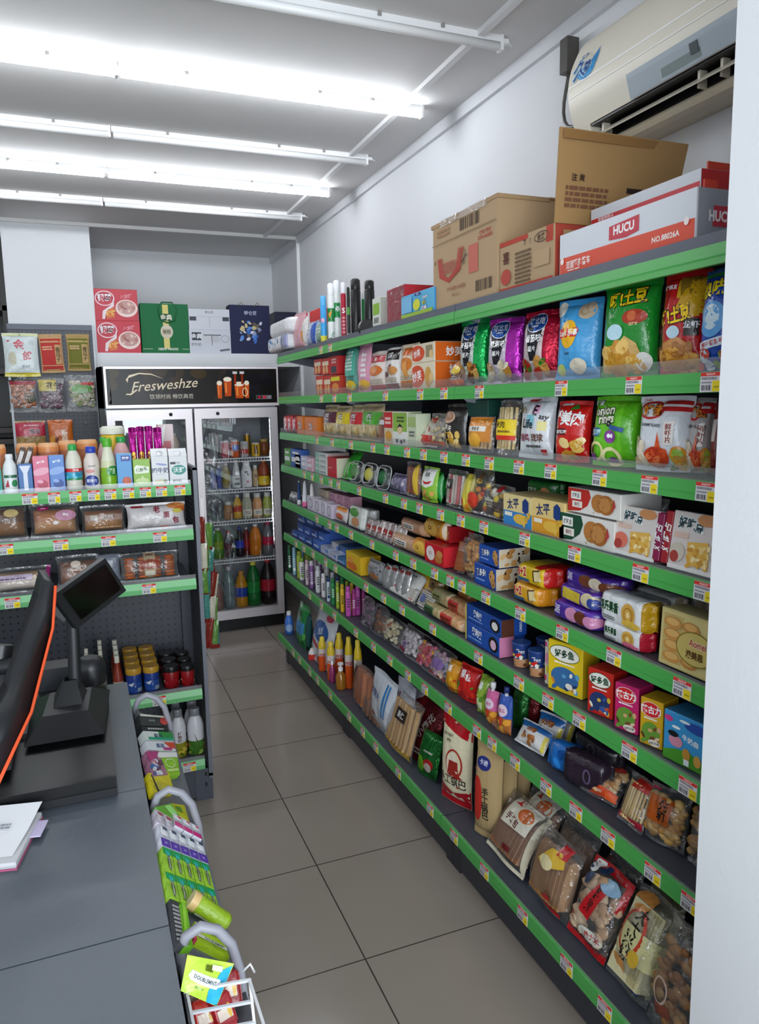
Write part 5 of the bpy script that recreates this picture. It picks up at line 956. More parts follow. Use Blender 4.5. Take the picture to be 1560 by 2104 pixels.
# far bay: toothpaste
tpo = [('r', .1, .3, .9, .5, '#c9d4ec'), ('e', .75, .6, .15, .2, '#5a8ad8')]
k = 0
for P, tier in (((5,4.2461,0.8215,0.1309,0.0326,0,0,1.138), 'lower'), ((5,4.0931,0.8215,0.1329,0.0391,0,0,1.138), 'lower'), ((5,3.9445,0.8215,0.1246,0.0459,0,0,1.138), 'lower'), ((5,3.8051,0.8215,0.117,0.0524,0,0,1.138), 'lower'), ((5,4.2219,0.8448,0.127,0.0517,0,0,1.168), 'middle'), ((5,4.0775,0.8503,0.1195,0.053,0,0,1.168), 'middle'), ((5,3.9369,0.8562,0.1217,0.0541,0,0,1.168), 'middle'), ((5,3.8,0.8625,0.1145,0.0525,0,0,1.168), 'middle'), ((5,4.3023,0.8837,0.1716,0.0644,0,0,1.198), 'upper'), ((5,4.1195,0.8987,0.1491,0.062,0,0,1.198), 'upper'), ((5,3.951,0.9069,0.1478,0.0597,0,0,1.198), 'upper'), ((5,3.7945,0.9092,0.1292,0.0577,0,0,1.198), 'upper')):
    BX(P, f'blue toothpaste box, {ORD[k % 4]} from the far end of the {tier} tier', ['#2a4690', '#34569e', '#274082', '#3a5fae'][k % 4], ops=tpo, d=.14, cat='toothpaste', name='toothpaste_box', group='blue toothpaste boxes'); k += 1
for P, c, nm in (((5,3.6577,0.8215,0.1429,0.0405,0,0,1.138), '#aab0c8', 'white and blue toothpaste box beside the blue stacks'), ((5,3.5151,0.8215,0.1099,0.0352,0,0,1.138), '#b8b8cc', 'lilac toothpaste box'), ((5,3.5952,0.8345,0.1273,0.0553,0,0,1.178), '#c4c4c8', 'pale grey toothpaste box on top'), ((5,3.386,0.8215,0.1178,0.0343,0,0,1.138), '#3a6a9a', 'blue green toothpaste box at the end of the toothpaste row'), ((5,3.4867,0.8343,0.1208,0.0588,0,0,1.178), '#44689a', 'blue toothpaste box behind the yellow carton')):
    BX(P, nm, c, ops=tpo, d=.13, cat='toothpaste', name='toothpaste_box')

# ------------------------------------------------------------ row 6, near bay
BAG((6,2.1675,0.573,0.1139,0.124,10,10,1.1479), 'red fruit jelly pouch with white letters', '#c8201f', [('t', '果', .4, .74, .24, '#fff', 8), ('t', '粒', .66, .70, .2, '#fff', 8), ('b', .1, .08, .9, .5, ['#e03a2a', '#a81414', '#d8281f', '#3f9a2a'], 14, .07, 3)], d=.06, cat='sweets')
BAG((6,2.0456,0.573,0.0604,0.1319,10,10,1.1432), 'green fruit jelly pouch with white letters', '#8fb03a', [('t', '果', .4, .72, .2, '#fff'), ('e', .4, .25, .3, .18, '#c9d8a0'), ('b', .1, .4, .9, .6, ['#5a8a2a', '#b8c86a'], 6, .08, 3)], d=.055, cat='sweets')
def spout(P, nm, c, c2, cap):
    o = bag('jelly_pouch', P[3], P[4], .035, lambda u, v: c if v > .45 else c2, [('e', .5, .62, .35, .15, '#e8d0e0'), ('t', '果冻', .5, .62, .1, '#b82a6a'), ('b', .1, .1, .9, .4, ['#e8a03a', '#d8402a', '#f0d060'], 7, .09, 4)], None, sd(), None, .03)
    MB().lathe([(.006, P[4]-.004, '#e8e8e8'), (.006, P[4]+.006, '#e8e8e8'), (.009, P[4]+.007, cap), (.009, P[4]+.024, cap), (.007, P[4]+.026, cap)], 12).build('spout_cap', PLAS, o)
    put(o, P, .035, nm, 'jelly drink')
spout((6,1.9754,0.573,0.0577,0.1127,10,3,1.143), 'pink jelly pouch with white spout cap', '#d86aa0', '#c8702a', '#eceaec'); spout((6,1.8948,0.573,0.0592,0.1263,10,3,1.1431), 'blue jelly pouch with dark blue spout cap', '#3a5ab0', '#b8703a', '#2a3a7a')
BAG((6,1.8994,0.573,0.0741,0.1515,0,6,1.188), 'dark green bag behind the spout pouches', '#1c5a24', d=.05, m=FOIL, cat='sweets'); BAG((6,1.8824,0.573,0.0776,0.159,0,6,1.218), 'dark red bag behind the jelly cups', '#5a1418', d=.05, m=FOIL, cat='sweets')
def jelly(P, nm, n=1):
    w, h = P[3], P[4]; mb = MB(); mb.lathe([(w*.36, 0, '#fff'), (w*.46, h*.92, '#fff'), (w*.5, h*.95, '#fff'), (w*.5, h, '#fff')], 20); o = mb.build('jelly_cup', CLEAR)
    MB().lathe([(w*.34, .002, '#d9a24a'), (w*.42, h*.7, '#d88f34'), (.001, h*.71, '#e0a850')], 18).build('jelly', LIQ, o)
    MB().lathe([(w*.5, h, '#d9b48a'), (w*.5, h+.001, '#e0c09a')], 20).build('lid_film', CLEAR, o)
    put(o, P, w, nm, 'jelly cup')
jelly((6,1.9025,0.573,0.07,0.0181,58.7,0,1.1548), 'round orange fruit jelly cup in front'); jelly((6,1.8733,0.6291,0.0601,0.0462,57.1,0,1.2117), 'second round orange fruit jelly cup behind')
sq = [('p', [(0, .72), (1, .72), (1, .98), (0, .98)], '#2a6ab0'), ('t', '小熊饼', .48, .70, .17, '#c9731c', 0, '#5a2a10', 1, .03), ('b', .15, .1, .75, .55, ['#a8622a', '#b8743a', '#94541f', '#c98848'], 12, .11, 6), ('r', .9, .1, .98, .7, '#d8c83a'), ('r', 0, .92, 1, .98, '#ddd')]
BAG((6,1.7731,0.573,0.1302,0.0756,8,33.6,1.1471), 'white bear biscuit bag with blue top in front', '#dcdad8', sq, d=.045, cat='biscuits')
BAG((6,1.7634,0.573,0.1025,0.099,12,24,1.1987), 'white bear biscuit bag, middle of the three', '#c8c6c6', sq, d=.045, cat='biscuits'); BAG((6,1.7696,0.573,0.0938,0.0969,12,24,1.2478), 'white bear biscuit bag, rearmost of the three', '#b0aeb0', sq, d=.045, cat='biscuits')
o = FL((6,1.5988,0.573,0.145,0.0831,20,10,1.1628), 'blue twisted sweet packet lying flat', '#1f6ab8', [('b', .1, .2, .5, .8, ['#2f86d8', '#185098'], 5, .2, 2)], d=.06, p=3, fin=.14, cat='sweets', name='sweet_packet')
FL((6,1.5157,0.573,0.152,0.094,18,0,1.1615), 'dark purple chocolate roll packet lying in front', '#2f2230', [('o', .6, .5, .08, .22, .05, '#6a5a78'), ('r', .05, .1, .2, .9, '#241a24')], d=.07, p=3, cat='sweets', name='sweet_packet'); FL((6,1.5393,0.6468,0.1897,0.0524,0,0,1.208), 'black chocolate roll packet lying behind', '#1c1820', [('o', .5, .5, .08, .25, .05, '#4a4450')], d=.07, p=3, cat='sweets', name='sweet_packet')
CB((6,1.4606,0.573,0.1177,0.114,10,52.4,1.1482), 'clear prawn strip bag with orange base and red script', food_blobs(['#dba86a', '#c98c48', '#e8c08a'], 50, .013, .5), [('r', .03, .06, .97, .24, '#d8481c'), ('l', .1, .11, .6, .18, '#f0e0c8', 1), ('e', .5, .78, .36, .1, '#a8342a'), ('t', '虾条', .5, .78, .12, '#d86a5a', 8), ('r', .7, .05, .95, .2, '#e8602a')], d=.05)
CB((6,1.3299,0.573,0.0873,0.1242,0,22.4,1.138), 'clear bag of chip sticks with crimson base', food_sticks(['#e2c284', '#d4ae68', '#ecd09a'], 9), [('r', .03, .06, .97, .2, '#a81f34'), ('l', .1, .1, .8, .16, '#f0d0c8', 1), ('r', .3, .76, .9, .95, '#b82a22')], d=.05)
CB((6,1.232,0.573,0.1075,0.1354,12,11.6,1.1492), 'clear bag of twisted dough snacks with orange black-lettered label', food_blobs(['#d9a860', '#c98f44', '#e6bc78'], 80, .014, .7), [('r', .14, .42, .74, .84, '#a8501c'), ('p', [(.14, .44), (.5, .42), (.3, .84), (.14, .84)], '#c05a1c'), ('t', '先\n和', .54, .64, .18, '#1a1210', 0, None, 1.0, .03), ('r', .1, .9, .3, .94, '#c8284a'), ('r', .6, .1, .9, .16, '#d8c8a8')], d=.07)
CB((6,1.1387,0.573,0.0596,0.1581,8,14,1.1621), 'second clear bag of twisted dough snacks behind the labelled one', food_blobs(['#a87c44', '#94682f', '#b88c54'], 36, .014, .7), [('r', .3, .8, .9, .9, '#6a1a24')], d=.06)
# middle bay
CB((6,3.1183,0.573,0.1352,0.1408,0,10,1.138), 'dark purple clear sweet bag', food_blobs(['#5a3a5a', '#7a4a6a', '#3a2a3a'], 30, .014), d=.05, cat='sweets')
CB((6,2.9677,0.573,0.166,0.1377,0,12,1.138), 'dark clear bag of brown dried fruit', food_blobs(['#7a3f22', '#94522c', '#5a2a1a'], 30, .016), [('r', .1, .1, .35, .9, '#2a2430'), ('t', '果脯', .22, .5, .12, '#bbb', 90)], d=.05)
CB((6,2.89,0.573,0.2721,0.1109,0,26,1.138), 'clear bag of cream puffed rice with red letters', food_blobs(['#d8cca8', '#c9bc94', '#e2d8b8'], 70, .014), [('t', '米花', .55, .66, .2, '#b83a3a', 20)], d=.06, cat='sweets')
CB((6,2.6611,0.573,0.2279,0.1198,0,26,1.138), 'clear bag of white milk sweets with purple print', food_blobs(['#d8ccd0', '#c9bcc4', '#e6dce0'], 60, .015), [('t', '奶糖', .45, .36, .22, '#6a2a8a', 10), ('e', .3, .16, .2, .08, '#b82a4a')], d=.06, cat='sweets')
CB((6,2.517,0.573,0.154,0.1206,0,24,1.138), 'clear bag of pink and red fruit sweets', food_blobs(['#c83a5a', '#d86a8a', '#e0a03a', '#b82a3a'], 70, .013), [('t', 'een', .6, .8, .16, '#ddd', 10), ('r', .0, .86, 1, .98, '#3a2a30')], d=.06, cat='sweets')
CB((6,2.3831,0.573,0.166,0.1182,0,22,1.138), 'clear bag of pastel sweets with purple print', food_blobs(['#c8a0b4', '#a8b0d0', '#d8c0a8', '#b890a8'], 70, .013), [('e', .5, .5, .3, .18, '#8a6aa8'), ('r', .1, .06, .9, .18, '#c83a3a')], d=.06, cat='sweets')
BAG((6,2.2667,0.573,0.0829,0.114,6,12,1.1423), 'yellow orange fruit jelly pouch with white letter', '#d8931f', [('t', '果', .45, .72, .22, '#fff', 8), ('b', .1, .08, .9, .45, ['#e8c03a', '#c8481f', '#e0a42a'], 10, .08, 3)], d=.055, cat='sweets')
# far bay: shampoo
for P, c, c2, nm in (((6,4.4245,0.573,0.0242,0.1648,75.5,0,1.1471), '#1f5a2f', None, 'dark green shampoo bottle nearest the fridge'), ((6,4.3094,0.573,0.0237,0.1725,75.1,0,1.1468), '#8ab8c8', None, 'pale blue shampoo bottle'), ((6,4.2055,0.573,0.0319,0.1659,74.7,0,1.1498), '#a8b83a', '#8a9a2a', 'lime shampoo bottle'), ((6,4.1521,0.573,0.0316,0.1345,74.5,0,1.1496), '#dcdcd8', '#7aa83a', 'white shampoo bottle with lime leaf print'), ((6,4.0335,0.573,0.0224,0.1467,74.1,0,1.1461), '#d8c4cc', '#c8a8b4', 'white and pink shampoo bottle'), ((6,3.9435,0.573,0.0247,0.1579,73.8,0,1.1469), '#8a5a9a', '#d8d0d8', 'lilac shampoo bottle with white top'), ((6,3.8277,0.573,0.0295,0.1521,73.3,0,1.1485), '#d8d8da', '#c8c8cc', 'large white shampoo bottle with black print'), ((6,3.7219,0.573,0.0262,0.1309,72.9,0,1.1472), '#dcd4d8', '#d8d8da', 'white shampoo bottle with red and purple print'), ((6,3.6308,0.573,0.0205,0.1298,72.5,0,1.1452), '#c8d4dc', '#1f3a6a', 'white shampoo bottle with navy cap'), ((6,3.5555,0.573,0.0227,0.1404,72.1,0,1.1459), '#2a8a4a', '#1f7a3f', 'emerald shower gel bottle'), ((6,3.4778,0.573,0.0198,0.1374,71.8,0,1.1448), '#9ab02f', '#8aa02a', 'lime shower gel bottle'), ((6,3.4077,0.573,0.0219,0.1425,71.4,0,1.1455), '#d8b02a', '#c8a024', 'yellow shower gel bottle'), ((6,3.3242,0.573,0.0262,0.1507,71,0,1.1468), '#c85ab0', '#b84aa0', 'magenta shower gel bottle'), ((6,3.3201,0.573,0.0191,0.1348,70.5,0,1.1744), '#b0408a', '#a0387c', 'dark pink shower gel bottle at the back')):
    p, cp = SHAMPOO(c, c2); BT(P, nm, p, cp, [('l', .35, .35, .65, .75, '#333' if c[1] in 'dDcC' else '#eee', 4), ('e', .5, .25, .2, .08, c2 or '#fff')], cat='shampoo', name='shampoo_bottle', n=2, step=.05)

# ------------------------------------------------------------ row 7, near bay
pch = [('p', [(0, 0), (1, 0), (1, .2), (.5, .14), (0, .22)], '#b5121f'), ('p', [(0, .86), (.5, .80), (1, .74), (1, 1), (0, 1)], '#b5121f'), ('t', 'yianger', .32, .755, .055, '#4a4038', 0, None, 1, .0, .3), ('t', '滋言', .36, .70, .035, '#4a4038'), ('o', .56, .47, .27, .155, .02, '#a8281f'), ('e', .52, .46, .2, .13, '#e6dcc4'), ('p', [(.36, .34), (.42, .5), (.7, .5), (.72, .36), (.84, .33), (.6, .31)], '#9a2018'), ('t', '手工锅巴', .48, .28, .115, '#16120f', -4, None, .85, .01), ('r', .66, .215, .72, .235, '#b8281f')]
BAG((7,2.1714,0.1965,0.1485,0.3356,18,3,1.1079), 'cream and red standing pouch with brush lettering', '#e2d9b8', pch, d=.06, seal='#b5121f', cat='rice crackers', name='standing_pouch', wr=.5)
kr = [('e', .42, .80, .27, .07, '#1f2a78'), ('t', '卡奇', .42, .81, .06, '#dde'), ('e', .24, .42, .24, .24, '#c0281c'), ('t', '手\n工\n锅\n巴', .58, .40, .088, '#16120f'), ('l', .05, .70, .3, .73, '#c89a8a', 1)]
BAG((7,1.9449,0.1965,0.1138,0.3195,18,3,1.1026), 'brown kraft pouch with blue oval and red circle', '#b59a6c', kr, d=.06, seal='#b0956a', cat='rice crackers', name='standing_pouch', wr=.5, m=PAPER, n=3, step=.065)
bs = lambda: food_slices(['#c9a084', '#b88a6c'], 8, '#8a5a3a')
CB((7,1.818,0.1965,0.2121,0.198,0,32.2,1.067), 'clear sliced bread bag with white label and red lettering', bs(), [('r', .0, .0, 1, .06, '#ddd4bc'), ('r', .92, .0, 1, 1, '#d8ceb4'), ('p', [(.22, .52), (.86, .56), (.86, .98), (.22, .94)], '#dcd6c6'), ('t', '手撕包', .46, .64, .13, '#5a1c18', -8, None, .9, .03), ('e', .66, .80, .17, .1, '#c8632c'), ('r', .28, .86, .44, .94, '#c8202a'), ('r', .5, .2, .66, .28, '#6a1c18')], d=.08, cat='bread', part='bread_slices', name='bread_bag', stuff=False)
CB((7,1.8117,0.1965,0.1843,0.2144,0,28.8,1.135), 'second sliced bread bag behind the white-labelled one', bs(), [('p', [(.22, .52), (.86, .56), (.86, .98), (.22, .94)], '#c8c2b2'), ('e', .66, .80, .17, .1, '#b8592c'), ('r', .28, .86, .44, .94, '#a81c24')], d=.08, cat='bread', part='bread_slices', name='bread_bag', stuff=False)
CB((7,1.5934,0.1965,0.1896,0.2049,0,15.8,1.067), 'clear toast bag with yellow banana label and red dress print', food_slices(['#c99a6c', '#b8885a'], 9, '#9a6a3c'), [('p', [(.3, .62), (.5, .84), (.78, .86), (.84, .7), (.6, .6), (.4, .56)], '#d8b03a'), ('r', .62, .80, .82, .95, '#b8242a'), ('e', .5, .64, .16, .09, '#e6d9a8'), ('e', .64, .28, .05, .04, '#7a4a34'), ('p', [(.42, .04), (.5, .2), (.60, .25), (.75, .26), (.72, .12), (.84, .02)], '#c41a20')], d=.09, cat='bread', part='bread_slices', name='bread_bag', stuff=False)
CB((7,1.6068,0.1965,0.1638,0.2214,0,15.3,1.145), 'brown toast bag behind the banana label one', food_slices(['#8a5f40', '#7a5236'], 8, '#5a3a22'), [], d=.08, cat='bread', part='bread_slices', name='bread_bag', stuff=False)
CB((7,1.4208,0.1965,0.1513,0.2177,0,26.3,1.067), 'red-edged clear bag of large rice crackers with red band', food_blobs(['#d8b490', '#c9a07a', '#e4c6a4'], 30, .024, .3), [('r', 0, .0, 1, .10, '#b81a20'), ('p', [(0, .9), (0, 1), (1, 1), (1, .60), (.93, .60), (.90, .9)], '#b81a20'), ('r', .40, .36, .66, .80, '#b81a20', -14), ('t', '旺\n旺\n仙\n贝', .53, .58, .085, '#1a1210', -14, None, 1, .03), ('e', .66, .20, .26, .07, '#dfe0d4'), ('t', '健康大米', .66, .20, .085, '#b8281f', 8, '#eee', .9), ('b', .05, .72, .4, .95, ['#2a3a5a', '#e8e6e0', '#3a4a6a'], 8, .06, 4), ('e', .7, .8, .2, .08, '#8ab0cc'), ('r', .05, .14, .18, .3, '#b8281f')], d=.09, cat='rice crackers')
CB((7,1.4452,0.1965,0.1334,0.218,0,22.8,1.145), 'dark plum snack bag behind the red-edged rice crackers', food_blobs(['#4a1c20', '#3a1618'], 10, .02), [('r', .1, .2, .9, .8, '#3a1418')], d=.07)
dm = [('r', 0, .32, 1, .62, '#d6d098'), ('o', .42, .56, .3, .24, .035, '#c8402a'), ('t', '大\n大\n米\n饼', .46, .54, .145, '#16120f', -6, None, 1.0, .03), ('e', .3, .86, .24, .1, '#d8924c'), ('e', .28, .18, .24, .1, '#d8924c'), ('e', .66, .36, .12, .08, '#d8b03a'), ('l', .04, .05, .4, .10, '#b84a3a', 1), ('e', .7, .1, .14, .06, '#3a4a7a'), ('e', .7, .13, .07, .04, '#e6e2dc')]
CB((7,1.2692,0.1965,0.1404,0.2377,0,27.3,1.067), 'cream paper-banded pack of big rice cakes with bold black characters', lambda mb, w, h, d, rg: [mb.box((-.36*w, -.30*d, .10*h), (.36*w, .3*d, .86*h), '#d2caa0')]+[mb.box((.12*w+i*.07*w, -.33*d, .12*h), (.12*w+i*.07*w+.03*w, -.2*d, .84*h), '#b5aa78') for i in range(3)], dm, d=.09, cat='rice crackers', part='rice_cakes', stuff=False)
CB((7,1.1306,0.1965,0.1239,0.2533,0,16.8,1.067), 'crinkled clear bag of brown crackers at the corner by the doorway', food_blobs(['#a87848', '#94643a', '#b88c5a'], 60, .017, .5), [('o', .4, .4, .2, .12, .02, '#c8b0a0'), ('r', .3, .2, .7, .3, '#8a3a2a', 15)], d=.08)
BAG((7,1.3013,0.1965,0.119,0.2196,0,24.8,1.155), 'olive grey bag behind the paper-banded rice cakes', '#6a6650', d=.06)
# middle bay
CB((7,3.0832,0.1965,0.2503,0.2046,0,6,1.085), 'tied clear bag of orange bread rolls', food_sticks(['#b8622c', '#a8541f', '#c97438'], 4), [('r', .02, .55, .25, .9, '#3a2420'), ('t', '香', .14, .7, .1, '#bbb')], d=.07, cat='bread', part='bread_rolls')
CB((7,2.9376,0.1965,0.2434,0.1012,0,10,1.085), 'low clear bag of brown sausages', food_sticks(['#8a5434', '#9a6444', '#7a4a2c'], 5), [('e', .8, .7, .12, .1, '#6a2a1a')], d=.05, part='sausages')
pw = [('t', '沙琪汁', .3, .62, .15, '#23508a', -8), ('r', .68, .3, .74, .9, '#2f7ab8', -8), ('r', .78, .3, .82, .9, '#2f7ab8', -8)]
BAG((7,2.8293,0.1965,0.2574,0.2542,0,6,1.085), 'white snack pack with blue stripes and letters', '#c8ccd4', pw, d=.06); BAG((7,2.6805,0.1965,0.1752,0.271,0,8,1.115), 'second white snack pack beside the striped one', '#b4b6c0', [('r', .3, .3, .35, .8, '#b83a4a')], d=.05)
BAG((7,2.6782,0.1965,0.1401,0.2805,0,8,1.165), 'grey clear snack pack at the back with blue stripes', '#8a8c92', [('r', .2, .5, .9, .6, '#2a5a8a', 10)], d=.05)
CB((7,2.6268,0.1965,0.2773,0.2385,0,16,1.065), 'clear bag of cookie sticks with black square label', food_sticks(['#d8b078', '#c99c60'], 8), [('r', .38, .56, .72, .76, '#2a2018'), ('t', '果仁', .55, .66, .12, '#ddd'), ('r', .05, .04, .95, .14, '#d8a82a')], d=.06, cat='biscuits')
BAG((7,2.5378,0.1965,0.214,0.2752,10,26,1.1036), 'maroon peanut bag with white brush letters', '#5f1218', [('r', .05, .1, .4, .9, '#8a1a1f'), ('t', '小麻花', .66, .52, .14, '#c9c0bc', 60), ('e', .35, .38, .12, .1, '#c83a3a'), ('e', .33, .32, .1, .08, '#d8c8c0'), ('l', .3, .1, .7, .2, '#d8c8c8', 2)], d=.06, m=FOIL)
BAG((7,2.3914,0.1965,0.1281,0.1686,10,14,1.0961), 'green snack bag with lime corner and red figure print', '#1f6a2c', [('e', .25, .25, .26, .2, '#7ac01f'), ('e', .68, .32, .2, .12, '#c82a2a'), ('e', .66, .25, .15, .1, '#d8c8c0'), ('l', .4, .55, .8, .62, '#d8e0d0', 1)], d=.05, m=FOIL)
# far bay: cleaning products
BT((7,4.3313,0.1965,0.0541,0.1413,75.7,0,1.1054), 'blue fabric softener bottle with white cap', [(.8, 0, '#3a6ac0'), (1, .04, '#3f72c8'), (1, .55, '#3f72c8'), (.6, .8, '#3f72c8'), (.45, .84, '#3f72c8')], [(.5, .84, '#e6e6ea'), (.5, 1, '#e6e6ea')], [('e', .5, .35, .3, .2, '#9ab8e8')], cat='cleaner', name='softener_bottle')
BAG((7,4.0936,0.1965,0.2128,0.252,0,8,1.085), 'green detergent refill pouch', '#1f7a3a', [('r', .1, .3, .9, .6, '#3a8ac0'), ('t', '洗衣', .5, .78, .15, '#16301c'), ('b', .1, .05, .9, .3, ['#2a9a3a', '#5ab04a'], 5, .1, 2)], d=.05, cat='cleaner', name='refill_pouch')
BAG((7,3.9966,0.1965,0.0806,0.2167,0,4,1.105), 'dark teal refill pouch', '#1c4a4a', d=.04, cat='cleaner', name='refill_pouch')
BAG((7,3.7529,0.1965,0.348,0.3116,0,14,1.085), 'white detergent pouch with blue oval and pink tag', '#c9ccd2', [('e', .5, .58, .36, .18, '#2a5aa0'), ('t', '洗洁', .5, .58, .13, '#dde8f4', 16), ('e', .72, .86, .14, .06, '#b82a4a'), ('r', .1, .3, .5, .36, '#c83a4a', -10), ('t', '柠檬', .6, .3, .1, '#3a3a9a', 30), ('b', .1, .04, .7, .2, ['#e0c03a', '#c8342a', '#7ab03a'], 6, .07, 3)], d=.06, cat='cleaner', name='refill_pouch')
BT((7,3.825,0.1965,0.0433,0.0617,73.9,0,1.1007), 'small white and red bottle on its own', [(1, 0, '#c8281f'), (1, .5, '#d8342a'), (.9, .7, '#e0dcd4'), (.5, .9, '#e0dcd4')], [(.5, .9, '#e0dcd4'), (.45, 1, '#e0dcd4')], cat='cleaner', name='cleaner_bottle')
yb = lambda: ([(.9, 0, '#d8c8b8'), (1, .03, '#d8541c'), (1, .45, '#d8541c'), (1, .46, '#d8ccc4'), (1, .66, '#d8ccc4'), (1, .67, '#d8b82a'), (.88, .80, '#d8b82a'), (.6, .88, '#d8b82a')], [(.6, .87, '#e0c43a'), (.58, .98, '#e0c43a'), (.3, 1, '#e0c43a')])
for P, nm in (((7,3.632,0.1965,0.0441,0.1853,73.1,0,1.1007), 'yellow-shouldered cleaner bottle with orange label, first in row'), ((7,3.4805,0.1965,0.0426,0.2041,72.5,0,1.0999), 'yellow-shouldered cleaner bottle with orange label, second in row'), ((7,3.4943,0.1965,0.0455,0.2393,71.8,0,1.1506), 'yellow-shouldered cleaner bottle, third in row further back'), ((7,3.343,0.1965,0.0414,0.2635,71,0,1.149), 'yellow-shouldered cleaner bottle, fourth in row further back'), ((7,3.2079,0.1965,0.04,0.2888,70.3,0,1.1483), 'yellow-shouldered cleaner bottle, last in row further back')):
    p, cp = yb(); BT(P, nm, p, cp, [('t', '威猛', .5, .56, .1, '#b82a3a')], cat='cleaner', name='cleaner_bottle', group='yellow-shouldered cleaner bottles')
for P, c, c2, nm in (((7,3.4537,0.1965,0.0323,0.1321,72.4,0,1.0963), '#b83a7a', '#c84a8a', 'pink pump soap bottle with white pump'), ((7,3.3401,0.1965,0.0534,0.1336,71.7,0,1.1033), '#b8741c', '#c8842a', 'amber pump soap bottle with white pump')):
    BT(P, nm, [(.9, 0, c), (1, .05, c), (1, .5, c2), (.5, .66, c2), (.4, .7, c2)], [(.45, .7, '#e8e4e8'), (.45, .84, '#e8e4e8'), (.2, .85, '#e8e4e8'), (.2, .92, '#e8e4e8'), (.6, .93, '#e8e4e8'), (.55, 1, '#e8e4e8')], cat='soap', name='soap_pump_bottle', m=LIQ, capname='pump')

# ------------------------------------------------------------ on top of the right rack
ZT = ZR[0]+.0615
def open_box(name, x0, x1, y0, y1, z0, z1, t, walls, mats, parts=()):
    """A carton without lid: five thin walls joined in one mesh. walls: colours (front -x, near -y, far +y, back +x, inside)."""
    mb = MB(); f, n, fa, b, ins = walls
    mb.box((x0, y0, z0), (x0+t, y1, z1), f); mb.box((x1-t, y0, z0), (x1, y1, z1), b); mb.box((x0+t, y0, z0), (x1-t, y0+t, z1), n); mb.box((x0+t, y1-t, z0), (x1-t, y1, z1), fa); mb.box((x0+t, y0+t, z0), (x1-t, y1-t, z0+t), ins)
    return mb
CB1, CB2 = '#b39673', '#a3845e'
def side_art(mb, x, y0, y1, z0, z1, ops): art(mb, ops, lambda u, v: np.stack([0*u+x, y1-u*(y1-y0), z0+v*(z1-z0)], -1), (y1-y0)/(z1-z0), 0, True)
def near_art(mb, y, x0, x1, z0, z1, ops): art(mb, ops, lambda u, v: np.stack([x0+u*(x1-x0), 0*u+y, z0+v*(z1-z0)], -1), (x1-x0)/(z1-z0), 0, True)
# tall closed carton
o = empty('cardboard_carton', (1.31, 2.11, ZT)); T = Matrix.Translation((-1.31, -2.11, -ZT))
def kid(mb, name, m, par=None, t=None):
    c = mb.build(name, m, par or o); c.matrix_parent_inverse = t or T; return c
mb = MB(); mb.box((1.13, 1.906, ZT), (1.48, 2.318, ZT+.272), CB1)
bars = [('z', .70, .08, .94, .20, '#3a2a20'), ('z', .46, .80, .76, .93, '#3a2a20'), ('t', 'II', .04, .55, .06, '#4a3a2c'), ('t', 'CNO 7815\nDTN A63820', .84, .66, .055, '#b5473c'), ('r', .60, .30, .74, .60, '#c4695a'), ('t', '好吃的薯片12包混合', .40, .20, .052, '#a8705a'), ('t', 'MIX(12x1)', .40, .12, .045, '#b58a68'), ('l', .08, .82, .3, .92, '#a8805c', 2)]
for i in range(4): bars += [('p', [(.09+.022*i, .58), (.105+.022*i, .58), (.14+.022*i, .38), (.28, .29-.0*i+.012*i), (.28, .275+.012*i), (.125+.022*i, .36)], '#b5473c'), ('p', [(.53-.022*i, .62), (.515-.022*i, .62), (.46-.02*i, .40), (.28, .29+.012*i), (.28, .275+.012*i), (.475-.02*i, .38)], '#b5473c')]
bars += [('l', .2, .38, .4, .52, '#b5584a', 4), ('r', 0, .745, 1, .755, '#8a6f50'), ('p', [(.53, .42), (.56, .58), (.565, .57), (.54, .41)], '#3a2a24'), ('p', [(.50, .45), (.58, .53), (.585, .515), (.505, .44)], '#3a2a24')]
side_art(mb, 1.13, 1.906, 2.318, ZT, ZT+.272, bars); kid(mb, 'carton_body', KRAFT)
mb = MB(); mb.box((1.128, 1.902, ZT+.262), (1.30, 2.33, ZT+.2735), '#a88a66'); mb.box((1.30, 1.90, ZT+.268), (1.482, 2.32, ZT+.274), '#9c7f5c'); kid(mb, 'top_flap', KRAFT)
mb = MB(); mb.box((1.126, 1.96, ZT+.255), (1.2, 2.26, ZT+.2755), '#d8d8d8'); kid(mb, 'packing_tape', CLEAR)
tag(o, 'tall closed brown carton with red line drawing on top of the right rack', 'carton')
# open printed carton with a standing end flap
o = empty('cardboard_carton', (1.33, 1.77, ZT)); T = Matrix.Translation((-1.33, -1.77, -ZT))
mb = open_box('', 1.135, 1.50, 1.640, 1.898, ZT, ZT+.135, .005, (CB1, '#a8402f', CB2, CB2, '#8a6c4a'), KRAFT)
side_art(mb, 1.135, 1.640, 1.898, ZT, ZT+.135, [('r', 0, 0, 1, .07, '#b5402f'), ('r', .0, .90, .55, 1, '#b5402f'), ('r', .88, .7, 1, 1, '#b5402f'), ('o', .80, .84, .13, .10, .02, '#5a4a3a'), ('t', '合格', .79, .84, .13, '#3a2c22'), ('t', '!', .60, .84, .14, '#3a2c22'), ('t', 'T', .50, .84, .14, '#3a2c22'), ('l', .32, .08, .62, .72, '#6a543c', 8), ('t', '喜', .14, .66, .26, '#5a2a20'), ('e', .14, .28, .1, .16, '#b5473c'), ('r', .66, .3, .95, .6, '#b89a76')])
near_art(mb, 1.640, 1.135, 1.50, ZT, ZT+.135, [('r', .08, .1, .92, .9, '#a8885f'), ('t', '喜庆', .35, .5, .5, '#1c1410')]); kid(mb, 'carton_body', KRAFT)
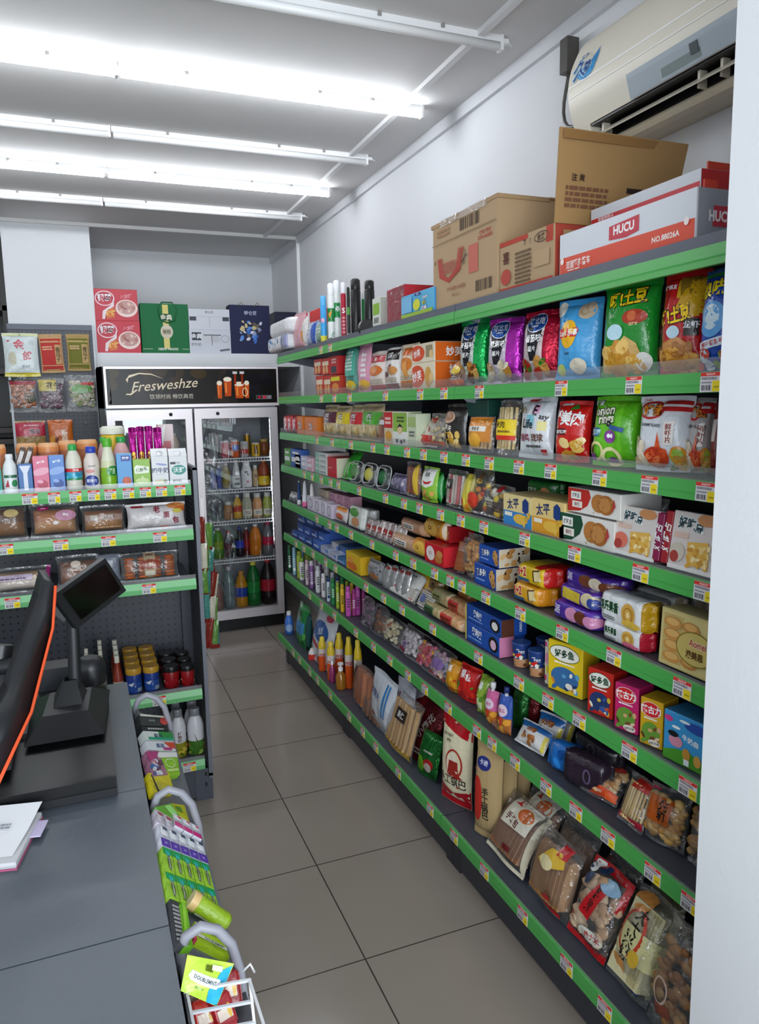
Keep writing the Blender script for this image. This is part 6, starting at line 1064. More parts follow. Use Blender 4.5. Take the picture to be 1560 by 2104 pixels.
mb = MB(); mb.add([(1.135, 1.636, ZT+.135), (1.50, 1.636, ZT+.135), (1.52, 1.600, ZT+.348), (1.13, 1.612, ZT+.352), (1.135, 1.640, ZT+.135), (1.50, 1.640, ZT+.135), (1.52, 1.604, ZT+.348), (1.13, 1.616, ZT+.352)], [(0, 1, 2, 3), (5, 4, 7, 6), (0, 3, 7, 4), (1, 5, 6, 2), (3, 2, 6, 7), (0, 4, 5, 1)], '#a88353')
art(mb, [('t', '注 意', .15, .50, .085, '#3a281a'), ('l', .06, .16, .40, .42, '#7a4f38', 4), ('r', .55, .38, .68, .44, '#2a1c14'), ('r', 0, .90, 1, 1, '#946c3e')], lambda u, v: np.stack([1.1335+u*.377, 1.6358-.028*v, ZT+.137+v*.211], -1), .377/.211, 0, True, off=.004); kid(mb, 'end_flap', KRAFT)
tag(o, 'open brown carton with printed panel and tall standing flap on the right rack', 'carton')
# toy cartons
def toy(nm, x0, x1, y0, y1, z0, z1, low, lab, ops, nops, inside):
    global o, T
    o = empty('toy_carton', ((x0+x1)/2, (y0+y1)/2, z0)); T = Matrix.Translation((-(x0+x1)/2, -(y0+y1)/2, -z0))
    mb = open_box('', x0, x1, y0, y1, z0, z1, .004, ('#d6d8de', '#8f9199', '#d0d2d8', '#c8cad0', '#cf4a2a'), CARD)
    side_art(mb, x0, y0, y1, z0, z1, ops)
    if nops: near_art(mb, y0, x0, x1, z0, z1, nops)
    kid(mb, 'carton_body', CARD)
    if inside: mb = MB(); mb.box((x0+.03, y0+.012, z0+.03), (x1-.02, y0+.016, z1+.02), '#c8381f'); kid(mb, 'inner_panel', CARD)
    tag(o, nm, 'carton')
OR = '#d8472a'
toy('long white and orange toy carton in front on the right rack', 1.135, 1.218, 1.168, 1.612, ZT, ZT+.098, 0, '', [('r', 0, 0, 1, .42, OR), ('p', [(.42, .50), (.42, .80), (.64, .86), (.64, .52), (.55, .46)], '#c2283a'), ('t', 'HUCU', .53, .68, .26, '#f4f0f0', 0, None, .95, .04), ('t', 'NO.88026A', .82, .22, .16, '#f4e6e0', 0, None, 1, .03), ('t', '双面攀爬警车', .17, .22, .20, '#f4e6e0', 0, None, .8), ('l', .08, .06, .2, .12, '#f0d8d0', 1), ('e', .03, .34, .015, .08, '#f4e6e0'), ('e', .95, .40, .015, .08, '#f4e6e0')], [('p', [(.50, .28), (.52, .68), (.98, .68), (.98, .28)], '#b5283a'), ('t', 'HUCU', .75, .48, .28, '#e8e0e4', 0, None, .8, .04)], True)
toy('taller white toy carton with red line behind the orange toy carton', 1.225, 1.45, 1.252, 1.61, ZT, ZT+.164, 0, '', [('r', 0, .76, 1, .85, '#c8242f'), ('t', '双层猪巴士', .16, .805, .09, '#f0e0e0', 0, None, .8)], [('r', 0, .72, 1, 1, '#b81a1c')], True)
# far end of the top
o = carton('sweet_box', .17, .125, .14, '#a01f34', '#b02a38', '#a82236'); MB().grid(lambda u, v: np.stack([(u-.5)*.175, -.072-.004*np.sin(u*17+v*9)*np.sin(v*23), v*.13], -1), 14, 10, '#e8d0d4').build('clear_wrap', CLEAR, o)
put(o, (0,2.6443,1.9045,0.29,0.1116,0,0,1.13), .14, 'red sweet box in crinkled clear wrap', 'sweets')
BX((0,2.4341,1.9045,0.2689,0.0782,0,0,1.122), 'sky blue gum ball box with yellow ball print', '#58b0d8', '#3f8ac0', '#c8283a', [('t', 'Tennis', .74, .70, .22, '#fff', 10, '#1f4a8a', .8), ('t', 'BALL', .72, .48, .2, '#e8d83a', 8, '#5a6a1c', .8), ('t', 'GUM', .72, .20, .30, '#fff', 4, '#7a2a6a', .8, .03), ('e', .50, .45, .11, .25, '#d8d83a'), ('r', .0, .0, .98, .16, '#9ab83a'), ('r', .44, .85, .62, .96, '#2a3a8a'), ('t', 'NW', .53, .90, .1, '#fff'), ('r', .02, .2, .36, .9, '#7ab8e0')], d=.09, cat='sweets', name='gum_box')
for P, c, cc, ops, nm in (((0,3.5703,1.8986,0.0312,0.2282,72.3,0,1.1409), '#3fa0dc', '#5ab0e4', [('r', 0, 0, 1, .2, '#d8cf3a'), ('e', .4, .6, .2, .06, '#e8a8c0')], 'tall sky blue spray can with yellow foot'), ((0,3.4528,1.8937,0.0327,0.2755,71.7,0,1.1412), '#e6e8e6', '#f0f0f2', [('r', 0, .44, 1, .72, '#12803a'), ('p', [(.2, .6), (.6, .68), (.4, .5)], '#d8902a'), ('b', .2, .05, .7, .2, ['#3a6a4a', '#9ab8a8'], 5, .04, 2)], 'green and white spray can with fly print'), ((0,3.4535,1.9032,0.0328,0.2807,71.3,0,1.1711), '#e4e8e4', '#eef0f2', [('r', 0, .48, 1, .78, '#12883f'), ('t', '杀', .6, .66, .12, '#fff')], 'green and white spray can with clear white cap'), ((0,3.2627,1.8962,0.0244,0.2478,70.8,0,1.1382), '#a81c34', '#e8e4ea', [('t', 'S', .5, .62, .16, '#fff'), ('l', .3, .1, .7, .5, '#d88a94', 5)], 'crimson spray can with white letter and cap'), ((0,3.2428,1.917,0.0154,0.2029,70.4,0,1.1551), '#262a24', '#1f2a20', [('r', .1, .5, .9, .7, '#4f9a3a')], 'slim black can with green label'), ((0,3.1187,1.9069,0.0449,0.2315,69.8,0,1.1447), '#141414', '#1a1a1a', [('o', .2, .58, .16, .12, .01, '#5a5a5a')], 'tall glossy black hair spray can'), ((0,3.161,1.9356,0.013,0.1528,69.3,0,1.1942), '#12803a', '#e6e8ea', [], 'green can half hidden between the black cans'), ((0,3.0015,1.9324,0.0435,0.1824,68.8,0,1.1639), '#131313', '#191919', [], 'second tall black hair spray can near the wrapped sweets')):
    p, cp = CAN(c, cc, .8); BT(P, nm, p, cp, ops, cat='spray can', name='spray_can')
BX((0,2.9175,1.9169,0.0873,0.1119,0,0,1.16), 'white and lime carton behind the black lid', '#d8dcd0', '#c8ccc0', ops=[('r', .1, .4, .9, .8, '#8ab83a'), ('l', .2, .1, .8, .3, '#444', 3)], d=.06, cat='box', name='carton_box')
o = MB().lathe([(.035, 0, '#141414'), (.042, .01, '#1c1c1c'), (.04, .02, '#141414'), (.03, .028, '#202020')], 18).build('shoe_polish_tin', PLAS); put(o, (0,2.9706,1.9089,0.0451,0.0441,69,0,1.1395), .07, 'flat round black tin in front of the black cans', 'tin'); o.rotation_euler.x = R(60)
BAG((0,4.0629,1.8997,0.2316,0.204,0,3,1.13), 'pale pink flat tissue pack standing on edge', '#d8a4ac', d=.05, cat='tissues', name='tissue_pack', wr=.3)
BX((0,4.2148,1.9664,0.3714,0.1636,0,0,1.27), 'bright red packet behind the wet wipes', '#c8282a', ops=[('r', .35, 0, .45, 1, '#e8e0e0')], d=.06, cat='packet', name='red_packet')
BAG((0,3.9861,1.9152,0.1256,0.1592,0,3,1.14), 'white packet with amber glass print', '#d8d4d0', [('r', .3, .1, .7, .5, '#d8902a')], d=.04, cat='packet', name='white_packet')
BAG((0,3.8057,1.9013,0.1878,0.1287,0,6,1.13), 'blue and white wet wipe pack', '#a8b4d0', [('r', .62, .0, .9, .95, '#2a56b0'), ('l', .1, .3, .55, .8, '#d8dcea', 3)], d=.05, cat='wipes', name='wipe_pack'); BAG((0,3.6618,1.9049,0.1335,0.1097,0,6,1.13), 'green wet wipe pack beside the blue one', '#8fb09a', [('l', .2, .4, .8, .7, '#d8e4dc', 2)], d=.05, cat='wipes', name='wipe_pack')
def roll_pack(P, nm, flower):
    w, h = P[3], P[4]; mb = MB(); S = flow_S(w, h, .11, 4, .06); mb.grid(lambda u, v: S(u, (1-np.cos(np.pi*v))/2), 14, 10, '#e4e2e4'); mb.grid(lambda u, v: S(u, (1-np.cos(np.pi*v))/2, 1), 14, 10, '#e0dee0', flip=True)
    if flower: art(mb, [('b', .2, .4, .6, .85, ['#2f8ad0', '#4aa0dc', '#2a78c0'], 10, .14, 3), ('z', .74, .1, .94, .9, '#7a82b8')], S, w/h)
    put(mb.build('toilet_roll_pack', FILM), P, .11, nm, 'toilet rolls')
roll_pack((0,4.3871,1.9161,0.5201,0.09,0,0,1.1), 'white toilet roll pack with blue flower, lower of the pair', True); roll_pack((0,4.3269,2.0005,0.5071,0.0885,0,0,1.1), 'plain white toilet roll pack, upper of the pair', False)

# ------------------------------------------------------------ on the ledge above the fridge
def place(o, Q, d, label, cat, group=None, rz=0, name=None):
    """Q = (x, y of the front, z, width, height), facing the camera"""
    x, y, z, w, h = Q; o.location = (x, y+d/2, z); o.rotation_euler.z = R(rz); tag(o, label, cat, group); return o
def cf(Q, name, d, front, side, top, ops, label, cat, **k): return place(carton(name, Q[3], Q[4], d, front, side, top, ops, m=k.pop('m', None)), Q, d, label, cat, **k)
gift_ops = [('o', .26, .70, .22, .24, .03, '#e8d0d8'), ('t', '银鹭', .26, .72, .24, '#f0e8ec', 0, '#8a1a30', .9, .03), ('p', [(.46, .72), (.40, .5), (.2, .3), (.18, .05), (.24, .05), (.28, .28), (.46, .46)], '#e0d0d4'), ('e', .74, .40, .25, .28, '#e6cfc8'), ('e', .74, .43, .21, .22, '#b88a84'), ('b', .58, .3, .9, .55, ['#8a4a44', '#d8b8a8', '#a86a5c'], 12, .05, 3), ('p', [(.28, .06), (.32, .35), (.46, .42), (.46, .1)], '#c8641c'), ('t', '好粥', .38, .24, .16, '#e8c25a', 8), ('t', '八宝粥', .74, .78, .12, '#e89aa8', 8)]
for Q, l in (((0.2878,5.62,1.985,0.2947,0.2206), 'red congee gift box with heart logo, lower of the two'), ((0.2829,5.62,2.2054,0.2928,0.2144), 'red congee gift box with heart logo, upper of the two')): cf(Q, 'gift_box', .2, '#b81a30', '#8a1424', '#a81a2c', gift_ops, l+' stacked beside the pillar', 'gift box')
Q = (0.6097,5.64,1.985,0.3329,0.3486); w, h = Q[3], Q[4]
o = carton('gift_bag', w, h, .12, '#17663a', '#115030', '#1a6a3e', [('r', .46, .1, .58, .98, '#d8c87a'), ('e', .53, .44, .13, .14, '#cfc4b0'), ('r', .44, .38, .62, .5, '#b8ac98'), ('t', '有机', .53, .44, .08, '#3a4a34'), ('r', .44, .66, .62, .80, '#2a4a38'), ('t', '金典', .53, .73, .12, '#e6e2d0'), ('t', '天赐的草 金典有机奶', .54, .09, .055, '#d8dcd0', 0, None, .8), ('r', .02, .085, .22, .095, '#c8ccc0'), ('r', .84, .085, .98, .095, '#c8ccc0')], m=PAPER)
mb = MB(); mb.tube([(-.05+w*.05, -.061, h*.72), (-.04+w*.05, -.063, h*.66), (w*.05, -.064, h*.62), (.05+w*.05, -.063, h*.66), (.07+w*.05, -.061, h*.9), (.04+w*.05, -.05, h*1.03), (-.03+w*.05, -.05, h*1.03), (-.06+w*.05, -.061, h*.9), (-.05+w*.05, -.061, h*.72)], .006, '#155c34'); mb.build('strap', PAPER, o)
place(o, Q, .12, 'dark green gift bag with gold ribbon print above the fridge', 'gift bag')
milk_ops = lambda lo: [('r', .06, .55, .28, .88, '#2a3038'), ('t', '金典', .17, .72, .22, '#e8e8ea'), ('t', '纯牛奶', .16, .38, .14, '#7a7a80'), ('e', .43, .62, .11, .16, '#c4c4c8'), ('e', .62, .62, .11, .16, '#b8b8be'), ('r', .34, .75, .76, .79, '#4a4a52'), ('r', .53, .35, .545, .78, '#4a4a52'), ('r', .72, .12, .96, .2, '#5a5a62', 8), ('o', .86, .62, .1, .15, .02, '#8a8a92')] if lo else [('t', '特仑苏', .5, .84, .14, '#6a6a74'), ('r', .02, .42, .18, .62, '#2a2c3a'), ('r', .82, .42, .98, .62, '#2a2c3a'), ('r', .2, .6, .8, .64, '#b8bac2'), ('r', .49, .1, .505, .62, '#a8aab2'), ('e', .36, .45, .1, .12, '#c9cbd2'), ('e', .64, .45, .1, .12, '#c9cbd2')]
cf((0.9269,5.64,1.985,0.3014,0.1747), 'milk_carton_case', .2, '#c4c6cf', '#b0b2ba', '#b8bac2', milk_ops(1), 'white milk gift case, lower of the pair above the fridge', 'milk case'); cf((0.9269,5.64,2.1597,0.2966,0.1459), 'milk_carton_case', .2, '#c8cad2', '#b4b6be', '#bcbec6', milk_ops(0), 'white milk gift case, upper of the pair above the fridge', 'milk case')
Q = (1.2252,5.64,1.985,0.3024,0.357); w, h = Q[3], Q[4]
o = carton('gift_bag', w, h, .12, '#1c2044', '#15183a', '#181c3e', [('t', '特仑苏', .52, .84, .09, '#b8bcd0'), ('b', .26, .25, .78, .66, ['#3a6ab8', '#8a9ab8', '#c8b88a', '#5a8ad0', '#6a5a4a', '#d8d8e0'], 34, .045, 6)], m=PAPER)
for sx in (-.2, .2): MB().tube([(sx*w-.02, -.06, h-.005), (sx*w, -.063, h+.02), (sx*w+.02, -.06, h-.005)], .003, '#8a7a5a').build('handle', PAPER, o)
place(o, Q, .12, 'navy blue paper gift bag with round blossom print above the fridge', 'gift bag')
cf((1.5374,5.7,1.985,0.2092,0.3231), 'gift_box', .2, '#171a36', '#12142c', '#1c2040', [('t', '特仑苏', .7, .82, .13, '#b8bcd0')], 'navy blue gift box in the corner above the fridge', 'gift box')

# ------------------------------------------------------------ hanging snack bags on the pillar board
def hang(Q, name, col, ops, label, m=None, d=.03, content=None, rz=0):
    w, h = Q[3], Q[4]
    if content: o = clearbag(name, w, h, d, content, ops, sd(), .07, part='snack_pieces'); o.children[0]['kind'] = 'stuff'
    else: o = bag(name, w, h, d, col, ops, None, sd(), m, .06, .6)
    MB().tube([(0, .012, h-.012), (0, -.02, h-.012), (0, -.026, h-.004)], .0025, '#d8d8dc').build('peg_hook', METAL, o)
    place(o, Q, d, label, 'snacks'); o.rotation_euler.y = R(rz)
hang((-0.3348,5.52,1.8192,0.2163,0.2839), 'snack_bag', lambda u, v: '#c9b81f' if v < .1 else '#c6d0d0', [('r', 0, .93, 1, 1, '#c9cf9a'), ('t', '金', .45, .74, .24, '#b02a44', 0, None, 1, .03), ('t', '鸽', .68, .48, .22, '#b02a44', 0, None, 1, .03), ('e', .24, .42, .12, .16, '#b8b49c'), ('t', '香瓜子', .62, .24, .06, '#6a7a8a'), ('r', .12, .80, .18, .84, '#a82a3a'), ('t', '优', .82, .78, .1, '#9aa8a8')], 'white seed bag with red characters and gold foot hanging on the pillar')
kb = lambda c: [('r', .06, .06, .94, .88, c), ('r', .06, .78, .94, .82, '#c0a070'), ('r', .66, .22, .92, .72, '#b89868'), ('t', '香\n瓜\n子', .79, .47, .13, '#3a2a1c'), ('r', .06, .18, .94, .2, '#c0a070'), ('l', .12, .58, .55, .7, '#d8b08a', 2)]
hang((-0.1454,5.53,1.8447,0.1474,0.2562), 'snack_bag', '#b8966a', kb('#b0302c'), 'kraft snack bag with red print hanging on the pillar', PAPER, rz=-2)
hang((0.0185,5.53,1.8574,0.1479,0.2462), 'snack_bag', '#a88c58', kb('#6a6a22'), 'kraft snack bag with olive print hanging on the pillar', PAPER)
hang((-0.3427,5.53,1.5826,0.1826,0.237), 'clear_snack_bag', '', [('r', .05, .78, .95, .88, '#8a1c2c'), ('r', .0, .88, 1, 1, '#1a1a18'), ('o', .72, .4, .2, .14, .03, '#2a2c14'), ('t', '福', .72, .4, .2, '#3a3c1c')], 'clear bag of brown peanuts with round seal hanging on the pillar', content=food_blobs(['#a8623a', '#94522c', '#b8744a'], 110, .016))
hang((-0.171,5.52,1.579,0.1719,0.2331), 'clear_snack_bag', '', [('r', .05, .62, .7, .95, '#b8a85a'), ('t', '花生', .6, .78, .2, '#2a2418')], 'clear bag of purple peanuts with yellow top hanging on the pillar', content=food_blobs(['#6a4a5a', '#7a5a68', '#5a3a4a'], 110, .016))
hang((0.0209,5.53,1.5814,0.205,0.2498), 'clear_snack_bag', '', [('e', .5, .62, .35, .12, '#4f8a2c'), ('r', .5, .72, .9, .8, '#b83a3a')], 'clear bag of pistachios with green print hanging on the pillar', content=food_blobs(['#a8a87a', '#b8a894', '#8a9a5a', '#c4b8a0'], 110, .017))
hang((-0.3192,5.53,1.3151,0.1906,0.2148), 'snack_bag', lambda u, v: '#b01f3c' if v > .5 else '#9a7a44', [('b', .05, .05, .95, .48, ['#b8985a', '#8a6a34', '#a8884c'], 30, .05, 3), ('t', '蚕豆', .66, .66, .16, '#3a1a24'), ('l', .3, .82, .8, .88, '#e8b8c0', 1)], 'crimson topped bean bag in the lowest hanging row on the pillar')
hang((-0.1322,5.53,1.3074,0.1592,0.2244), 'snack_bag', '#c8641c', [('t', '猴\n菇', .66, .5, .2, '#f0e0c8'), ('e', .3, .3, .15, .2, '#7a3a14'), ('r', .05, .05, .25, .5, '#d8922a')], 'orange snack bag with white characters hanging low on the pillar')
Q = (0.0297,5.55,1.4944,0.025,0.0333)
oo = MB().tube([(0, .02, 0), (0, -.03, 0), (.012, -.04, .012), (-.012, -.04, .012), (0, -.03, 0)], .003, '#d8d8dc').build('peg_hook', METAL); oo.location = (Q[0], 5.555, Q[2]); tag(oo, 'bare white hook with no bag on the pillar board', 'hook')

# ============================================================ GOODS ON THE BREAD AND MILK RACK
LS = [z+.037 for z in LZ]
def LB(Q, label, prof, cap, ops=(), cat='milk', name='milk_bottle', m=None, capm=None, n=1, step=.075, group=None, capname='cap', lab=None, labs=None):
    w, h = Q[3], Q[4]; f = lambda L: [(r*w/2, z*h, c) for r, z, c in L] if L else None
    o = bottle(name, f(prof), f(cap), ops, m, 170, capm, capname, 16, f(lab)); place(o, Q, w, label, cat, group)
    for k in range(1, n):
        c = copy_tree(o); c.location.y += k*step; tag(c, (labs or (lambda k: f'{ORD[k]} in line behind the {label}'))(k), cat, group or label+' in line')
    if n > 1: o['group'] = group or label+' in line'
    return o
MILK = lambda c: [(.85, 0, c), (.97, .02, c), (1, .06, c), (1, .60, c), (.85, .72, c), (.5, .86, c), (.46, .89, c)]
CAPP = lambda c: [(.5, .88, c), (.52, .89, c), (.52, .98, c), (.46, 1, c)]
LB((-0.2901,2.925,1.305,0.0309,0.1357), 'teal milk bottle cut by the left edge of the photo', MILK('#5ac0b4'), CAPP('#48b0a4'))
LB((-0.2474,2.925,1.305,0.0484,0.1407), 'white milk bottle with green label and red figure', MILK('#e2e4e4'), CAPP('#e8e8ea'), [('r', .2, .46, .85, .54, '#2a6a4a'), ('p', [(.25, .2), (.4, .42), (.45, .2)], '#b83a4a'), ('e', .7, .3, .14, .1, '#3a8a5a')])
cf((-0.1974,2.93,1.305,0.046,0.1035), 'milk_carton', .05, '#3a6aa8', '#2f5a94', '#4a7ab8', [('p', [(.1, .95), (.9, .95), (.65, .7), (.65, .1), (.35, .1), (.35, .7)], '#d8dce8'), ('r', 0, 0, 1, .08, '#2a4a84')], 'small blue carton with white column print', 'milk')
sw = lambda c, d_: [('t', '早餐奶', .5, .84, .07, '#fff', 12), ('e', .5, .58, .6, .1, c, 14), ('e', .55, .22, .34, .12, d_), ('e', .4, .3, .2, .05, c, -10)]
cf((-0.1454,2.93,1.305,0.0515,0.1291), 'milk_carton', .05, '#d8708c', '#c05a78', '#e094a8', sw('#e8a4b8', '#b8405a'), 'tall pink milk carton with swirl print', 'milk')
cf((-0.0928,2.93,1.305,0.0506,0.1303), 'milk_carton', .05, '#5a84c8', '#4a70b4', '#84a4d8', sw('#8aa8dc', '#2f4f94'), 'tall blue milk carton with swirl print', 'milk')
LB((-0.0369,2.925,1.305,0.0579,0.1653), 'large green-capped milk bottle with red and blue label', MILK('#d8d4c4'), CAPP('#2fa04a'), [('r', 0, .30, 1, .54, '#3aa0c0'), ('r', 0, .46, 1, .55, '#c8282f'), ('r', 0, .26, 1, .31, '#2f8a4a'), ('t', '牛奶', .6, .505, .06, '#fff'), ('b', .2, .32, .8, .44, ['#5ac0d8', '#2f8ab0'], 6, .06, 2)], n=2)
LB((0.0257,2.925,1.305,0.0572,0.1576), 'yogurt bottle with royal blue cap', [(.85, 0, '#d8ccc4'), (1, .04, '#d8ccc4'), (.9, .3, '#d8ccc4'), (1, .55, '#d8ccc4'), (.9, .7, '#d8ccc4'), (.58, .84, '#d8ccc4'), (.55, .86, '#d8ccc4')], [(.6, .85, '#2f4ab8'), (.64, .86, '#2f4ab8'), (.62, .98, '#2a44ac'), (.5, 1, '#2f4ab8')], [('e', .45, .24, .34, .15, '#2a3f94'), ('t', '原动力', .45, .24, .1, '#e8e8f0'), ('t', 'YOGURT', .5, .64, .05, '#555'), ('e', .4, .50, .2, .05, '#d89a94')])
LB((0.0841,2.925,1.305,0.0564,0.1858), 'green juice bottle with lime cap', [(.8, 0, '#a8c04a'), (1, .04, '#98b83a'), (1, .42, '#8ab02a'), (.9, .55, '#cfd0a8'), (.6, .75, '#d8d8c0'), (.5, .84, '#d8d8c0')], [(.6, .83, '#5ab02f'), (.62, .84, '#5ab02f'), (.62, .96, '#52a82a'), (.5, 1, '#5ab02f')], [('r', 0, .08, 1, .42, '#7ab01f'), ('e', .68, .42, .3, .12, '#2f8a3a'), ('t', '轻', .66, .42, .14, '#d8e8c0')], name='juice_bottle', cat='juice')
cf((0.1394,2.93,1.305,0.0538,0.1276), 'drink_can_box', .05, '#5a9ad0', '#4a84b8', '#c8ccd4', [('r', .3, .78, .9, .94, '#2a3a90'), ('t', '露露', .6, .86, .1, '#e0e4f0'), ('e', .62, .2, .3, .12, '#c0583a'), ('e', .55, .2, .04, .1, '#d8785a')], 'sky blue almond drink pack with red nut print', 'drink')
cf((0.2007,2.93,1.305,0.0617,0.1031), 'milk_carton', .05, '#8fb84a', '#7aa03a', '#a8c86a', [('p', [(.05, .7), (.2, .8), (.95, .72), (.9, .5), (.1, .48)], '#e8ecdc'), ('t', '优酸乳', .5, .63, .14, '#3a6a1c', 10), ('e', .5, .22, .4, .1, '#c8dc94'), ('p', [(.3, .1), (.5, .42), (.8, .2)], '#c9dc9a')], 'lime green sour milk carton', 'milk')
def gable(Q, label, ops):
    x, y, z, w, h = Q; d = w*.85; mb = MB(); carton_into(mb, w, h*.8, d, '#dcdcde', '#cfcfd2', '#e0e0e2', ops=ops)
    mb.add([(-w/2, -d/2, h*.8), (w/2, -d/2, h*.8), (w/2, d/2, h*.8), (-w/2, d/2, h*.8), (-w/2, -.004, h*.95), (w/2, -.004, h*.95), (w/2, .004, h*.95), (-w/2, .004, h*.95), (-w/2, -.003, h), (w/2, -.003, h), (w/2, .003, h), (-w/2, .003, h)], [(0, 1, 5, 4), (2, 3, 7, 6), (1, 2, 6, 5), (3, 0, 4, 7), (4, 5, 9, 8), (6, 7, 11, 10), (8, 9, 10, 11), (5, 6, 10, 9), (7, 4, 8, 11)], '#dededf')
    o = mb.build('milk_carton', CARD); MB().tube([(0, -d*.30, h*.855), (0, -d*.36, h*.885)], w*.2, '#e8e8ea', n=14).build('screw_cap', PLAS, o); place(o, Q, d, label, 'milk')
gable((0.2674,2.93,1.305,0.061,0.1407), 'white pure milk carton with gabled top and purple arc', [('t', '纯牛奶', .5, .52, .19, '#3a3f6a'), ('e', .6, .72, .36, .03, '#8a90c8', -8), ('e', .5, .12, .4, .1, '#d8d0b0'), ('e', .78, .14, .12, .07, '#8a8a78'), ('r', .2, .38, .8, .385, '#888')])
gable((0.3353,2.93,1.305,0.0676,0.138), 'white milk carton with teal seal at the end of the rack', [('e', .52, .52, .4, .17, '#2f8a80'), ('t', '沃野', .52, .52, .2, '#dfe8e4'), ('r', .06, .72, .36, .8, '#3a3a3e'), ('r', .4, .74, .6, .79, '#a8a8aa'), ('t', '鲜牛奶', .4, .14, .1, '#55585c')])
# second row on the top shelf
for k, (Q, nm) in enumerate((((-0.2894,3.06,1.305,0.0453,0.1706), 'orange-lidded cake tub cut by the left photo edge'), ((-0.1975,3.06,1.305,0.073,0.1707), 'orange-lidded cake tub behind the blue carton'), ((-0.123,3.06,1.305,0.0727,0.1698), 'orange-lidded cake tub behind the tall pink carton'), ((-0.0552,3.1,1.305,0.068,0.1749), 'orange-lidded cake tub behind the green-capped milk'), ((0.0158,3.08,1.305,0.0741,0.1769), 'orange-lidded cake tub behind the blue-capped yogurt'))):
    LB(Q, nm, [(.8, 0, '#b87a5a'), (.92, .5, '#b06a48'), (1, .82, '#c07a58')], [(1.03, .80, '#d8905a'), (1.03, .92, '#d88a50'), (.9, 1, '#e0a878')], [('r', 0, .2, 1, .45, '#c88a6a')], 'cake tub', 'cake_tub', capname='lid')
for Q, nm in (((-0.2596,2.99,1.305,0.0223,0.1726), 'first brown and silver wrapped stick behind the white bottle'), ((-0.234,2.99,1.305,0.0225,0.1716), 'second brown and silver wrapped stick behind the white bottle')):
    o = flow('wrapped_stick', Q[3], Q[4], .02, '#5a4a40', [('r', .2, .6, .8, .9, '#b8b0a8'), ('r', .2, .2, .8, .5, '#8a5a3a')]); place(o, Q, .02, nm, 'snack stick', rz=8); o.rotation_euler.y = R(20)
LB((0.114,3.12,1.305,0.0915,0.2254), 'yellow snack bucket with clear lid behind the juice', [(.82, 0, '#e0b81f'), (.98, .85, '#e8c428')], [(1.02, .86, '#d8d8c8'), (1.02, .97, '#d8d8c8'), (.8, 1, '#e0e0d0')], [('r', .05, .3, .45, .7, '#c8642a'), ('p', [(.6, .2), (.75, .9), (.95, .9), (.9, .2)], '#c87a1c')], 'snack bucket', 'snack_bucket', capname='lid')
for Q, nm in (((0.0737,3.03,1.305,0.0476,0.186), 'pink milk bottle with green cap left of the juice neck'), ((0.1386,3.03,1.305,0.0681,0.1857), 'pink milk bottle with green cap behind the almond drink')):
    LB(Q, nm, MILK('#d8a8a8'), CAPP('#2f9a4a'))
Qs = ((0.1797,3,1.305,0.0251,0.2224), (0.2094,3,1.305,0.0271,0.2252), (0.2403,3,1.305,0.0273,0.2262), (0.2723,3,1.305,0.0294,0.2197))
for Q, l in zip(Qs, ('first', 'second', 'third', 'last')):
    o = bag('sausage_packet', Q[3]*1.12, Q[4], .03, '#b01f8a', [('r', .25, .4, .8, .52, '#d870b8'), ('e', .5, .5, .3, .08, '#d8a03a'), ('t', 'K', .5, .5, .08, '#5a1040')], None, sd(), FOIL, .1); place(o, Q, .03, f'{l} shiny magenta sausage packet from the left above the cartons', 'sausage')
cf((0.3188,3.16,1.305,0.0623,0.2266), 'snack_box', .05, '#d8c4c4', '#c0a8a8', '#d8d0d0', [('r', .2, .5, .8, .7, '#c86a74'), ('p', [(.0, .9), (.5, 1), (.3, .6)], '#e6e6e4')], 'pale pink and white pack behind the magenta sausages', 'snack pack')

# bread shelf
def breadbag(Q, label, d, col, crust, ops, film='bread_bag', tilt=-8, loaf=True):
    w, h = Q[3], Q[4]
    def cont(mb, w, h, d, rg):
        S = lambda u, v: np.stack([(u-.5)*w*.82, -d*.40*np.sqrt(np.clip(1-np.abs(2*u-1)**4, 0, 1))*np.sqrt(np.clip(1-np.abs(2*v-1)**3, 0, 1)), h*(.14+.66*v)], -1)
        mb.grid(S, 12, 8, lambda u, v: crust if v > .55 else col)
        mb.grid(lambda u, v: S(u, v)*np.array([1, -1, 1]), 12, 8, crust, flip=True)
    o = clearbag(film, w, h, d, cont, ops, sd(), .1, part='bread_loaf'); place(o, Q, d, label, 'bread'); o.rotation_euler.x = R(tilt); return o
breadbag((-0.2677,2.92,1.132,0.1223,0.1422), 'dark brown packed bread at the left edge of the bread shelf', .07, '#7a4a14', '#5a3410', [('e', .6, .7, .2, .1, '#c8b078')])
breadbag((-0.1152,2.92,1.132,0.1699,0.1284), 'clear bag of round bread with pink oval label', .08, '#b07a48', '#a86434', [('e', .74, .62, .22, .15, '#c890a8'), ('t', '面包', .74, .64, .08, '#fff', -12), ('e', .28, .84, .12, .06, '#b82a6a'), ('t', 'Orion', .28, .84, .05, '#fff'), ('e', .52, .42, .06, .05, '#d0ccc8')])
breadbag((0.0534,2.92,1.132,0.1606,0.1098), 'clear bag of square bread with brown band label', .08, '#9a6224', '#8a4f20', [('r', .08, .46, .94, .66, '#a08478'), ('t', '鲜奶吐司', .62, .57, .12, '#3a2418', 4, None, .8), ('r', .2, .48, .36, .64, '#b8b0a8'), ('l', .3, .2, .9, .28, '#c8a078', 1)])
Q = (0.2451,2.92,1.132,0.2227,0.1041)
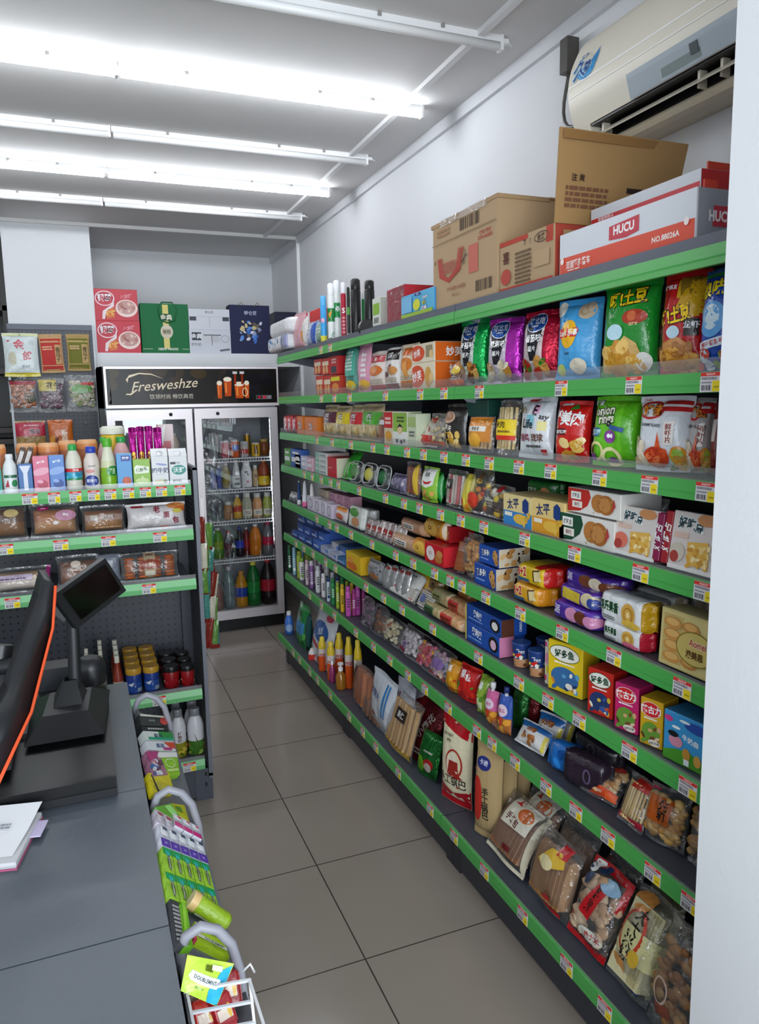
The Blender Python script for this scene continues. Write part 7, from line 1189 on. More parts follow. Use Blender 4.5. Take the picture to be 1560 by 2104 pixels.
o = bag('bread_bag', Q[3], Q[4], .08, '#cfc8c8', [('r', .08, .84, .28, .93, '#b82a34'), ('t', '老', .50, .75, .26, '#8a1f3a', 0, None, 1, .03), ('t', '面', .67, .53, .24, '#8a1f3a', 0, None, 1, .03), ('t', '包', .83, .34, .24, '#8a1f3a', 0, None, 1, .03), ('e', .84, .86, .16, .12, '#d8884a'), ('e', .92, .74, .1, .1, '#c86a34'), ('e', .86, .66, .08, .08, '#d0c25a'), ('b', .1, .12, .5, .6, ['#d8d2d0', '#c4bcbc', '#dedad8'], 10, .1, 3), ('r', .56, .12, .7, .16, '#d88a7a')], None, sd(), None, .08); place(o, Q, .08, 'large white bread bag with big dark red characters', 'bread'); o.rotation_euler.x = R(-8)
breadbag((-0.2429,2.92,0.937,0.2046,0.0945), 'flat clear pack of white and tan rolls with purple end', .08, '#d8c8bc', '#b08a60', [('r', .1, .5, .7, .72, '#b8a8bc'), ('l', .15, .54, .6, .62, '#5a3a5a', 1), ('r', .93, 0, 1, 1, '#94246a')])
breadbag((-0.0484,2.93,0.937,0.152,0.1208), 'brown bread pack half hidden by the customer display', .07, '#7a4420', '#6a3818', [('e', .45, .72, .12, .1, '#c8b8a8'), ('l', .3, .5, .7, .58, '#c8a890', 1)])
o = bag('bread_bag', (Q2 := (0.0597,3,0.937,0.0889,0.1052))[3], Q2[4], .03, '#7a7e8a', [], None, sd(), None, .05, .5); place(o, Q2, .03, 'plain grey bag standing between brown bread and waffles', 'bag')
o = clearbag('bread_bag', (Q := (0.2083,2.92,0.937,0.2232,0.1099))[3], Q[4], .07, lambda mb, w, h, d, rg: [mb.ball((-w*.33+w*.22*i, -d*.12, h*(.16+.105*j)), (w*.10, d*.25, h*.062), ['#a8541c', '#b8622a', '#98481a'][(i+j) % 3], 0, 8, 5) for i in range(4) for j in range(7)], [('r', .40, .06, .60, .98, '#b09a80'), ('e', .5, .58, .2, .16, '#8a3a2a'), ('t', '小蛋糕', .5, .58, .12, '#e8d8c0'), ('r', .42, .2, .58, .36, '#d8cfc0'), ('r', .44, .86, .56, .96, '#7a5a4a')], sd(), .07, part='cake_rolls'); place(o, Q, .07, 'clear pack of golden cake rolls with brown crest', 'cakes'); o.rotation_euler.x = R(-8)
# sauces, jars and drinks on the low shelves
SAUCE = lambda c: [(.9, 0, c), (1, .03, c), (1, .45, c), (.6, .62, c), (.42, .72, c), (.4, .86, c)]
def line(Q, base, prof, cap, ops, cat, name, n, step, m=None):
    LB(Q, base+', at the front', prof, cap, ops, cat, name, m=m, n=n, step=step, group=base, labs=lambda k: f'{base}, {ORD[k]} from the front')
line((-0.0445,2.96,0.489,0.0281,0.1793), 'sauce bottle with white cap, column behind the pole', SAUCE('#2a3a1c'), [(.5, .82, '#cfcabc'), (.52, .83, '#d4cfc0'), (.5, 1, '#d4cfc0')], [], 'sauce', 'sauce_bottle', 2, .07)
line((0.0067,2.96,0.489,0.032,0.164), 'green sauce bottle with white cap, middle column', SAUCE('#3a4a1c'), [(.5, .82, '#cfcabc'), (.52, .83, '#d4cfc0'), (.5, 1, '#d4cfc0')], [('r', 0, .1, 1, .4, '#5a7a2a')], 'sauce', 'sauce_bottle', 4, .07)
line((0.0649,2.96,0.489,0.0379,0.1554), 'red sauce bottle with white cap, right column', SAUCE('#8a3020'), [(.5, .82, '#cfcabc'), (.52, .83, '#d4cfc0'), (.5, 1, '#d4cfc0')], [('r', 0, .1, 1, .4, '#b8a894'), ('r', 0, .2, 1, .3, '#b83a2a')], 'sauce', 'sauce_bottle', 4, .07)
JAR = lambda c: [(.88, 0, c), (.95, .03, c), (.95, .72, c), (.9, .78, c)]
JL = lambda c: [(.98, .76, c), (1, .78, c), (1, .95, c), (.94, 1, c)]
for Q, l in (((0.1228,2.94,0.489,0.0618,0.1019), 'left'), ((0.1888,2.94,0.489,0.0629,0.0997), 'right')):
    line(Q, f'blue jar with mustard lid, {l} blue column', JAR('#1f3a84'), JL('#b88a2a'), [('r', .1, .1, .9, .6, '#24488f'), ('p', [(.2, .5), (.5, .62), (.4, .4)], '#c8ccd4'), ('r', .62, .1, .85, .3, '#8a94a8')], 'jar', 'snack_jar', 4, .085)
for Q, l in (((0.2653,2.94,0.489,0.0641,0.0879), 'left'), ((0.328,2.94,0.489,0.0574,0.0824), 'right')):
    line(Q, f'red jar with black lid, {l} red column', JAR('#8a1218'), JL('#151414'), [('b', .1, .1, .9, .5, ['#a81c20', '#5a0c10', '#c8a878'], 8, .08, 3)], 'jar', 'snack_jar', 3, .085)
for i, (Q, l) in enumerate((((-0.3513,2.94,0.489,0.0225,0.1399), 'first'), ((-0.3303,2.94,0.489,0.0194,0.1421), 'second'), ((-0.3151,3.02,0.489,0.0234,0.1273), 'third'))):
    p, cp = CAN(['#7a2a24', '#3a3a3e', '#6a2430'][i], '#a8a8ac', .9); LB(Q, f'{l} drink can from the left edge, low behind the monitor', p, cp, [], 'can', 'drink_can')
DR = lambda c, c2: [(.9, 0, c2), (1, .03, c2), (1, .32, c2), (1, .34, c), (1, .62, c), (.8, .76, c), (.52, .83, c), (.5, .86, c)]
for Q, c2, ops, l in (((0.2838,2.97,0.177,0.0583,0.2018), '#8a8420', [('t', '植\n物\n奶', .5, .52, .09, '#6a4a40'), ('r', .4, .1, .7, .18, '#c8b03a'), ('b', .1, .05, .9, .3, ['#5a6a1c', '#c8b04a'], 6, .07, 2)], 'white plant drink bottle with olive foot and grey cap'), ((0.3514,2.97,0.177,0.0691,0.194), '#3f6a24', [('p', [(.4, .6), (.55, .35), (.5, .35)], '#2a4a1c'), ('b', .1, .05, .9, .3, ['#3f7a2a', '#8aa84a', '#9a5a3a'], 9, .07, 3)], 'plant drink bottle with green grass print at the rack end')):
    LB(Q, l, DR('#cfcdd2', c2), [(.56, .84, '#7a7c82'), (.6, .85, '#8a8c92'), (.6, .97, '#7c7e84'), (.5, 1, '#86888e')], ops, 'drink', 'drink_bottle', n=2, step=.085)

# ============================================================ DRINKS IN THE FRIDGE
def FB_(Q, label, c, cap, ops=(), shape='pet', m=None, name='drink_bottle', cat='drink', lab=None):
    sh = {'pet': [(.85, 0, c), (1, .03, c), (1, .25, c), (.93, .3, c), (1, .36, c), (1, .62, c), (.7, .8, c), (.36, .9, c), (.36, .93, c)], 'can': [(.9, 0, '#b8b8bc'), (1, .04, c), (1, .9, c), (.85, .98, '#c8c8cc'), (.8, 1, '#a8a8ac')], 'wide': [(.9, 0, c), (1, .04, c), (1, .6, c), (.75, .78, c), (.62, .84, c)], 'cone': [(.95, 0, c), (1, .03, c), (.9, .4, c), (.45, .9, c), (.4, .93, c)]}[shape]
    cp = None if shape == 'can' else ([(.66, .83, cap), (.66, .98, cap), (.6, 1, cap)] if shape == 'wide' else [(.42, .92, cap), (.42, .99, cap), (.36, 1, cap)])
    return LB(Q, label, sh, cp, ops, cat, name, m, lab=[(1.01, .3, lab), (1.01, .56, lab)] if lab else None)
Y1 = FY+.13; zs1, zs2, zs3, zs4, zs5 = 1.240, 1.023, .798, .519, .142
FB_((0.9371,5.28,1.24,0.0617,0.1188), 'pink red drink cup on the top fridge rack', '#b85a64', '#ddd', shape='can', name='drink_can')
FB_((1.006,5.28,1.24,0.0623,0.1232), 'orange drink can with blue oval on the top fridge rack', '#c8501c', '#ddd', [('e', .5, .55, .3, .2, '#3a5aa8')], 'can', name='drink_can'); FB_((1.0738,5.28,1.24,0.0594,0.1105), 'grey and red drink can on the top fridge rack', '#a8a4a4', '#ddd', [('r', .1, .2, .9, .5, '#a83a3a')], 'can', name='drink_can')
FB_((1.1305,5.45,1.24,0.047,0.1658), 'slim tall gold can at the back of the top fridge rack', '#b88a1c', '#ddd', shape='can', name='drink_can', m=METAL); FB_((1.1564,5.28,1.24,0.0636,0.1006), 'yellow gold can on the top fridge rack', '#c8a01c', '#ddd', [('r', .3, .2, .6, .8, '#6a4a10')], 'can', name='drink_can')
FB_((1.239,5.36,1.24,0.0869,0.1191), 'amber jar with gold lid on the top fridge rack', '#8a4a1c', '#b8a04a', shape='wide', name='jar', cat='jar'); FB_((0.8586,5.3,1.24,0.0749,0.1821), 'clear glass tumbler on the top fridge rack', '#b8bcc0', '#ccc', shape='can', m=LIQ, name='glass', cat='glass')
FB_((0.8392,5.28,1.023,0.0443,0.1481), 'pale blue drink bottle on the second fridge rack', '#8a94c0', '#ddd'); FB_((0.8819,5.28,1.023,0.0411,0.1598), 'blue labelled bottle on the second fridge rack', '#4a5a9a', '#ddd'); FB_((0.9352,5.28,1.023,0.0587,0.1779), 'olive brown bottle on the second fridge rack', '#8a7a3a', '#ccc')
FB_((1.0081,5.28,1.023,0.0662,0.1953), 'white cone-shaped bottle on the second fridge rack', '#cfd2d2', '#e0e0e0', [('r', .3, .1, .7, .2, '#3a4a3a'), ('l', .3, .3, .7, .4, '#888', 1)], 'cone'); FB_((1.0813,5.27,1.023,0.0773,0.1822), 'white bottle with black character on the second fridge rack', '#dadce0', '#e8e8ea', [('t', '乳', .45, .66, .2, '#222', 0, None, 1, .03), ('t', '桃', .5, .26, .13, '#c85a7a')], 'wide')
FB_((1.1479,5.3,1.023,0.0428,0.1526), 'tan bottle with black character on the second fridge rack', '#b8a078', '#ccc', [('t', '乳', .5, .6, .2, '#222')], 'wide'); FB_((1.209,5.27,1.023,0.0859,0.1903), 'amber tea bottle with yellow label on the second fridge rack', '#8a3a14', '#c8822a', [('r', 0, .05, 1, .42, '#d8b81f'), ('t', '茶', .5, .22, .14, '#4a2a10')], 'pet')
FB_((0.8314,5.28,0.798,0.0445,0.1457), 'clear bottle at the left of the third fridge rack', '#6a7a84', '#ccc', m=LIQ); FB_((0.8777,5.28,0.798,0.0414,0.1357), 'pale clear bottle on the third fridge rack', '#7a8a90', '#ccc', m=LIQ)
FB_((0.9384,5.28,0.798,0.066,0.1247), 'tan bottle with dark letters on the third fridge rack', '#a87a50', '#ccc', [('t', 'BIG', .5, .5, .1, '#2a1a14')], 'wide'); FB_((1.0065,5.28,0.798,0.0632,0.1694), 'yellow bottle with red label on the third fridge rack', '#c89a2a', '#d8d8d0', lab='#b83a2a')
for Q, c, l in (((1.0731,5.27,0.798,0.0742,0.1838), '#a8aa94', 'pale grey juice bottle with white cap on the third fridge rack'), ((1.1495,5.27,0.798,0.0714,0.1756), '#c89468', 'peach juice bottle with white cap on the third fridge rack'), ((1.2249,5.27,0.798,0.0722,0.178), '#a8b45a', 'lime juice bottle with white cap on the third fridge rack')): FB_(Q, l, c, '#cfcfc8', [('r', .15, .12, .9, .42, '#d8d4c4'), ('l', .3, .18, .7, .34, '#666', 3)], 'wide')
FB_((0.8538,5.27,0.519,0.0796,0.2218), 'green soda bottle on the fourth fridge rack', '#3f8a1c', '#d8d8d8', lab='#7aa02a'); FB_((0.9285,5.27,0.519,0.0629,0.1947), 'dark cola bottle on the fourth fridge rack', '#241210', '#a82a2a', lab='#5a1a1a'); FB_((1.0093,5.27,0.519,0.0636,0.2165), 'dark bottle with blue label on the fourth fridge rack', '#1a1420', '#2a3a9a', lab='#2a40b0')
FB_((1.0677,5.32,0.519,0.0539,0.2044), 'red labelled bottle on the fourth fridge rack', '#7a1c1c', '#c8c8c8', lab='#a82a2a'); FB_((1.127,5.27,0.519,0.0862,0.2286), 'orange soda bottle on the fourth fridge rack', '#c8741c', '#c8c8c8'); FB_((1.2209,5.27,0.519,0.0873,0.2357), 'clear bottle with crimson label on the fourth fridge rack', '#8a8e94', '#b82a4a', m=LIQ, lab='#b81f44')
FB_((0.8352,5.27,0.142,0.0733,0.2104), 'rosy brown bottle on the fridge floor', '#8a5a54', '#c8b8b8'); FB_((0.9195,5.27,0.142,0.0812,0.3091), 'clear water bottle on the fridge floor', '#7a9aa0', '#d8d8d8', m=LIQ); FB_((1.0083,5.27,0.142,0.0893,0.2642), 'orange juice bottle with blue label on the fridge floor', '#c88a1c', '#c8882a', lab='#2a4ab0')
FB_((1.1,5.27,0.142,0.1013,0.3273), 'large green soda bottle on the fridge floor', '#146a2a', '#d8d23a', lab='#1c8a3a'); FB_((1.2094,5.27,0.142,0.1101,0.3385), 'large cola bottle with red label on the fridge floor', '#1c0e0e', '#b81f2a', lab='#b01f34')
for Q, c, l in (((0.2399,5.3,1.24,0.0685,0.2015), '#a8504a', 'red bottle in the left fridge door on the top rack'), ((0.5947,5.3,1.24,0.0656,0.1837), '#c8b8a8', 'cream bottle in the left fridge door on the top rack'), ((0.6487,5.3,1.023,0.0665,0.2035), '#2f7a5a', 'green bottle in the left fridge door above the milk cartons')): FB_(Q, l, c, '#ddd')

# ============================================================ GUM RACK ON THE COUNTER SIDE
gr = empty('gum_rack', (.12, 1.4, .8)); TG_ = Matrix.Translation((-.12, -1.4, -.8))
def gpart(name, fn, m=PAINT, parent=None):
    mb = MB(); fn(mb); p = mb.build(name, m, parent or gr)
    if not parent: p.matrix_parent_inverse = TG_
    return p
HC = '#86868e'
for y, nm in ((.97, 0), (1.375, 1), (1.88, 2)):
    gpart('hoop', lambda b: b.tube([(.078, y, .78), (.076, y, .855), (.085, y, .875), (.105, y, .884), (.128, y, .872), (.146, y, .845), (.156, y, .80), (.162, y, .72), (.168, y, .45), (.168, y, .30)], .0075, HC, n=10))
gpart('tray', lambda b: b.add([(x, y, z) for y in (.985, 1.87) for x, z in ((.078, .855), (.160, .782), (.160, .774), (.078, .847))], [(0, 4, 5, 1), (3, 2, 6, 7), (0, 1, 2, 3), (4, 7, 6, 5), (1, 5, 6, 2), (0, 3, 7, 4)], '#6a6c74'))
gpart('wire_basket', lambda b: [b.bar((.072, y, z), (.160, y, z-.012), .0018, .0018, '#c8c8cc') for y, z in ((.905, .846), (.895, .822), (.885, .799), (.876, .776))]+[b.bar((x, .905, z), (x+.004, .60, z), .0018, .0018, '#c8c8cc') for x, z in ((.076, .845), (.158, .834))]+[b.bar((x, .905, z), (x, .872, z-.08), .0018, .0018, '#c8c8cc') for x, z in ((.076, .845), (.158, .834))]+[b.tube([(.150, .91, .845), (.160, .905, .858), (.166, .91, .84)], .0018, '#c8c8cc')])
gpart('basket_floor', lambda b: b.box((.074, .60, .765), (.162, .965, .769), '#3c3d44'))
gpart('back_plate', lambda b: b.box((.072, .55, .40), (.075, 1.9, .84), '#55575f'))
tag(gr, 'grey sweet rack with rounded hoops on the aisle side of the counter', 'rack')
def quad(name, A, B, C, D, t, col, ops, label, cat, m=None, group=None):
    """A flat pack lying on the slanted tray: corners top-left, top-right, bottom-right, bottom-left as seen, thickness t."""
    A, B, C, D = map(np.array, (A, B, C, D)); c = (A+B+C+D)/4; n = np.array((.664, 0, .747))*t; mb = MB()
    lift = n*.15
    P = lambda u, v: (A-c)[None]*((1-u)*v)[:, None]+(B-c)[None]*(u*v)[:, None]+(C-c)[None]*(u*(1-v))[:, None]+(D-c)[None]*((1-u)*(1-v))[:, None]
    V = [p-c+lift for p in (A, B, C, D)]+[p-c-n+lift for p in (A, B, C, D)]
    mb.add(V, [(3, 2, 1, 0), (4, 5, 6, 7), (0, 1, 5, 4), (1, 2, 6, 5), (2, 3, 7, 6), (3, 0, 4, 7)], col)
    art(mb, ops, lambda u, v: P(np.asarray(u, float), np.asarray(v, float))+lift, float(np.linalg.norm(A-B)/np.linalg.norm(A-D)), 0, True)
    o = mb.build(name, m or CARD); o.location = c; tag(o, label, cat, group); return o
def gumrow(L, Rr, d, n, name, col, ops, base, grp):
    L, Rr, d = map(np.array, (L, Rr, d)); e = (Rr-L)/n; dn = d-L
    for i in range(n):
        a = L+e*(i+.04); b = L+e*(i+.96); quad(name, a, b, b+dn, a+dn, .02, col, ops, f'{base}, {ORD[i]} from the counter', 'gum', FILM, grp)
fr_ops = [('r', 0, 0, 1, .38, '#5a3aa8'), ('r', .1, .5, .7, .9, '#eef0f4'), ('r', .4, .8, .9, .95, '#3a4a6a'), ('t', 'X', .5, .18, .14, '#c8b8f0')]
gumrow((0.1061,1.3601,0.8423), (0.1537,1.362,0.8), (0.1053,1.313,0.8431), 3, 'gum_packet', '#d8dae2', [('r', 0, 0, 1, .36, '#d82a84'), ('r', .1, .5, .7, .9, '#f0f0f4'), ('r', .5, .75, .9, .9, '#c84a5a')], 'white gum packet with pink band', 'white gum packets with pink band')
gumrow((0.0739,1.3352,0.871), (0.1026,1.3343,0.8455), (0.0729,1.2854,0.8719), 2, 'gum_packet', '#c4bcc8', [('r', .3, .7, .9, .9, '#a84a5a'), ('r', .1, .2, .6, .6, '#e0dce4')], 'pale lilac gum packet beside the pink banded ones', 'pale lilac gum packets')
gumrow((0.074,1.28,0.8709), (0.1524,1.3034,0.8012), (0.0739,1.2102,0.871), 5, 'gum_packet', '#d6d8e4', fr_ops, 'white gum packet with violet band', 'white gum packets with violet band')
gg = [('r', 0, .72, 1, 1, '#12a05a'), ('t', 'ii', .5, .76, .3, '#3ab8d0'), ('r', .36, .1, .66, .62, '#c4ccb0'), ('o', .51, .36, .16, .3, .03, '#4a5a3a')]
gumrow((0.0736,1.2069,0.8713), (0.1509,1.2305,0.8025), (0.0726,1.135,0.8721), 5, 'gum_packet', '#9ac83a', gg, 'lime and green gum packet, upper green row', 'lime gum packets, upper row')
gumrow((0.0708,1.1305,0.8737), (0.1487,1.1542,0.8045), (0.0712,1.0651,0.8733), 5, 'gum_packet', '#94c238', gg, 'lime and green gum packet, lower green row', 'lime gum packets, lower row')
quad('gum_packet', (0.0764,1.3456,0.8688), (0.1086,1.4008,0.8401), (0.121,1.3707,0.8292), (0.0923,1.322,0.8546), .012, '#6aa83a', [('r', .5, .1, .9, .9, '#9ad87a')], 'green gum packet tucked behind the second hoop', 'gum'); quad('gum_packet', (0.1106,1.4033,0.8383), (0.1364,1.4278,0.8154), (0.1375,1.3648,0.8144), (0.1205,1.3664,0.8296), .012, '#b8b81f', [('r', .1, .4, .6, .8, '#5a8a2a')], 'yellow green gum packet under the second hoop', 'gum')
# lime tub lying on the tray, its label and neighbours
o = bottle('gum_tub', [(.011, 0, '#b8a86a'), (.0135, .003, '#94b02a'), (.0135, .056, '#8aa824'), (.010, .061, '#7a981c')], [(.0138, -.010, '#c8b890'), (.014, -.009, '#d0b080'), (.014, .002, '#c8a870')], [('r', .1, .1, .4, .95, '#c8ccb8'), ('t', 'DOUBLEMINT', .25, .52, .09, '#2a4a2a', 90)], FILM); L_ = Vector((0.1028,1.067,0.8453)); R__ = Vector((0.1403,1.0555,0.812)); dv = (R__-L_).normalized()
o.rotation_euler = dv.to_track_quat('Z', 'Y').to_euler(); o.location = L_+Vector((.664, 0, .747))*.012; tag(o, 'shiny lime gum tub lying beside the green gum packets', 'gum')
quad('gum_card', (0.0839,1.0574,0.8621), (0.0965,1.0831,0.8509), (0.093,0.9707,0.854), (0.0788,0.9578,0.8666), .01, '#6ab01f', [('p', [(.2, 0), (.5, 0), (.9, 1), (.4, 1)], '#8ac83a')], 'curved lime green card edge beside the gum tub', 'card')
dmo = lambda: [('r', .0, .5, 1, .95, '#d0d4c4'), ('t', 'DOUBLEMINT', .55, .72, .36, '#2a3a2a', 0, None, .8)]
quad('gum_packet', (0.1026,1.0343,0.8454), (0.1462,1.0318,0.8067), (0.145,1.009,0.8078), (0.1025,1.0131,0.8456), .015, '#a8c82a', dmo(), 'lime gum packet with letters, next to the tub', 'gum', FILM); quad('gum_packet', (0.1008,1.0106,0.8471), (0.1446,1.0066,0.8082), (0.1459,0.9907,0.807), (0.1009,0.9914,0.847), .015, '#9aba24', dmo(), 'lime gum packet with letters, nearest the front hoop', 'gum', FILM)
quad('gum_packet', (0.0968,1.0205,0.8506), (0.1101,1.0204,0.8388), (0.1123,0.9984,0.8368), (0.0968,0.9903,0.8506), .012, '#b83a54', [('e', .5, .5, .3, .3, '#d8808a')], 'small pink red packet beside the lettered gum', 'gum', FILM)
quad('candy_packet', (0.0725,1.0638,0.8723), (0.0848,1.0653,0.8613), (0.0804,0.961,0.8652), (0.0698,0.9548,0.8746), .01, '#3a3c40', [('l', .1, .1, .9, .9, '#a8aaae', 9)], 'black and white striped packet against the counter edge', 'sweets')
# front basket: the gum pouch and red sweets
A, B, C, D = (np.array(p) for p in ((0.0817,0.93,0.8776,0.0012,0.0014)[:3], (0.1424,0.93,0.845,0.0013,0.0015)[:3], (0.1121,0.9,0.8148,0.0013,0.0014)[:3], (0.0678,0.9,0.8529,0.0012,0.0014)[:3]))
pc = (A+B+C+D)/4; mb = MB(); Pq = lambda u, v, t=0.: ((A-pc)[None]*((1-u)*v)[:, None]+(B-pc)[None]*(u*v)[:, None]+(C-pc)[None]*(u*(1-v))[:, None]+(D-pc)[None]*((1-u)*(1-v))[:, None])+np.array([.02, -.9, .35])*(t+.012*np.sin(np.pi*u)*np.sin(np.pi*v))[:, None]
mb.grid(lambda u, v: Pq(u, v, 0*u), 10, 10, '#b8d84a'); mb.grid(lambda u, v: Pq(u, v, 0*u-.018*np.sin(np.pi*u)*np.sin(np.pi*v)), 10, 10, '#a8c83a', flip=True)
art(mb, [('p', [(.70, .0), (.98, .02), (.98, .95), (.78, .8), (.62, .3)], '#2aa8d0'), ('p', [(.10, .50), (.16, .66), (.80, .60), (.86, .50), (.80, .36), (.16, .40)], '#d8dce0'), ('t', 'DOUBLEMINT', .48, .51, .135, '#1f3a34', -4, None, .78, .02), ('r', .42, .72, .58, .86, '#5a6a1c'), ('r', .55, .76, .78, .88, '#e0e4c8'), ('t', '清新薄荷', .4, .28, .07, '#5a8a2a')], lambda u, v: Pq(np.asarray(u, float), np.asarray(v, float), 0*np.asarray(u, float)), 1.25)
o = mb.build('gum_pouch', FILM); o.location = pc; tag(o, 'lime and blue gum pouch with bold letters in the front basket', 'gum')
for i, (x, y, z, c) in enumerate(((.090, .935, .775, '#a81c24'), (.112, .93, .776, '#b82a2a'), (.136, .935, .775, '#8a1c20'), (.100, .905, .772, '#b8342a'), (.126, .903, .772, '#a01820'))):
    o = flow('sweet_packet', .034, .045, .014, c, [('r', .2, .3, .8, .6, '#d8c8b8'), ('e', .7, .5, .08, .2, '#d8b03a')]); o.location = (x, y, z); o.rotation_euler = (R(-35), 0, R(10*i-20)); tag(o, ['red sweet packet in the wire basket, next to the counter', 'red sweet packet in the middle of the wire basket', 'dark red sweet packet at the outer wire of the basket', 'orange red sweet packet low in the wire basket', 'crimson sweet packet at the bottom edge of the wire basket'][i], 'sweets')
# rear section
quad('gum_box', (0.0798,1.8048,0.8657), (0.1527,1.9176,0.8009), (0.1478,1.8449,0.8053), (0.078,1.7298,0.8674), .02, '#2a2e2e', [('r', 0, .8, 1, 1, '#d8d8cc'), ('e', .85, .45, .16, .36, '#c83a2a'), ('t', 'AIR', .4, .45, .3, '#8a9090')], 'black gum box with red disc at the far end of the rack', 'gum')
quad('gum_box', (0.0789,1.7285,0.8665), (0.1471,1.8375,0.8059), (0.1468,1.8127,0.8062), (0.0804,1.7055,0.8652), .015, '#1c2022', [('l', .2, .2, .8, .8, '#b8bcbc', 1)], 'thin black gum box below the red disc one', 'gum')
quad('gum_box', (0.0802,1.7023,0.8654), (0.1537,1.8151,0.8), (0.1527,1.7637,0.801), (0.083,1.658,0.8629), .02, '#d0d8d4', [('r', .5, .3, 1, 1, '#2a8a3a'), ('r', .1, 0, 1, .3, '#1f9a74'), ('t', '益达', .46, .5, .5, '#2a4a6a')], 'white and green gum box on the counter rack', 'gum')
quad('gum_box', (0.0812,1.6472,0.8645), (0.1519,1.7568,0.8016), (0.1503,1.7019,0.8031), (0.0831,1.6066,0.8628), .02, '#d4d6dc', [('p', [(.6, .9), (1, .9), (1, .2), (.8, .3)], '#c8482a'), ('r', .55, 0, .85, .3, '#b8307a'), ('t', '益达', .46, .5, .5, '#2a4a8a')], 'white and red gum box on the counter rack', 'gum')
quad('gum_card', (0.0996,1.6194,0.8481), (0.1521,1.6993,0.8015), (0.1455,1.5771,0.8074), (0.1182,1.53,0.8316), .012, '#8ac02a', [('r', 0, .75, 1, 1, '#e0e0dc'), ('o', .5, .5, .3, .2, .04, '#d8e8b8'), ('r', .1, .15, .9, .25, '#c8e08a')], 'lime and white gum card behind the second hoop', 'gum')
quad('toy_sweet_bag', (0.0779,1.5888,0.8674), (0.1067,1.6327,0.8418), (0.1166,1.5321,0.8331), (0.082,1.4754,0.8637), .016, '#a8708a', [('b', .1, .05, .9, .6, ['#3a6aa8', '#d8d8e0', '#c87a94', '#6a3a5a', '#e0d4da'], 12, .12, 4), ('p', [(0, .6), (.0, 1), (1, 1), (.6, .7)], '#b83a7a')], 'pink clear sweet bag with blue print on the counter rack', 'sweets', FILM)
quad('sweet_packet', (0.0745,1.4822,0.8704), (0.1193,1.5496,0.8307), (0.1217,1.4655,0.8285), (0.0776,1.3999,0.8677), .014, '#d8c81f', [('e', .3, .3, .2, .2, '#b8ac3a'), ('p', [(.2, 0), (.3, 0), (.15, .9), (.1, .9)], '#3a3418')], 'bright yellow sweet packet behind the second hoop', 'sweets', FILM)

# ============================================================ PRICE TAGS
def tag_mesh():
    mb = MB(); w, h = .050, .037
    mb.box((-.0006, -w/2, -h/2), (.0006, w/2, h/2), '#dcd8da')
    art(mb, [('r', 0, .80, 1, 1, '#d8342a'), ('t', '商品标价签', .5, .895, .12, '#f4dcd8'), ('r', .60, .02, .98, .56, '#ecd21f'), ('l', .06, .62, .8, .76, '#4a4a58', 2), ('z', .08, .08, .54, .36, '#3a3a44'), ('l', .06, .42, .56, .56, '#8a8a94', 1), ('r', .68, .2, .92, .3, '#b8a01c')], lambda u, v: np.stack([0*u-.0006, w/2-u*w, -h/2+v*h], -1), w/h, 0, True, off=.0002, step=.00008)
    return mb.build('price_tag', PAPER)
tm = tag_mesh(); first = True; TAGN = {}
ROWT = [(3.529,3.384,), (3.544,3.339,3.127,2.708,2.388,2.203,1.969,1.560,1.299,1.087,), (3.640,3.394,3.123,2.855,2.702,2.508,2.365,2.206,2.054,1.910,1.749,1.600,1.405,1.241,1.087,), (3.895,3.747,3.585,3.434,3.315,3.029,2.726,2.542,2.403,2.234,2.088,1.941,1.717,1.494,1.259,1.081,), (3.682,3.469,3.355,3.153,2.888,2.630,2.464,2.283,2.164,2.082,1.928,1.735,1.538,1.338,1.126,), (4.117,3.954,3.775,3.552,3.395,2.970,2.766,2.575,2.302,1.973,1.739,1.596,1.461,1.276,1.099,), (3.868,3.651,3.431,3.118,2.896,2.709,2.527,2.373,2.184,1.982,1.887,1.756,1.599,1.467,1.341,1.189,1.079,), (4.044,3.909,3.707,3.564,3.352,3.070,2.891,2.734,2.497,2.210,2.028,1.829,1.615,1.412,1.263,)]
BAYN = ('nearest bay', 'middle bay', 'farthest bay')
def tlabel(base, y):
    if base in USED:
        for w_ in ('second', 'third', 'fourth', 'fifth'):
            b2 = base.replace('price tag', w_+' price tag', 1)
            if b2 not in USED: return b2
    return base
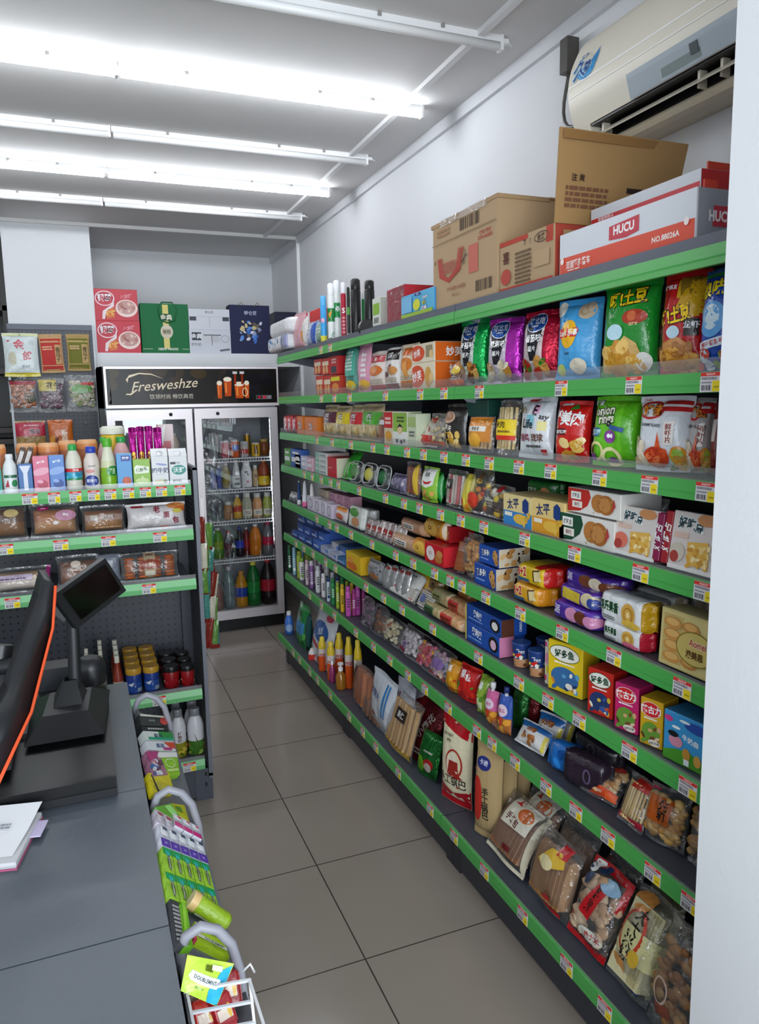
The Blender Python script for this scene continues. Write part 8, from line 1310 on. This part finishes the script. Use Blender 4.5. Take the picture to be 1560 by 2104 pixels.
for row, ys in enumerate(ROWT):
    x = (1.048 if row == 7 else XF)-.0012
    for y in ys:
        t = tm if first else tm.copy()
        if not first: COL.objects.link(t)
        first = False
        t.location = (x+.0015, y, ZR[row]+.0195); t.rotation_euler = (0, R(3), 0)
        near = min((abs(fy-y), nm) for r_i, fy, nm in FRONT if r_i == row)[1]
        for cut in (' in front', ' by the white doorway edge', ' on the right rack'): near = near.replace(cut, '')
        ws = near.split()
        if len(ws) > 9: ws = ws[:9]
        while ws[-1] in ('with', 'the', 'of', 'and', 'by', 'beside', 'behind', 'on', 'a', 'in', 'at'): ws.pop()
        tag(t, tlabel('price tag under the '+' '.join(ws)+', '+['top', 'first', 'second', 'third', 'fourth', 'fifth', 'sixth', 'lowest'][row]+' right', y), 'price tag', 'price tags on the right rack rails')
for li, (z, y, col, xs) in enumerate(((LZ[0]+.021, 2.8755, None, (62, 112, 156, 194, 228, 265, 300, 333, 371)), (LZ[1]+.021, 2.8755, None, (13, 127, 225, 331)), (LZ[2]+.021, 2.8755, None, (26, 307)), (LZ[3]+.021, 2.8755, None, (328,)), (LZ[4]+.021, 2.9105, None, (391,)))):
    for k, px in enumerate(xs):
        t = tm.copy(); COL.objects.link(t); P = {62: (-0.1863,2.88,1.2804,0.0031,0.0173), 112: (-0.1075,2.88,1.2752,0.0032,0.0175), 156: (-0.0368,2.88,1.2705,0.0032,0.0176), 194: (0.0255,2.88,1.2664,0.0033,0.0178), 228: (0.0821,2.88,1.2627,0.0034,0.0179), 265: (0.1448,2.88,1.2586,0.0034,0.0181), 300: (0.205,2.88,1.2546,0.0035,0.0182), 333: (0.2628,2.88,1.2508,0.0035,0.0184), 371: (0.3304,2.88,1.2463,0.0036,0.0186), 13: (-0.2773,2.88,1.0958,0.0031,0.0174), 127: (-0.098,2.88,1.079,0.0032,0.0178), 225: (0.0638,2.88,1.0639,0.0034,0.0182), 331: (0.2472,2.88,1.0468,0.0035,0.0187), 26: (-0.2715,2.88,0.9183,0.0031,0.0177), 307: (0.1958,2.88,0.9008,0.0035,0.0189), 328: (0.2067,2.88,0.4519,0.0036,0.0197), 391: (0.3098,2.91,0.1224,0.0038,0.0207)}[px]
        t.location = (P[0], y, z); t.rotation_euler = (0, 0, R(90))
        if li == 0 and k > 0: t.scale = (1, .80, 1)
        what = [('small blue carton', 'tall pink carton', 'green-capped milk bottle', 'blue-capped yogurt bottle', 'green juice bottle', 'sky blue almond drink', 'lime sour milk carton', 'pure milk carton', 'white carton with teal seal'), ('dark brown packed bread', 'round bread with pink label', 'square bread with brown band', 'white bread bag with red characters'), ('flat pack of tan rolls', 'golden cake rolls'), ('blue jars',), ('white plant drink bottles',)][li][k]
        tag(t, 'price tag on the bread rack under the '+what, 'price tag', 'price tags on the bread rack')
